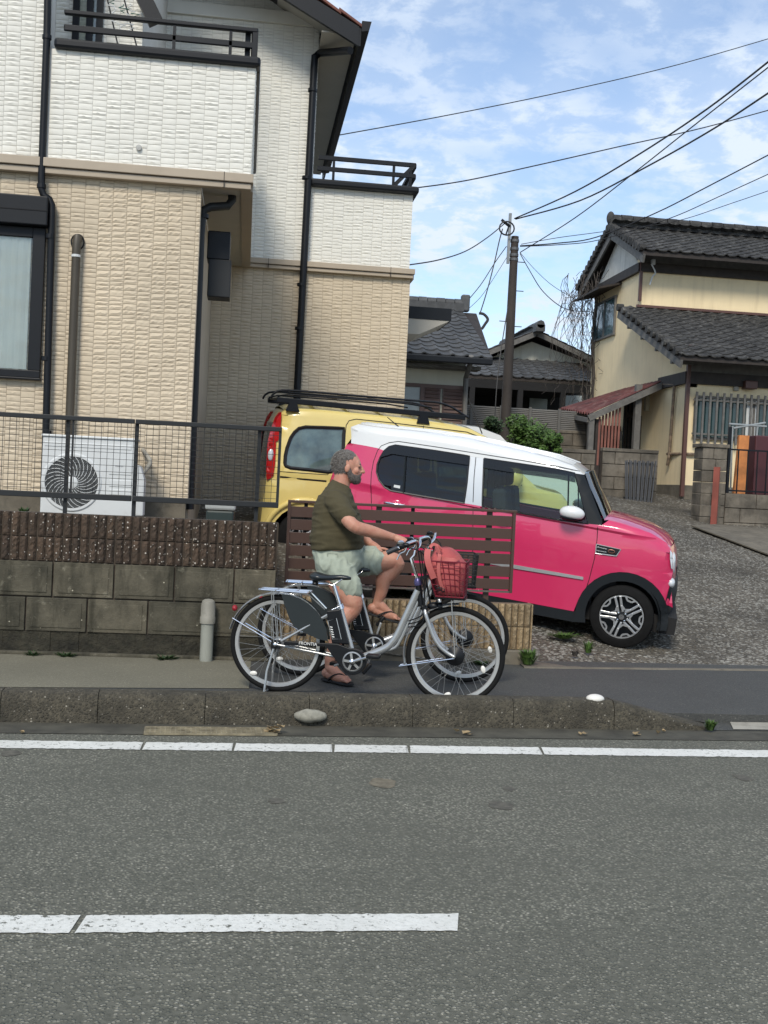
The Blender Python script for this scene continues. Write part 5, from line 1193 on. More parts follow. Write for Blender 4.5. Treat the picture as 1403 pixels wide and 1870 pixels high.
# basket
def basket(parent):
    t0, t1 = bl_(*Z3(440, 398), -.16), bl_(*Z3(886, 372), -.16); b0, b1 = bl_(*Z3(560, 772), -.11), bl_(*Z3(858, 748), -.11)
    tx0, tx1, bx0, bx1, zt_, zb_2 = t0.x, t1.x, b0.x, b1.x, (t0.z+t1.z)/2, (b0.z+b1.z)/2
    def C(u, v, s_):  # u along x 0..1, s_ across -1..1, v height 0..1
        x0, x1 = bx0+(tx0-bx0)*v, bx1+(tx1-bx1)*v; hw = .12+.05*v; return Vector((x0+(x1-x0)*u, s_*hw, zb_2+(zt_-zb_2)*v))
    R_ = .0032
    bk = bpy.data.objects.new('basket', None); COL.link(bk); bk.parent = parent; INV[bk] = INV[parent]
    for k in range(7):
        v = k/6; q = MB(); q.tube([C(0, v, -1), C(1, v, -1), C(1, v, 1), C(0, v, 1)], R_*(1.6 if k in (0, 6) else 1), 5, True); BO('basket_wire', q, m_redw, bk, smooth=False)
    for k in range(8):
        u = k/7
        q = MB(); q.tube([C(u, 1, -1), C(u, 0, -1), C(u, 0, 1), C(u, 1, 1)], R_, 5); BO('basket_wire', q, m_redw, bk, smooth=False)
    for k in range(1, 8):
        s_ = -1+k/4; q = MB(); q.tube([C(0, 1, s_), C(0, 0, s_), C(1, 0, s_), C(1, 1, s_)], R_, 5); BO('basket_wire', q, m_redw, bk, smooth=False)
    return bk, C
bk, Cb = basket(bike)
q = MB(); q.box((Cb(0, 0, 0).x-.01, -.10, Cb(0, 0, 0).z-.02), (Cb(1, 0, 0).x+.01, .10, Cb(0, 0, 0).z-.004)); BO('basket_bracket', q, m_blk)
for sg in (-1, 1): btube('basket_stay', [Vector((Cb(.55, 0, 0).x, sg*.09, Cb(0, 0, 0).z-.01)), hubs[1]+Vector((.004, sg*.075, 0))], .004, m_frame, n=6)
q = MB(); q.beam((hd1.x+.02, 0, hd1.z+.02), Vector((Cb(0, .55, 0).x, 0, Cb(0, .55, 0).z)), .08, .02); BO('basket_bracket', q, m_blk)
# lettering on the chain case and battery
def letters(txt, size, pos, parent, m, tilt):
    cu = bpy.data.curves.new('lettering', 'FONT'); cu.body = txt; cu.size = size; cu.extrude = .0006; cu.align_x = 'CENTER'; cu.align_y = 'CENTER'
    t_ = bpy.data.objects.new('tmp', cu); COL.link(t_); dg = bpy.context.evaluated_depsgraph_get(); me = bpy.data.meshes.new_from_object(t_.evaluated_get(dg)); bpy.data.objects.remove(t_)
    me.materials.clear(); me.materials.append(m); o = bpy.data.objects.new('lettering', me); COL.link(o); o.parent = parent
    o.matrix_basis = Matrix.Translation(pos) @ Matrix.Rotation(tilt, 4, 'Y') @ Matrix.Rotation(PI/2, 4, 'X'); return o
lp = bl_(*Z4(950, 852), -.09); letters('FRONTIA', .030, Vector((lp.x, -.0895, lp.z)), cc, m_print, .02)
lp = bl_(*Z2(300, 930), -.046); q = MB()
for k in range(5): q.beam(Vector((lp.x+.004*k, -.0463, lp.z+.03-.016*k)), Vector((lp.x+.016+.004*k, -.0463, lp.z+.026-.016*k)), .0015, .006)
BO('faded_print', q, m_print, bt, smooth=False)
# the second bicycle, behind, with a black basket
Af, Bf = onZ(548, 1233, .10), onZ(842, 1246, .10); Mf = frame_of(Af, Bf)
bike2 = dup(bike, Mf, None, {m_redw: m_blkw}); bike2['label'] = 'silver step-through bicycle ridden by the man, with a black basket, farther from the road'
INV[bike2] = Mf.inverted()
Rs = Matrix.Translation(hd0) @ Matrix.Rotation(math.radians(-20), 4, (hd1-hd0)) @ Matrix.Translation(-hd0)      # its bars are turned a little towards the road
bike['group'] = bike2['group'] = 'step-through bicycles on the footpath'
for ch in list(bike2.children):
    if ch.name.startswith('kickstand') or ch.name.startswith('stand_crossbar'): bpy.data.objects.remove(ch)
    elif ch.name.startswith('handlebar'): ch.matrix_basis = Rs
    elif ch.name.startswith('crank') and len(ch.children):                  # its cranks stand upright along the raised pedal
        Rm = Matrix.Translation(bb) @ Matrix.Rotation(math.radians(-128 if False else 128), 4, 'Y') @ Matrix.Translation(-bb)
        ch.matrix_basis = Rm
        for c2 in ch.children:
            pass
# bag in the basket
m_bag = mat('pink_canvas', (.43, .085, .085), .8, var=.12, vs=9, bump=.35, bs=160)
c0_, c1_ = bl_(*Z3(600, 760), -.0), bl_(*Z3(680, 205), 0)
bag = root('pink_bag', 'pink canvas backpack stuffed into the red wire basket of the near bicycle', 'bag', tuple(Mb @ Vector((Cb(.5, 0, 0).x, 0, Cb(.5, 0, 0).z))))
INVb = INV[bag]
def fused(name, mb, m, parent, vox=.006, sm=4, W=None, keep=False):
    """fuse overlapping forms into one continuous surface"""
    me = bpy.data.meshes.new(name); bmesh.ops.recalc_face_normals(mb.bm, faces=mb.bm.faces); mb.bm.to_mesh(me); mb.bm.free(); o = bpy.data.objects.new(name, me); COL.link(o)
    r = o.modifiers.new('r', 'REMESH'); r.mode = 'VOXEL'; r.voxel_size = vox; s_ = o.modifiers.new('s', 'SMOOTH'); s_.factor = .5; s_.iterations = sm
    dg = bpy.context.evaluated_depsgraph_get(); m2 = bpy.data.meshes.new_from_object(o.evaluated_get(dg)); m2.name = name; bpy.data.objects.remove(o)
    o = bpy.data.objects.new(name, m2); COL.link(o); m2.materials.clear(); m2.materials.append(m); m2.polygons.foreach_set('use_smooth', [True]*len(m2.polygons))
    if W is not None: m2.transform(W)
    if parent is not None: o.parent = parent; m2.transform(INV[parent]); INV[o] = INV[parent]
    else: INV[o] = Matrix()
    return o
q = MB(); rings = []; zb3 = Cb(0, 0, 0).z+.008; ztp = bl_(*Z3(680, 215), -.05).z-.022; n = 26; xb0, xb1 = Cb(0, 0, 0).x, Cb(1, 0, 0).x
for i in range(15):
    t = i/14; z = zb3+(ztp-zb3)*t; hw = .105+.05*math.sin(min(1, t*1.4)*PI*.6)-(.10*max(0, t-.62)/.38); cx0 = xb0+.012+(Cb(0, min(1, t*1.3), 0).x-xb0)*.9+.04*max(0, t-.7)/.3; cx1 = xb1-.008+(.018*min(1, t*1.5))-(.10*max(0, t-.66)/.34)
    ring = []
    for k in range(n):
        a = 2*PI*k/n; ca, sa_ = math.cos(a), math.sin(a); e = .6; x = (cx0+cx1)/2+(cx1-cx0)/2*(abs(ca)**e)*(1 if ca > 0 else -1); y = hw*(abs(sa_)**e)*(1 if sa_ > 0 else -1)
        d = .016*noise.noise(Vector((x*16, y*14, z*13)))+.007*noise.noise(Vector((x*45, y*40, z*30))); ring.append(q.bm.verts.new((x+ca*d, y+sa_*d*.7, z+(.03*noise.noise(Vector((x*9, y*9, 5))) if i > 11 else 0))))
    rings.append(ring)
for A, B_ in zip(rings, rings[1:]):
    for k in range(n): q.bm.faces.new((A[k], A[(k+1) % n], B_[(k+1) % n], B_[k]))
q.bm.faces.new(rings[0]); q.bm.faces.new(rings[-1]); q.bm.transform(Mb); obj('bag_body', q, m_bag, bag, smooth=True)
def bagstrap(pts, wd, nm='strap'):
    q = MB(); P = spline([bl_(*p[:2], p[2]) for p in pts], 4)
    for a, b_ in zip(P, P[1:]): q.beam(a, b_+(b_-a)*.15, .004, wd, (0, .3, 1) if abs((b_-a).normalized().z) < .8 else (1, 0, 0))
    q.bm.transform(Mb); obj(nm, q, mat('pink_webbing', (.50, .12, .11), .7), bag)
bagstrap([(*Z3(610, 345), -.13), (*Z3(680, 362), -.15), (*Z3(760, 365), -.15), (*Z3(810, 335), -.12)], .028)
bagstrap([(*Z3(480, 250), -.14), (*Z3(470, 330), -.17), (*Z3(490, 430), -.175), (*Z3(540, 560), -.16)], .04)
bagstrap([(*Z3(560, 225), -.10), (*Z3(600, 300), -.155), (*Z3(590, 420), -.165), (*Z3(600, 560), -.155), (*Z3(640, 690), -.13)], .022)
bagstrap([(*Z3(500, 235), -.09), (*Z3(530, 200), -.08), (*Z3(580, 215), -.07), (*Z3(620, 260), -.11)], .02, 'handle')
q = MB()
for (x, y) in ((590, 680), (610, 672), (575, 655), (640, 690)): q.tube([bl_(*Z3(x, y), -.15)+Vector((.011*math.cos(t), 0, .011*math.sin(t))) for t in (2*PI*k/10 for k in range(10))], .003, 5, True)
q.bm.transform(Mb); obj('cord_tangle', q, m_blk, bag)
# ------------------------------------------------ the man
Mfi = Mf.inverted(); Yf2 = Mf.to_3x3() @ Vector((0, 1, 0))
def m_(px, py, y): return Mfi @ onP(px, py, Mf @ Vector((0, y, 0)), Yf2)
m_skin = mat('skin', (.50, .265, .185), .55, var=.10, vs=16, bump=.3, bs=160, col2=(.43, .185, .125)); m_skin.node_tree.nodes['Principled BSDF'].inputs['Subsurface Weight'].default_value = .12; m_skin.node_tree.nodes['Principled BSDF'].inputs['Subsurface Radius'].default_value = (.012, .004, .002)
m_shirt = mat('olive_tshirt', (.066, .055, .026), .9, var=.08, vs=20, bump=.3, bs=300)
m_short = mat('sage_shorts', (.36, .405, .33), .88, var=.10, vs=12, bump=.3, bs=250)
m_hair = mat('grey_hair', (.24, .22, .20), .85, var=.4, vs=160, bump=1, bs=260, bd=.01, col2=(.07, .06, .055))
m_beard = mat('grey_beard', (.19, .17, .155), .9, var=.4, vs=200, bump=1, bs=320, bd=.01, col2=(.06, .05, .045))
m_flip = mat('flip_flop_rubber', (.014, .014, .015), .7)
man = root('person', 'bearded grey haired man in olive t-shirt and pale green shorts astride the far bicycle', 'person', tuple(Mf @ Vector((.35, 0, 0))))
def limb(q, pts, rs, n=14, flat=1., sp=4):
    P = [Vector(p) for p in pts]; m = len(P); S = spline(P, sp); R = []
    for i in range(len(S)):
        t = i/sp; k = min(int(t), m-2); f = t-k; f = f*f*(3-2*f); R.append(rs[k]*(1-f)+rs[min(k+1, m-1)]*f)
    q.tube(S, R, n, flat=flat); q.ell(P[0], (rs[0],)*3, u=12, v=8); q.ell(P[-1], (rs[-1],)*3, u=12, v=8)
# joints in the frame of the far bicycle
shR, shL = m_(612, 915, -.17), m_(625, 912, .17); elR = m_(645, 958, -.29); elR0 = m_(646, 960, -.33); grR = m_(722, 1003, -.27)
hpR, hpL = m_(603, 1025, -.10), m_(612, 1023, .10); knR = m_(641, 1103, -.16); anR = m_(603, 1208, -.20)
knL = m_(722, 1026, .13); anL = m_(690, 1101, .17)
neck0, neck1 = m_(618, 893, 0), m_(627, 866, 0); hc = m_(636, 852, 0)
# torso rings: px of back and front edges
def ringpts(pairs, hw, e=.85, n=24):
    out_ = []
    for (pb, pfr), w_ in zip(pairs, hw):
        a, b_ = m_(*pb, 0), m_(*pfr, 0); c = (a+b_)/2; h = (b_-a)/2; r = []
        for k in range(n):
            t = 2*PI*k/n; ct, st_ = math.cos(t), math.sin(t); r.append(c+h*(abs(ct)**e)*(1 if ct > 0 else -1)+Vector((0, w_*(abs(st_)**e)*(1 if st_ > 0 else -1), 0)))
        out_.append(r)
    return out_
def loft(q, rings):
    rr_ = [[q.bm.verts.new(p) for p in r] for r in rings]; n = len(rr_[0])
    for A, B_ in zip(rr_, rr_[1:]):
        for k in range(n): q.bm.faces.new((A[k], A[(k+1) % n], B_[(k+1) % n], B_[k]))
    q.bm.faces.new(rr_[0][::-1]); q.bm.faces.new(rr_[-1])
tor = [((607, 874), (638, 890)), ((603, 880), (641, 895)), ((594, 893), (642, 903)), ((583, 908), (649, 918)), ((576, 930), (654, 938)), ((572, 955), (659, 960)), ((570, 980), (661, 982)), ((570, 1002), (659, 1003))]
thw = [.070, .10, .17, .205, .215, .215, .215, .205]; tor = [((a[0]-(3 if i > 2 else 0), a[1]), (b[0]+(3 if i > 3 else 0), b[1])) for i, (a, b) in enumerate(tor)]
q = MB(); loft(q, ringpts(tor, thw))
limb(q, [shR, shR.lerp(elR0, .45)+Vector((-.004, -.005, 0)), shR.lerp(elR0, .64)], [.080, .079, .076], n=16)
limb(q, [shL, shL+Vector((.06, .05, -.12)), shL+Vector((.12, .09, -.2))], [.075, .072, .066], n=16)
def wrinkle(o, amp, f, seed, band=None):
    for v in o.data.vertices:
        p = v.co; rdg = 1-abs(noise.noise(Vector((p.x*f[0]*1.1+seed*2, p.y*f[1]*.6, p.z*f[2]*1.15))))*2.4; v.co = p+v.normal*(amp*.75*max(0, rdg)**3)
    for v in o.data.vertices:
        p = v.co; d = amp*(noise.noise(Vector((p.x*f[0]+seed, p.y*f[1], p.z*f[2])))+.5*noise.noise(Vector((p.x*f[0]*2.3, p.y*f[1]*2.3+seed, p.z*f[2]*2.3))))
        v.co = p+v.normal*d
sh = fused('tshirt', q, m_shirt, man, .008, 6, Mf); wrinkle(sh, .009, (4, 5, 15), 3)
q = MB(); c = m_(656, 940, -.1)
for k in range(3): q.box((c.x-.002, c.y-.01, c.z-.02+k*.02), (c.x+.012, c.y+.03, c.z-.012+k*.02))
# shorts
sr = [((569, 998), (660, 998)), ((571, 1012), (664, 1012)), ((577, 1030), (662, 1030)), ((590, 1048), (655, 1045))]
q = MB(); loft(q, ringpts(sr, [.185, .19, .18, .16]))
kR = hpR.lerp(knR, .78); kR2 = m_(641, 1078, -.16); limb(q, [hpR+Vector((.01, 0, -.01)), m_(624, 1050, -.13), m_(641, 1074, -.16)], [.125, .112, .090], n=18)
kL2 = m_(682, 1024, .13); limb(q, [hpL+Vector((.03, 0, .02)), m_(650, 1024, .12), kL2], [.118, .118, .110], n=18)
st = fused('shorts', q, m_short, man, .008, 5, Mf); wrinkle(st, .011, (14, 10, 8), 9)
def hem(c, ax, r, m, nm, W=Mf, th_=.006):
    q = MB(); q.lathe(c, ax, [(r, -.012), (r+.004, -.01), (r+.004, .012), (r, .014)], 26, closed=True); q.bm.transform(W); obj(nm, q, m, st, smooth=True)
q = MB(); pk = [m_(x, y, -.205) for x, y in ((598, 1008), (616, 1010), (619, 1040), (612, 1055), (600, 1045))]
q.tube(pk, .0035, 5, True); q.bm.transform(Mf); obj('pocket_flap', q, m_short, st)
# body: one continuous skin
q = MB()
loft(q, ringpts([((p[0]+4, r[1]+0), (f_[0]-4, f_[1])) if False else ((p[0]+3, p[1]+2), (f_[0]-3, f_[1])) for (p, f_), r in zip(tor, tor)], [max(.03, w_-.016) for w_ in thw]))
limb(q, [neck0+Vector((-.01, 0, -.04)), neck0+Vector((.015, 0, .01)), neck1], [.078, .066, .062], n=16)
# head
M3 = Matrix.Rotation(math.radians(-4), 3, 'Y')
q.ell(hc+Vector((-.012, 0, .020)), (.100, .079, .098), M3, 24, 16)                    # skull
q.ell(hc+Vector((.030, 0, -.045)), (.066, .060, .072), M3, 20, 14)                    # jaw and face
q.ell(hc+Vector((.062, 0, .018)), (.032, .058, .052), M3, 16, 12)                     # brow and forehead
q.ell(hc+Vector((.070, 0, -.095)), (.028, .034, .026), M3, 14, 10)                    # chin
limb(q, [hc+Vector((.088, 0, .012)), hc+Vector((.104, 0, -.015)), hc+Vector((.115, 0, -.034))], [.010, .013, .014], n=10)   # nose
q.ell(hc+Vector((.102, 0, -.036)), (.014, .018, .009)); q.ell(hc+Vector((.092, 0, -.060)), (.012, .024, .007)); q.ell(hc+Vector((.090, 0, -.070)), (.011, .021, .007))
for sg in (-1, 1):
    q.ell(hc+Vector((.082, sg*.034, .008)), (.013, .020, .007)); q.ell(hc+Vector((.060, sg*.050, -.028)), (.024, .014, .022))
# arms and hands
def hand(q, wr_, gdir, gc, sg):
    """palm and five fingers closed round the grip"""
    palm = gc+Vector((-.012, sg*.0, .034)); limb(q, [wr_, palm.lerp(wr_, .35), palm], [.028, .030, .030], n=12, flat=.9)
    q.ell(palm+Vector((.012, 0, -.002)), (.044, .036, .020))
    g = gdir.normalized(); lens = (.9, 1., .97, .8)
    for k in range(4):
        b_ = gc+g*(-.036+.024*k)+Vector((0, 0, .0)); o2 = Vector((g.y, -g.x, 0)).normalized()*(1 if sg < 0 else 1); f_ = Vector((g.y*-sg*1., 0, 0)); fx = g.cross(Vector((0, 0, 1))).normalized()*(1 if g.cross(Vector((0, 0, 1))).dot(Vector((1, 0, 0))) > 0 else -1)
        r0 = .026*lens[k]; pts = [b_+Vector((0, 0, .030)), b_+fx*.022+Vector((0, 0, .020)), b_+fx*r0+Vector((0, 0, -.004)), b_+fx*.014+Vector((0, 0, -.024)), b_-fx*.004+Vector((0, 0, -.026))]
        q.tube(spline(pts, 3), [.0095]*10+[.0085]*3, 8)
    t_ = [palm+g*-.02+Vector((-.01, 0, -.005)), gc+g*.03+Vector((-.022, 0, .006)), gc+g*.045+Vector((-.010, 0, -.016))]; q.tube(spline(t_, 3), .0105, 8)
gR_e, gR_s = bl_(*Z3(38, 290), -.27), bl_(*Z3(170, 230), -.255)       # grip of the same bicycle type, in its own frame
gcR = gR_e.lerp(gR_s, .52); gcL = Rs @ Vector((gcR.x, -gcR.y, gcR.z)); gcR = Rs @ gcR; gd0 = gR_s-gR_e; gd = Rs.to_3x3() @ gd0; gdL = Rs.to_3x3() @ Vector((gd0.x, -gd0.y, gd0.z))
wrR = gcR+Vector((-.075, .01, .055)); elR = m_(646, 960, -.33)
limb(q, [shR, shR.lerp(elR, .5)+Vector((-.008, -.01, 0)), elR, elR.lerp(wrR, .35)+Vector((0, 0, -.006)), wrR], [.066, .054, .047, .046, .028], n=16)
hand(q, wrR, gd, gcR, -1)
wrL = m_(676, 992, .15); elL = m_(650, 968, .27)
limb(q, [shL, shL.lerp(elL, .5), elL, elL.lerp(wrL, .35), wrL], [.064, .052, .046, .044, .028], n=16)
pmL = m_(690, 1001, .14); limb(q, [wrL, wrL.lerp(pmL, .5), pmL], [.028, .030, .026], n=12, flat=.8)
for k in range(4):                                                  # the left hand lies on the raised thigh
    b_ = pmL+Vector((.02, -.030+.020*k, 0)); q.tube(spline([b_-Vector((.02, 0, 0)), b_+Vector((.035, 0, -.002)), b_+Vector((.062+.006*(k in (1, 2)), 0, -.016))], 3), .009, 8)
q.tube(spline([pmL+Vector((-.02, -.03, 0)), pmL+Vector((.01, -.052, -.008)), pmL+Vector((.035, -.058, -.018))], 3), .0105, 8)
# legs
limb(q, [hpR, hpR.lerp(knR, .55), knR+Vector((.004, 0, .03)), knR+Vector((.010, 0, -.035)), knR.lerp(anR, .30)+Vector((-.03, 0, 0)), knR.lerp(anR, .6)+Vector((-.012, 0, 0)), anR+Vector((0, 0, .03)), anR+Vector((0, 0, -.02))], [.105, .088, .076, .066, .066, .052, .038, .036], n=18)
limb(q, [hpL, hpL.lerp(knL, .5), knL+Vector((-.05, 0, .0)), knL+Vector((.012, 0, -.01)), knL.lerp(anL, .25)+Vector((-.008, 0, -.01)), knL.lerp(anL, .42)+Vector((-.030, 0, 0)), knL.lerp(anL, .72)+Vector((-.008, 0, 0)), anL+Vector((0, 0, .01)), anL+Vector((0, 0, -.02))], [.105, .090, .075, .062, .060, .062, .045, .036, .036], n=18)
def foot(q, an, toe, ground=None, up=Vector((0, 0, 1))):
    d = (toe-an); d = d-up*d.dot(up); Lf = d.length; d.normalize(); s_ = up.cross(d)
    base = an+up*(-.052)
    q.ell(base+d*-.028+up*.004, (.038, .034, .036), None, 12, 8)
    limb(q, [an, an+d*.04+up*-.02, base+d*.10+up*.002, base+d*.155+up*-.012], [.037, .038, .033, .023], n=14)
    limb(q, [base+d*.0-up*.006, base+d*.09-s_*.010-up*.010, base+d*.155-s_*.012-up*.014], [.032, .036, .026], n=12, flat=.8)
    limb(q, [base+d*.0-up*.006, base+d*.09+s_*.014-up*.010, base+d*.150+s_*.016-up*.014], [.030, .034, .024], n=12, flat=.8)
    for k in range(5):
        o_ = (-.036+.0175*k); lt = (.205, .203, .196, .186, .172)[k]; r = (.0125, .0095, .009, .0085, .008)[k]
        p0 = base+d*.15+s_*o_*-1*foot.sg-up*.018; p1 = base+d*lt+s_*o_*-1.12*foot.sg-up*.024; q.tube([p0, p0.lerp(p1, .6)+up*.004, p1], [r, r, r*.85], 8); q.ell(p1, (r, r, r*.8), None, 8, 6)
    return base, d, s_
toeR = m_(638, 1246, -.40); toeR.z = anR.z; foot.sg = -1; anR = Vector((anR.x, anR.y, .105)); fR = foot(q, anR, anR+Vector((.15, -.13, 0)))
upL = Vector((.25, 0, .97)).normalized(); foot.sg = 1; fL = foot(q, anL, anL+Vector((.2, 0.02, -.05)), up=upL)
body = fused('body', q, m_skin, man, .0055, 3, Mf)
# sandals
def flip(f, up=Vector((0, 0, 1))):
    base, d, s_ = f; q = MB(); outl_ = []
    for a, w_ in ((-.07, .0), (-.062, .024), (-.03, .036), (.04, .034), (.10, .044), (.16, .049), (.20, .040), (.222, .018), (.226, 0)): outl_.append((a, w_))
    ring = [base+d*a+s_*w_ for a, w_ in outl_]+[base+d*a-s_*w_ for a, w_ in outl_[::-1][1:-1]]
    q.prism([p-up*.052 for p in ring], up*.016); q.bm.transform(Mf); so = obj('sandal', q, m_flip, man, smooth=30, bevel=.003)
    q = MB()
    for sg in (-1, 1):
        P = spline([base+d*.02+s_*sg*.038-up*.038, base+d*.07+s_*sg*.034+up*.004, base+d*.115+s_*sg*.016+up*.020, base+d*.150+up*.008], 4)
        for a, b_ in zip(P, P[1:]): q.beam(a, b_+(b_-a)*.2, .024, .008, up)
    q.tube([base+d*.150+up*.010, base+d*.160-up*.036], .005, 6); q.bm.transform(Mf); obj('sandal_strap', q, m_flip, so)
flip(fR); flip(fL, upL)
# hair, beard, ears, eyes
q = MB(); q.ell(hc+Vector((-.020, 0, .018)), (.103, .084, .108), M3, 28, 20)
for v in list(q.bm.verts):
    p = v.co-hc; line_ = .020+.055*max(0, (p.x-.0)/.09) if p.x > -.02 else -.060+(p.x+.02)*.0
    if p.x > .0 and p.z < .052-.0*p.x: v.co = hc+Vector((p.x*.70, p.y*.80, p.z*.8))
    elif p.z < (-.055 if p.x > -.045 else -.086): v.co = hc+Vector((p.x*.72, p.y*.7, p.z*.9))
    elif p.x > .062: v.co = hc+Vector((p.x*.86, p.y*.84, p.z*.93))
hr = fused('hair', q, m_hair, man, .005, 2, Mf)
def strands(o, n, ln, seed, cols):
    rn = random.Random(seed); vs = o.data.vertices; P_ = [(v.co.copy(), v.normal.copy()) for v in vs]; out_ = [([], []) for _ in cols]; hcw = INV[man] @ (Mf @ hc); fx = (INV[man].to_3x3() @ Mf.to_3x3()) @ Vector((1, 0, 0))
    for _ in range(n):
        p, nn = rn.choice(P_); V, F_ = out_[rn.randrange(len(cols))]
        d = (nn*.22-fx*.7*(1 if (p-hcw).z > -.02 else .1)+Vector((rn.uniform(-.4, .4), rn.uniform(-.4, .4), -.55+rn.uniform(-.3, .3)))).normalized(); s_ = nn.cross(d)
        if s_.length < 1e-4: continue
        s_.normalize(); l_ = ln*rn.uniform(.5, 1.2); k = len(V); V += [tuple(p-s_*.0016-nn*.001), tuple(p+s_*.0016-nn*.001), tuple(p+d*l_*.6+nn*.002), tuple(p+d*l_)]; F_ += [(k, k+1, k+2), (k+1, k+3, k+2)]
    for (V, F_), m in zip(out_, cols): obj('strands', (V, F_), m, o, local=True, kind='stuff')
for v in hr.data.vertices: v.co += v.normal*(.003*noise.noise(v.co*60)+.001*noise.noise(v.co*160))
q = MB()
q.ell(hc+Vector((.060, 0, -.094)), (.040, .044, .034), M3, 16, 12); q.ell(hc+Vector((.093, 0, -.053)), (.010, .026, .008))
for sg in (-1, 1):
    limb(q, [hc+Vector((.006, sg*.068, -.005)), hc+Vector((.014, sg*.066, -.045)), hc+Vector((.034, sg*.054, -.078)), hc+Vector((.062, sg*.034, -.092))], [.011, .018, .024, .026], n=10)
    limb(q, [hc+Vector((.045, sg*.052, -.070)), hc+Vector((.074, sg*.036, -.070)), hc+Vector((.086, sg*.022, -.060))], [.016, .012, .008], n=10)
be = fused('beard', q, m_beard, man, .004, 2, Mf)
for v in be.data.vertices: v.co += v.normal*(.003*noise.noise(v.co*90)+.003*noise.noise(v.co*190))
strand_cols = [mat('strand_light', (.27, .255, .235), .7), mat('strand_mid', (.16, .14, .125), .7), mat('strand_dark', (.085, .075, .065), .7)]
strands(hr, 5200, .015, 1, strand_cols); strands(be, 1500, .009, 2, strand_cols)
for sg in (-1, 1):
    q = MB(); c = hc+Vector((-.004, sg*.080, -.012)); q.ell(c, (.020, .010, .032), Matrix.Rotation(.2, 3, 'Y')); q.bm.transform(Mf); obj('ear', q, m_skin, man, smooth=True)
    q = MB(); q.ell(hc+Vector((.079, sg*.031, -.004)), (.010, .011, .0075)); q.bm.transform(Mf); obj('eye', q, mat('eye_dark', (.03, .022, .018), .3), man, smooth=True)
    q = MB(); limb(q, [hc+Vector((.092, sg*.014, .016)), hc+Vector((.088, sg*.036, .019)), hc+Vector((.072, sg*.050, .013))], [.004, .005, .003], n=8); q.bm.transform(Mf); obj('eyebrow', q, m_beard, man, smooth=True)
# ------------------------------------------------ japanese tile roofs
def ktile(w_, l_, th=.022, amp=.03):
    V = []; Fc = []; n = 8
    prof = [(i/n, amp*(math.sin(PI*min(1, (i/n)/.38))*.9 if i/n < .38 else -math.sin(PI*((i/n)-.38)/.62)*.35)) for i in range(n+1)]
    for y, dz in ((0, th), (l_*1.12, 0)):
        for u, z in prof: V.append((u*w_, y, z+dz))
    for u, z in prof: V.append((u*w_, 0, z-.005))
    for i in range(n): Fc += [(i, i+1, n+2+i, n+1+i), (2*(n+1)+i, 2*(n+1)+i+1, i+1, i)]
    return V, Fc
def kroof(parent, O, U, Vv, nu, nv, tw_, tl_, m, budget=300, clip=None, name='roof_tile'):
    """rows of wavy tiles: O lower left corner, U along the eave, Vv up the slope"""
    U = Vector(U).normalized(); Vv = Vector(Vv).normalized(); Nn = U.cross(Vv).normalized()
    if Nn.z < 0: Nn = -Nn
    M = Matrix(((U.x, Vv.x, Nn.x, O[0]), (U.y, Vv.y, Nn.y, O[1]), (U.z, Vv.z, Nn.z, O[2]), (0, 0, 0, 1)))
    V0, F0 = ktile(tw_, tl_); me = bpy.data.meshes.new(name); me.from_pydata(V0, [], F0); me.materials.append(m); me.polygons.foreach_set('use_smooth', [True]*len(me.polygons)); me.set_sharp_from_angle(angle=1.0)
    V = []; Fc = []; c = 0
    for j in range(nv):
        for i in range(nu):
            if clip and not clip((i+.5)*tw_, (j+.5)*tl_): continue
            T = M @ Matrix.Translation((i*tw_, j*tl_, random.uniform(0, .004)))
            if c < budget: inst(name, me, T, parent); c += 1
            else:
                k = len(V); V += [tuple(T @ Vector(v)) for v in V0]; Fc += [tuple(q+k for q in f) for f in F0]
    if V: obj('roof_tiles', (V, Fc), m, parent, kind='stuff', smooth=50)
m_kaw = mat('grey_roof_tile', (.085, .088, .092), .62, var=.25, vs=5, rnd=.25, dirt=.35, dirtc=(.03, .03, .028, 1))
m_kawo = mat('old_roof_tile', (.055, .054, .052), .85, var=.4, vs=3, rnd=.35, bump=.6, bs=50, bd=.01, dirt=.6, dirtc=(.20, .195, .18, 1))
m_cream = mat('cream_render', (.86, .71, .45), .85, var=.07, vs=1.2, bump=.2, bs=120, streak=.18, dirtc=(.30, .21, .11, 1))
m_paleren = mat('pale_render', (.68, .67, .56), .85, var=.06, vs=1, streak=.1)
m_timber = mat('dark_timber', (.036, .027, .022), .7, var=.3, vs=6)
m_brownm = mat('brown_metal', (.11, .050, .038), .5, var=.12)
m_greyw = mat('grey_wood', (.16, .155, .145), .75, var=.2, vs=8)
m_stone = mat('stained_stone', (.20, .175, .14), .92, var=.35, vs=2.5, bump=.7, bs=50, bd=.01, rnd=.2, dirt=.7, streak=.4)
def ridge_caps(parent, p, q_, r, n, m):
    p, q_ = Vector(p), Vector(q_); b = MB(); b.beam(p-Vector((0, 0, r*.9)), q_-Vector((0, 0, r*.9)), r*2.2, r*1.6); obj('ridge_base', b, m, parent)
    me = None
    for i in range(n):
        a, c = p.lerp(q_, i/n), p.lerp(q_, (i+.93)/n); b = MB(); b.tube([a, c], r*(1+.06*(i % 2)), 8); obj('ridge_tile', b, m, parent, smooth=50)
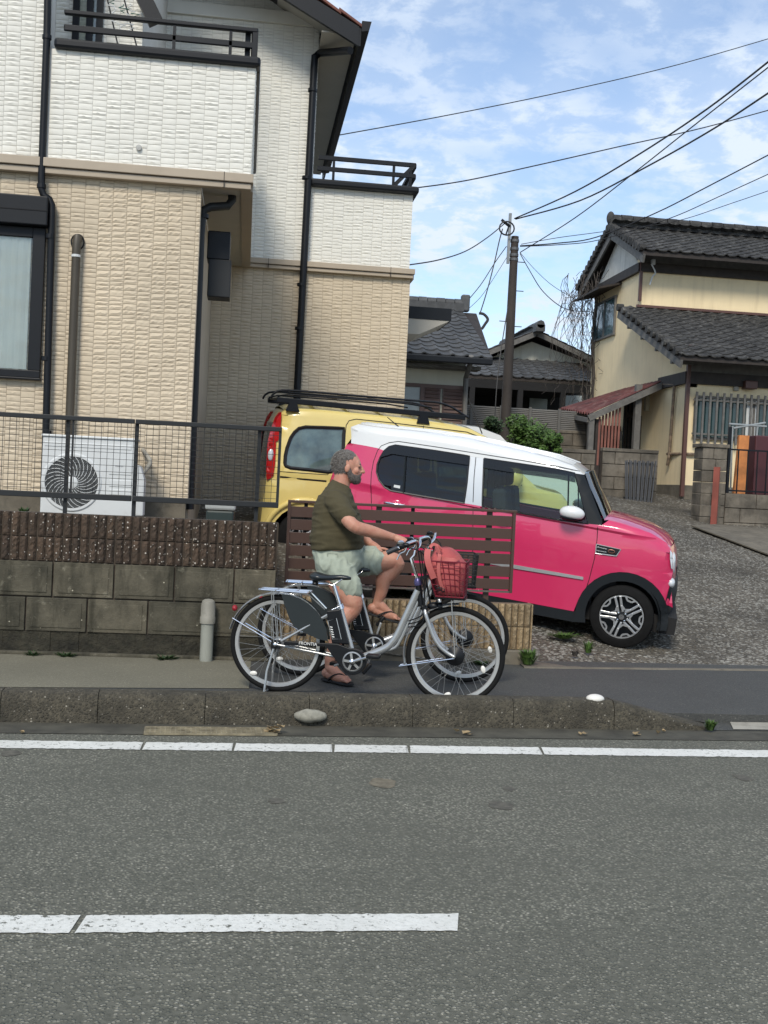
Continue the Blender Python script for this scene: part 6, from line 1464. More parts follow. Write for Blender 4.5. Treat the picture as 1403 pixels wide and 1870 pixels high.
# ------------------------------------------------ the cream house on the right
YL = 23.4; XC2 = onY(1254, 760, YL).x
ch = root('cream_house', 'two storey cream rendered house on the right with dark tiled roofs and barred window', 'house', (XC2+2, YL, 1.5))
def cX(px, py): return onX(px, py, XC2)
cU = cX(1170, 520); YU = cU.y; cB = cX(1083, 620); YBk = cB.y
zg = zY(1245, 915, YL)-.1; zl_t = zY(1262, 690, YL)
zu_b = cX(1165, 552).z; zu_t = cX(1172, 488).z; xFar = XC2+9
q = MB(); q.box((XC2, YL, zg+.45), (xFar, YU+.3, zl_t+.15)); obj('wall', q, m_cream, ch)
q = MB(); q.box((XC2+.003, YU+.3, zg+.45), (xFar, YBk, zu_t+.0)); obj('wall', q, m_cream, ch)
q = MB(); q.box((XC2+.004, YU, zl_t+.3), (xFar, YU+.301, zu_t+.35)); obj('wall', q, m_cream, ch)
q = MB(); q.box((XC2-.03, YL-.03, zg-.5), (xFar, YBk, zg+.45)); obj('plinth', q, m_conc, ch)
# lower side wall triangle under the lean-to roof
pe_, pr_ = cX(1236, 650), cX(1130, 566); q = MB(); zRf = lambda y: lowz[0]+(lowz[1]-lowz[0])*(y-(YL-.85))/(YU-YL+.83)-.14; lowz = (onY(1232, 648, YL-.85).z, onY(1128, 560, YU-.05).z); q.prism([(XC2+.002, YL, zl_t-.2), (XC2+.002, YU+.35, zl_t-.2), (XC2+.002, YU+.35, lowz[1]-.14), (XC2+.002, YU, zRf(YU)), (XC2+.002, YL, zRf(YL))], (.2, 0, 0)); obj('wall', q, m_cream, ch)
# upper roof
zrid = cX(1117, 408).z; zeave = onY(1300, 466, YU-.75).z; Yri = (YU+YBk)/2; ye = YU-.75; ov = 1.05
xo = XC2-ov
rid = onY(1116, 408, Yri); xo = rid.x; zrid = rid.z-.1
q = MB(); 
A, B_, C_, D_ = (xo, ye, zeave), (xFar, ye, zeave), (xFar, Yri, zrid), (xo, Yri, zrid); E_ = (xo, YBk+.9, zeave-.1); G_ = (xFar, YBk+.9, zeave-.1)
q.prism([A, B_, C_, D_], (0, 0, -.12)); q.prism([D_, C_, G_, E_], (0, 0, -.12)); rf = obj('roof', q, m_timber, ch)
sl = Vector((0, Yri-ye, zrid-zeave)); kroof(ch, (xo-.02, ye-.05, zeave+.0), (1, 0, 0), sl, 34, int(sl.length/.27)+1, .29, .27, m_kawo, 150)
sl2 = Vector((0, Yri-E_[1], zrid-E_[2])); kroof(ch, (xo-.02, E_[1], E_[2]+.02), (1, 0, 0), sl2, 30, int(sl2.length/.27)+1, .29, .27, m_kawo, 0)
ridge_caps(rf, (xo-.05, Yri, zrid+.22), (xFar, Yri, zrid+.22), .12, 30, m_kawo)
q = MB(); q.ell((xo-.02, Yri, zrid+.24), (.10, .15, .17)); obj('ridge_end_tile', q, m_kawo, rf, smooth=True)
for k in range(13):                                                # verge tiles down both slopes of the gable
    for P0, P1 in ((D_, A), (D_, E_)):
        p = Vector(P0).lerp(Vector(P1), (k+.5)/13); q = MB(); q.lathe((xo-.05, p.y, p.z+.03), (1, 0, 0), [(.0, -.03), (.10, -.03), (.10, .12), (0, .12)], 8); obj('verge_tile', q, m_kawo, rf, smooth=40)
q = MB(); q.beam(Vector(D_)+Vector((.03, 0, -.2)), Vector(A)+Vector((.03, 0, -.2)), .05, .2); q.beam(Vector(D_)+Vector((.03, 0, -.2)), Vector(E_)+Vector((.03, 0, -.2)), .05, .2); obj('bargeboard', q, m_greyw, rf)
q = MB(); q.prism([(XC2+.01, YU+.02, zu_t+.02), (XC2+.01, YBk-.02, zu_t+.02), (XC2+.01, Yri, zrid-.15)], (.15, 0, 0)); obj('gable_wall', q, mat('white_render', (.62, .61, .56), .85, var=.1, streak=.3), ch)
for pa, pb in (((XC2-.04, YU-.04, zu_t), (XC2-.04, YBk, zu_t)), ((XC2-.04, YU-.04, zu_t), (xFar, YU-.04, zu_t))):
    q = MB(); q.beam(pa, pb, .10, .22); obj('trim_band', q, m_timber, ch)
q = MB(); q.box((XC2+.0, YU-.03, zu_t+.1), (xFar, YU-.003, zu_t+.36)); obj('eave_panel', q, m_greyw, ch)
q = MB(); q.beam((XC2-.02, YU-.05, zu_b), (XC2-.02, YU-.05, zu_t+.4), .07, .07); obj('downpipe', q, m_brownm, ch)
# lower roof
lt_ = onY(1128, 560, YU-.05); le = onY(1232, 648, YL-.85); xo2 = (XC2-.55); zt2 = lt_.z; ze2 = le.z; yl2 = YL-.85
q = MB(); q.prism([(xo2, yl2, ze2), (xFar, yl2, ze2), (xFar, YU-.02, zt2), (xo2, YU-.02, zt2)], (0, 0, -.1)); rf2 = obj('lower_roof', q, m_timber, ch)
sl = Vector((0, YU-.02-yl2, zt2-ze2)); kroof(ch, (xo2-.02, yl2-.05, ze2+.0), (1, 0, 0), sl, 28, int(sl.length/.27)+1, .29, .27, m_kawo, 150)
for k in range(12):
    p = Vector((xo2-.04, yl2, ze2)).lerp(Vector((xo2-.04, YU, zt2)), (k+.5)/12); q = MB(); q.lathe((p.x, p.y, p.z+.03), (1, 0, 0), [(0, -.03), (.09, -.03), (.09, .12), (0, .12)], 8); obj('verge_tile', q, m_kawo, rf2, smooth=40)
q = MB(); q.beam((xo2+.03, yl2, ze2-.18), (xo2+.03, YU, zt2-.18), .05, .16); obj('bargeboard', q, m_greyw, rf2)
for k in range(4):
    p = Vector((xo2+.1, yl2, ze2-.3)).lerp(Vector((xo2+.1, YU, zt2-.3)), .15+.23*k); q = MB(); q.box((p.x-.05, p.y-.05, p.z-.05), (XC2, p.y+.05, p.z+.05)); obj('purlin_end', q, m_greyw, rf2)
q = MB(); q.beam((XC2-.1, YU-.08, zt2+.05), (xFar, YU-.08, zt2+.05), .08, .06); obj('flashing', q, m_brownm, ch)
for pa, pb in (((XC2-.04, YL-.04, zl_t+.0), (XC2-.04, YL+1.6, zl_t)), ((XC2-.04, YL-.04, zl_t), (xFar, YL-.04, zl_t))):
    q = MB(); q.beam(pa, pb, .10, .26); obj('trim_band', q, m_timber, ch)
q = MB(); q.box((XC2, YL-.02, zl_t+.1), (xFar, YL-.003, zRf(YL)-.02)); obj('eave_panel', q, m_greyw, ch)
q = MB(); q.beam((XC2-.03, YL-.05, zg+.2), (XC2-.03, YL-.05, zl_t+.7), .08, .08); obj('downpipe', q, m_brownm, ch)
# conduits on the side wall
for pts in (((1212, 702), (1232, 702), (1222, 835), (1219, 850)), ((1219, 829), (1245, 829), (1403, 838))):
    P_ = [Vector((XC2-.05 if k < 2 or pts[0][0] == 1212 else XC2+.5*k, 0, 0)) for k in range(len(pts))]
    if pts[0][0] == 1212: W_ = [onX(x, y, XC2-.06) for x, y in pts]
    else: W_ = [onX(1219, 829, XC2-.06), onY(1256, 829, YL-.06), onY(1330, 833, YL-.06)]
    q = MB(); q.tube(W_, .035, 6); obj('conduit', q, mat('rusty_conduit', (.30, .22, .15), .7, var=.4, vs=8, dirt=.5), ch)
# upper side window with its hood
a, b_, c_, d_ = cX(1090, 560), cX(1127, 543), cX(1127, 610), cX(1090, 618)
q = MB(); z0, z1 = (c_.z+d_.z)/2, (a.z+b_.z)/2; y0, y1 = b_.y, a.y
q.box((XC2-.06, y0-.05, z0-.05), (XC2-.01, y1+.05, z0)); q.box((XC2-.06, y0-.05, z1), (XC2-.01, y1+.05, z1+.05))
for t in (0, .5, 1): y = y0+(y1-y0)*t; q.box((XC2-.06, y-.03, z0), (XC2-.01, y+.03, z1))
wf2 = obj('window_frame', q, m_greyw, ch); q = MB(); q.box((XC2-.035, y0, z0), (XC2-.03, y1, z1)); obj('pane', q, mat('patterned_glass', (.10, .20, .23), .15, var=.5, vs=18, coat=.6), wf2)
q = MB(); q.prism([(XC2-.002, y0-.35, z1+.28), (XC2-.002, y1+.2, z1+.28), (XC2-.62, y1+.2, z1+.12), (XC2-.62, y0-.35, z1+.12)], (0, 0, .05)); obj('window_hood', q, m_timber, ch)
# barred window on the front
x0, x1 = xY(1268, 760, YL), xY(1480, 760, YL); z1, z0 = zY(1330, 730, YL), zY(1330, 800, YL)
q = MB(); q.box((x0, YL-.02, z0), (x1, YL-.012, z1)); wp = obj('window', q, mat('dark_teal_glass', (.02, .05, .055), .1, coat=.5), ch)
q = MB()
for x in (x0, x0+(x1-x0)*.5, x1): q.box((x-.03, YL-.05, z0), (x+.03, YL-.022, z1))
q.box((x0, YL-.06, z0-.06), (x1, YL-.022, z0-.001)); q.box((x0, YL-.06, z1+.001), (x1, YL-.022, z1+.05)); obj('window_frame', q, m_greyw, wp)
q = MB(); x = xY(1371, 760, YL); q.box((x-.12, YL-.045, z0), (x+.12, YL-.0225, z1)); obj('window_stile', q, m_plasw, wp)
x = x0-.03
while x < x1:
    q = MB(); q.beam((x, YL-.16, z0-.16), (x, YL-.16, z1+.12), .045, .03); obj('window_bar', q, m_greyw, wp); x += .155
for z_ in (z0+.05, z1-.05): 
    q = MB(); q.box((x0-.08, YL-.14, z_-.02), (x1, YL-.1, z_+.02)); obj('bar_rail', q, m_greyw, wp)
p = onY(1365, 705, YL); q = MB(); q.box((p.x-.14, YL-.22, p.z-.08), (p.x+.14, YL-.002, p.z+.10)); obj('vent_hood', q, m_brownm, ch, bevel=.02)
p = onY(1343, 708, YL); q = MB(); q.box((p.x-.05, YL-.06, p.z-.07), (p.x+.05, YL-.002, p.z+.05)); obj('junction_box', q, m_concl, ch)
q = MB(); q.tube(spline([onY(1190, 482, YU-.1), onY(1197, 498, YU-.12), onY(1192, 505, YU-.1), onY(1187, 520, YU-.1)], 4), .02, 6); p = onY(1193, 480, YU-.1); q.box((p.x-.04, YU-.15, p.z-.05), (p.x+.04, YU-.003, p.z+.08)); obj('cable_hook', q, m_plasw, ch)
# porch
pFL, pFH = onD(1076, 756, 24.2), onX(1213, 694, XC2-.02); dPB = Vector((0, 2.6, 0))
pFL = onY(1076, 756, pFH.y); pBL = pFL+Vector((-.25, 2.6, .15)); pBL = onY(1022, 746, pFH.y+3.0); pBH = Vector((XC2-.02, pFH.y+3.0, pFH.z))
po = root('porch', 'small porch with a rusty red corrugated lean-to roof beside the cream house', 'porch', (pFL.x, pFL.y, zg))
q = MB(); nC = 60; nr = Vector((0, 0, 1)); rows = []
for i in range(nC+1):
    t = i/nC; z_ = .035*math.sin(t*2*PI*13); rows.append([q.bm.verts.new(p+Vector((0, 0, z_))) for p in (pFL.lerp(pBL, t), pFH.lerp(pBH, t))])
for A, B_ in zip(rows, rows[1:]): q.bm.faces.new((A[0], B_[0], B_[1], A[1]))
obj('roof', q, mat('rusty_red_sheet', (.15, .04, .033), .6, var=.35, vs=2.5, bump=.2, streak=.3, dirtc=(.35, .26, .22, 1)), po, smooth=60)
q = MB(); q.beam(pFL+Vector((-.02, -.05, -.1)), pFH+Vector((0, -.05, -.1)), .06, .14); obj('bargeboard', q, m_greyw, po)
q = MB(); q.beam(pFL+Vector((0, 0, -.14)), pBL+Vector((0, 0, -.14)), .08, .1); obj('eave_beam', q, m_greyw, po)
gzp = gh(pFL.x, pFL.y)-.2
for dx_, dy_, m in ((.06, 0, m_greyw), (.25, .1, m_timber)):
    q = MB(); q.beam((pFL.x+dx_, pFL.y+dy_, gzp), (pFL.x+dx_, pFL.y+dy_, pFL.z-.1), .12, .12); obj('post', q, m, po)
p = onY(1164, 750, pFL.y+.1); q = MB(); q.beam((p.x, pFL.y+.1, gzp), (p.x, pFL.y+.1, p.z+.6), .14, .14); obj('post', q, m_greyw, po)
xs0, xs1 = xY(1094, 790, pFL.y+.05), xY(1130, 790, pFL.y+.05); zs0, zs1 = zY(1100, 850, pFL.y), zY(1112, 762, pFL.y)
m_redsl = mat('red_slat', (.26, .10, .075), .7, var=.2)
for i in range(7):
    x = xs0+(xs1-xs0)*i/6; zt_ = zs1+.25*(i/6); q = MB(); q.beam((x, pFL.y+.05, zs0), (x, pFL.y+.05, zt_), .045, .03); obj('lattice_slat', q, m_redsl if i < 9 else m_greyw, po)
q = MB(); q.box((xs0-.05, pFL.y+.1, (zs0+zs1)/2+.05), (xs1+.1, pFL.y+.13, (zs0+zs1)/2+.25)); obj('lattice_board', q, m_dark, po)
for i in range(4):
    x = xY(1170+i*7, 800, pFL.y+1.4); q = MB(); q.beam((x, pFL.y+1.4, zY(1170, 830, pFL.y+1.4)), (x, pFL.y+1.4, zY(1170, 760, pFL.y+1.4)), .045, .03); obj('lattice_slat', q, m_timber, po)
q = MB(); q.box((pFL.x+.3, pFL.y+2.9, gzp), (XC2, pFL.y+2.95, pFL.z-.05)); obj('back_wall', q, m_timber, po)
xd = xY(1138, 800, pFL.y+1.8); q = MB(); q.box((xd, pFL.y+1.8, gzp), (XC2-.01, pFL.y+1.86, pFH.z-.25)); dr = obj('sliding_door', q, mat('dark_door_glass', (.015, .03, .032), .15, coat=.5), po)
q = MB()
for t in (0, .33, .66, .97): q.box((xd+(XC2-xd)*t, pFL.y+1.76, gzp), (xd+(XC2-xd)*t+.06, pFL.y+1.799, pFH.z-.25))
q.box((xd, pFL.y+1.75, zY(1180, 765, pFL.y+1.8)), (XC2-.01, pFL.y+1.795, zY(1180, 755, pFL.y+1.8))); obj('door_frame', q, m_timber, dr)
p = onY(1192, 737, pFL.y+.9); q = MB(); q.box((p.x-.16, p.y, p.z-.18), (p.x+.12, p.y+.15, p.z+.18)); obj('porch_lamp', q, mat('lamp_cream', (.55, .50, .36), .6), po, bevel=.02)
# dry vines at the gable
m_vine = mat('dry_vine', (.10, .085, .075), .9, var=.3, vs=20)
vn = root('dry_vines', 'tangle of dry leafless vines hanging from the gable corner of the cream house', 'vine', (XC2-.3, YBk, 1.5)); rv = random.Random(11); q = MB()
for k in range(75):
    y0 = YBk-rv.uniform(-.5, 1.9)*rv.random(); z0 = zeave+rv.uniform(-.9, .15); x0 = XC2-rv.uniform(.05, .9); P_ = [Vector((x0, y0, z0))]; ln = rv.choice((3, 4, 5, 7, 9, 13)) if y0 > YBk-.9 else rv.choice((3, 4))
    for i in range(ln): P_.append(P_[-1]+Vector((rv.uniform(-.16, .14), rv.uniform(-.12, .16), -rv.uniform(.1, .42) if i > 1 else rv.uniform(-.25, .15))))
    q.tube(P_, [.009*(1-.6*i/len(P_)) for i in range(len(P_))], 3)
for k in range(8):
    P_ = [Vector((XC2-.06, YBk-.1-rv.uniform(0, .25), 1.2))]
    while P_[-1].z < zeave: P_.append(P_[-1]+Vector((rv.uniform(-.1, .1), rv.uniform(-.08, .08), .4))); P_[-1].x = min(P_[-1].x, XC2-.03)
    q.tube(P_, .013, 4)
obj('vine_stems', q, m_vine, vn, kind='stuff')
q = MB()
for k in range(90):
    y = YBk-rv.uniform(0, 1.0); p = Vector((XC2-rv.uniform(.02, .5), y, rv.uniform(1.8, zeave-.2))); P_ = [p]
    for i in range(4): P_.append(P_[-1]+Vector((rv.uniform(-.15, .12), rv.uniform(-.12, .12), rv.uniform(-.2, .2))))
    q.tube(P_, .007, 3)
obj('vine_twigs', q, m_vine, vn, kind='stuff')
# ------------------------------------------------ stone and block walls, screen gate, pillar
def blockwall(name, label, p0, p1, zb, zt_, bw_, bh_, m, thick=.15, cap=True, grp=None, kind=None, cat='wall'):
    p0, p1 = Vector(p0), Vector(p1); d = p1-p0; Ln = d.length; d.normalize(); nrm = Vector((d.y, -d.x, 0)); r = root(name, label, cat, (p0.x, p0.y, zb), grp)
    q = MB(); q.prism([p0+Vector((0, 0, zb-p0.z))-nrm*.02, p1+Vector((0, 0, zb-p1.z))-nrm*.02, p1+Vector((0, 0, zt_-p1.z))-nrm*.02, p0+Vector((0, 0, zt_-p0.z))-nrm*.02], -nrm*thick); obj('backing', q, m_mortar, r)
    nr_ = max(1, round((zt_-zb)/bh_)); bh_ = (zt_-zb)/nr_
    for j in range(nr_):
        x = -bw_*(.5 if j % 2 else 0)
        while x < Ln:
            a, b_ = max(0, x)+.006, min(Ln, x+bw_)-.006
            if b_-a > .04:
                q = MB(); za_, zc_ = zb+j*bh_+.006, zb+(j+1)*bh_-.006; A = p0+d*a; B_ = p0+d*b_; A.z = B_.z = za_; j_ = nrm*random.uniform(-.004, .006)
                q.prism([A+j_, B_+j_, B_+j_+Vector((0, 0, zc_-za_)), A+j_+Vector((0, 0, zc_-za_))], -nrm*(thick*.3)); obj('block', q, m, r, bevel=.008)
            x += bw_
    if cap:
        q = MB(); q.prism([p0+Vector((0, 0, zt_-p0.z))+nrm*.02, p1+Vector((0, 0, zt_-p1.z))+nrm*.02, p1+Vector((0, 0, zt_+.07-p1.z))+nrm*.02, p0+Vector((0, 0, zt_+.07-p0.z))+nrm*.02], -nrm*(thick+.04)); obj('coping', q, m, r, bevel=.008)
    return r
Yg = 22.6; a, b_ = onY(1097, 900, Yg), onY(1199, 900, Yg)
blockwall('block_wall', 'stained grey block wall in front of the porch holding the folded gate', a, b_, gh(a.x, Yg)-.15, zY(1150, 826, Yg), .55, .30, m_stone)
# folding gate
a, b_ = onY(1139, 930, Yg-.35), onY(1192, 930, Yg-.35); zt_, zb_3 = zY(1165, 842, Yg-.35), zY(1165, 932, Yg-.35)
fg = root('folding_gate', 'folded grey metal accordion gate standing against the stained block wall', 'gate', (a.x, a.y, zb_3)); ng = 15
for i in range(ng):
    t = i/(ng-1); x = a.x+(b_.x-a.x)*t; lean = (t-.5)*-.10; yy = Yg-.35+(.03 if i % 2 else 0)
    q = MB(); q.beam((x+lean, yy, zb_3+.04*(i % 2)), (x-lean*.3, yy, zt_+.01*(i % 3)), .032, .02); obj('gate_bar', q, mat('gate_grey', (.115, .12, .13), .5, metal=.3), fg)
for z_ in (zt_-.05, zb_3+.25):
    q = MB(); q.beam((a.x, Yg-.30, z_), (b_.x, Yg-.30, z_), .02, .04); obj('gate_rail', q, m_dkgrey, fg)
for x in (a.x+.1, (a.x+b_.x)/2, b_.x-.1):
    q = MB(); q.lathe((x, Yg-.36, zb_3-.0), (0, 1, 0), [(0, 0), (.045, 0), (.045, .03), (0, .03)], 10); obj('gate_wheel', q, m_blk, fg)
# low wall left of the porch and its far slatted fence
Yl = 21.5; a, b_ = onY(985, 860, Yl), onY(1085, 880, Yl)
blockwall('garden_wall', 'low mossy stone wall left of the porch beside the bush', a, b_, gh(a.x, Yl)-.3, zY(1040, 826, Yl), .42, .22, m_stone)
Yh = 26.0; a, b_ = onY(840, 850, Yh), onY(1085, 850, Yh)
blockwall('terrace_wall', 'dark stone terrace wall below the long grey louvred fence', a, b_, 1.2, zY(1050, 792, Yh), .6, .3, m_stone)
lf = root('louvre_fence', 'long grey louvred fence in front of the dark carport', 'fence', (a.x, Yh, 2.2)); zt_, zb_3 = zY(960, 738, Yh), zY(960, 792, Yh)
zt_, zb_3 = zY(1070, 752, Yh), zY(1050, 792, Yh)+.05
nl = 11; m_louv = mat('louvre_grey', (.12, .115, .105), .6, var=.08)
for j in range(nl):
    z_ = zb_3+(zt_-zb_3)*(j+.5)/nl; q = MB(); q.beam((a.x, Yh+.02, z_), (b_.x, Yh+.02, z_), .015, (zt_-zb_3)/nl*.78, (0, .45, 1)); obj('louvre', q, m_louv, lf)
for k in range(5):
    x = a.x+(b_.x-a.x)*(k+.3)/4.6; q = MB(); q.beam((x, Yh-.02, zb_3-.1), (x, Yh-.02, zt_+.03), .06, .04); obj('fence_post', q, m_louv, lf)
# pillar, red post, wall with gate
Yp_ = 20.0; a, b_ = onY(1277, 950, Yp_), onY(1322, 950, Yp_); zt_ = zY(1298, 817, Yp_); zb_3 = zY(1290, 957, Yp_)-.08
pl_ = root('gate_pillar', 'grey block gate pillar beside the red post at the driveway side', 'pillar', (a.x, Yp_, zb_3)); wv = b_.x-a.x; ncs = 7
for j in range(ncs):
    z0, z1 = zb_3+(zt_-zb_3)*j/ncs, zb_3+(zt_-zb_3)*(j+1)/ncs; sp_ = .55 if j % 2 else .45
    for u0, u1 in ((0, sp_), (sp_, 1)):
        q = MB(); q.box((a.x+wv*u0+.004, Yp_, z0+.005), (a.x+wv*u1-.004, Yp_+.42, z1-.005)); obj('block', q, m_stone, pl_, bevel=.008)
q = MB(); q.box((a.x-.03, Yp_-.03, zt_), (b_.x+.03, Yp_+.45, zt_+.07)); obj('coping', q, m_stone, pl_, bevel=.01)
p = onY(1303, 958, Yp_-.3); q = MB(); q.beam((p.x, Yp_-.3, p.z-.1), onY(1310, 853, Yp_-.25), .11, .06); thing('red_post', q, mat('red_oxide', (.26, .065, .045), .7, var=.2), 'short leaning red painted metal post in front of the block pillar', 'post')
a, b_ = onY(1322, 955, Yp_+.1), onY(1480, 962, Yp_+.1)
blockwall('gate_wall', 'low stained block wall right of the gate pillar under the black railing', a, b_, zb_3-.15, zY(1360, 902, Yp_+.1), .62, .27, m_stone, cap=False)
rl2 = root('wall_railing', 'thin black metal railing on the low wall right of the gate pillar', 'railing', (a.x, Yp_+.2, 1.6)); z0, z1 = zY(1360, 897, Yp_+.2), zY(1360, 822, Yp_+.2)
for z_ in (z0, z1):
    q = MB(); q.beam((a.x+.05, Yp_+.2, z_), (b_.x, Yp_+.2, z_), .03, .03); obj('rail', q, m_black, rl2)
for i in range(9):
    x = a.x+.07+i*.19; q = MB(); q.beam((x, Yp_+.2, z0-.05), (x, Yp_+.2, z1+(.42 if i == 0 else 0)), .02 if i else .05, .02 if i else .05); obj('upright', q, m_black, rl2)
# things leaning behind the railing
q = MB(); A, B_ = onY(1343, 895, Yp_+.5), onY(1360, 795, Yp_+.7); q.prism([A+Vector((-.03, 0, -.2)), A+Vector((.20, 0, -.2)), B_+Vector((.10, 0, 0)), B_+Vector((-.10, 0, 0))], (0, .08, 0)); thing('orange_board', q, mat('orange_plastic', (.55, .20, .05), .6, var=.2, vs=6), 'orange board leaning upright behind the black railing', 'board')
q = MB(); A = onY(1384, 900, Yp_+.6); B_ = onY(1384, 795, Yp_+.6); q.box((A.x-.10, A.y, A.z-.2), (A.x+.55, A.y+.5, B_.z)); thing('maroon_cabinet', q, mat('maroon_metal', (.075, .018, .022), .5, var=.1), 'dark maroon storage cabinet behind the black railing', 'cabinet', bevel=.02)
cr_ = root('clothes_rack', 'thin grey metal pole rack standing behind the railing by the orange board', 'rack', tuple(onY(1340, 900, Yp_+.9)))
for A, B_ in (((1334, 900), (1338, 778)), ((1372, 900), (1384, 778)), ((1332, 774), (1400, 779)), ((1340, 782), (1398, 772))):
    q = MB(); q.tube([onY(*A, Yp_+.9), onY(*B_, Yp_+.9)], .02, 6); obj('rack_pole', q, mat('pale_grey_metal', (.30, .33, .34), .5), cr_)
q = MB(); q.face([onZ(1255, 962, .95), (onZ(1255, 962, .95)+Vector((8, -1.2, 0))), (onZ(1255, 962, .95)+Vector((8, 1.5, .2))), (onZ(1255, 962, .95)+Vector((.3, 1.2, .15)))])
for v in q.bm.verts: v.co.z = gh(v.co.x, v.co.y)+.02
q.bm.verts.ensure_lookup_table()
b = MB(); pts = []
for (px, py, d) in ((1262, 961, 20), (1403, 1012, 16.5), (1500, 1050, 15), (1500, 985, 18.5), (1403, 966, 19.4), (1300, 958, 19.8)):
    p = onD(px, py, d); pts.append(p)
nn = []
def onG(px, py):
    v = ray(px, py); t = 3.
    while t < 60:
        p = CAM+v*t
        if p.z < gh(p.x, p.y)+.03: return p
        t += .02
    return CAM+v*60
b.prism([onG(*p)+Vector((0, 0, .0)) for p in ((1262, 961), (1403, 1014), (1560, 1072), (1560, 985), (1403, 968), (1310, 959))], (0, 0, .02)); struct('concrete_apron', b, m_conc)
q.bm.free()
# ------------------------------------------------ the neighbour with the grey wavy tile roof
YN = 21.5; nb_ = root('neighbour_house', 'small cream walled house with a glossy grey wavy tile roof behind the tiled house', 'house', (4, YN, 1.5))
xa, xb = xY(720, 680, YN), xY(850, 680, YN)
q = MB(); q.box((xa, YN, 1.0), (xb, YN+5, zY(800, 655, YN)+.15)); obj('wall', q, m_paleren, nb_)
pe0 = onY(738, 645, YN-.7); pe1 = onY(899, 655, YN-.7); zev = pe0.z*.5+pe1.z*.5; rdg = onY(800, 566, YN+2.6); zrg = rdg.z; xre = xY(866, 575, YN+2.6)
sl = Vector((0, 3.3, zrg-zev)); Lr = sl.length
q = MB(); q.prism([(xa-1.5, YN-.7, zev-.02), (pe1.x, YN-.7, zev-.02), (xre+.05, YN+2.6, zrg-.02), (xa-1.5, YN+2.6, zrg-.02)], (0, 0, -.08)); rf3 = obj('roof', q, m_timber, nb_)
nu = int((pe1.x-xa+1.5)/.27)+1; x00 = pe1.x-nu*.27
kroof(nb_, (x00, YN-.75, zev), (1, 0, 0), sl, nu, int(Lr/.29)+1, .27, .29, m_kaw, 300, clip=lambda u, v: u < nu*.27-(pe1.x-xre)*(v/Lr)+.15)
ridge_caps(rf3, (xa-1.4, YN+2.6, zrg+.16), (xre-.25, YN+2.6, zrg+.16), .10, 16, m_kaw)
q = MB(); q.box((xre-.30, YN+2.5, zrg), (xre-.12, YN+2.7, zrg+.36)); obj('ridge_end_tile', q, m_kaw, rf3, bevel=.03)
q = MB(); q.beam((xa-1.4, YN-.82, zev-.08), (pe1.x-.02, YN-.82, zev-.08), .12, .12); obj('gutter', q, m_black, nb_, bevel=.02)
q = MB(); q.box((xa-1, YN-.45, zev-.20), (pe1.x-.15, YN-.03, zev-.14)); obj('soffit', q, m_greyw, nb_)
q = MB(); q.tube([onY(861, 650, YN-.82), onY(858, 668, YN-.7), onY(851, 690, YN-.2), onY(846, 840, YN-.2)], .05, 8); obj('downpipe', q, m_greyw, nb_, smooth=40)
def louvre_panel(x0, x1, z0, z1, y, m, parent, n):
    q = MB(); q.box((x0, y, z0), (x1, y+.02, z1)); pn = obj('shutter', q, m, parent)
    for j in range(n):
        z_ = z0+(z1-z0)*(j+.5)/n; q = MB(); q.beam((x0+.03, y-.015, z_), (x1-.03, y-.015, z_), .012, (z1-z0)/n*.7, (0, .5, 1)); obj('shutter_slat', q, m, pn)
m_brsh = mat('brown_shutter', (.14, .085, .07), .55)
z1, z0 = zY(810, 710, YN), zY(810, 800, YN); xm = xY(805, 740, YN)
louvre_panel(xY(772, 740, YN), xm-.02, z0, z1, YN-.05, m_brsh, nb_, 14); louvre_panel(xm+.02, xY(845, 740, YN), z0, z1, YN-.05, m_brsh, nb_, 14)
q = MB(); q.box((xY(732, 740, YN), YN-.03, z0), (xY(766, 740, YN), YN-.02, z1)); wn = obj('window', q, mat('net_curtain_glass', (.30, .34, .34), .3, coat=.4), nb_)
q = MB(); q.box((xY(766, 740, YN), YN-.07, z0), (xY(772, 740, YN), YN-.021, z1)); q.box((xa, YN-.07, z1), (xb, YN-.021, z1+.07)); obj('window_frame', q, m_brsh, wn)
# ------------------------------------------------ the far house with the pale gable and open carport
YF2 = 33.0; fh = root('gable_house', 'far house with a pale board gable and dark open carport behind the utility pole', 'house', (8, YF2, 1.5))
pk_ = onY(972, 618, YF2); pL_, pR_ = onY(868, 632, YF2), onY(1100, 672, YF2); zE = onY(1080, 668, YF2).z; hwid = (onY(1088, 668, YF2).x-pk_.x)
gb = root_part = MB(); gb.prism([(pk_.x-hwid, YF2, pk_.z-1.0), (pk_.x-hwid, YF2, zE), (pk_.x+hwid, YF2, zE), (pk_.x, YF2, pk_.z-.1)], (0, .2, 0)); gb.box((pk_.x-hwid+.1, YF2, zE-.6), (pk_.x+hwid-.1, YF2+.2, zE)); obj('gable_wall', gb, mat('pale_board', (.66, .66, .58), .8, var=.08, streak=.15), fh)
for k in range(12):
    x = pk_.x-hwid+.3+k*.68; q = MB(); q.box((x-.012, YF2-.012, zE-.6), (x+.012, YF2+.01, zE+max(0, (1-abs(x-pk_.x)/hwid))*(pk_.z-.15-zE))); obj('cover_strip', q, m_paleren, fh)
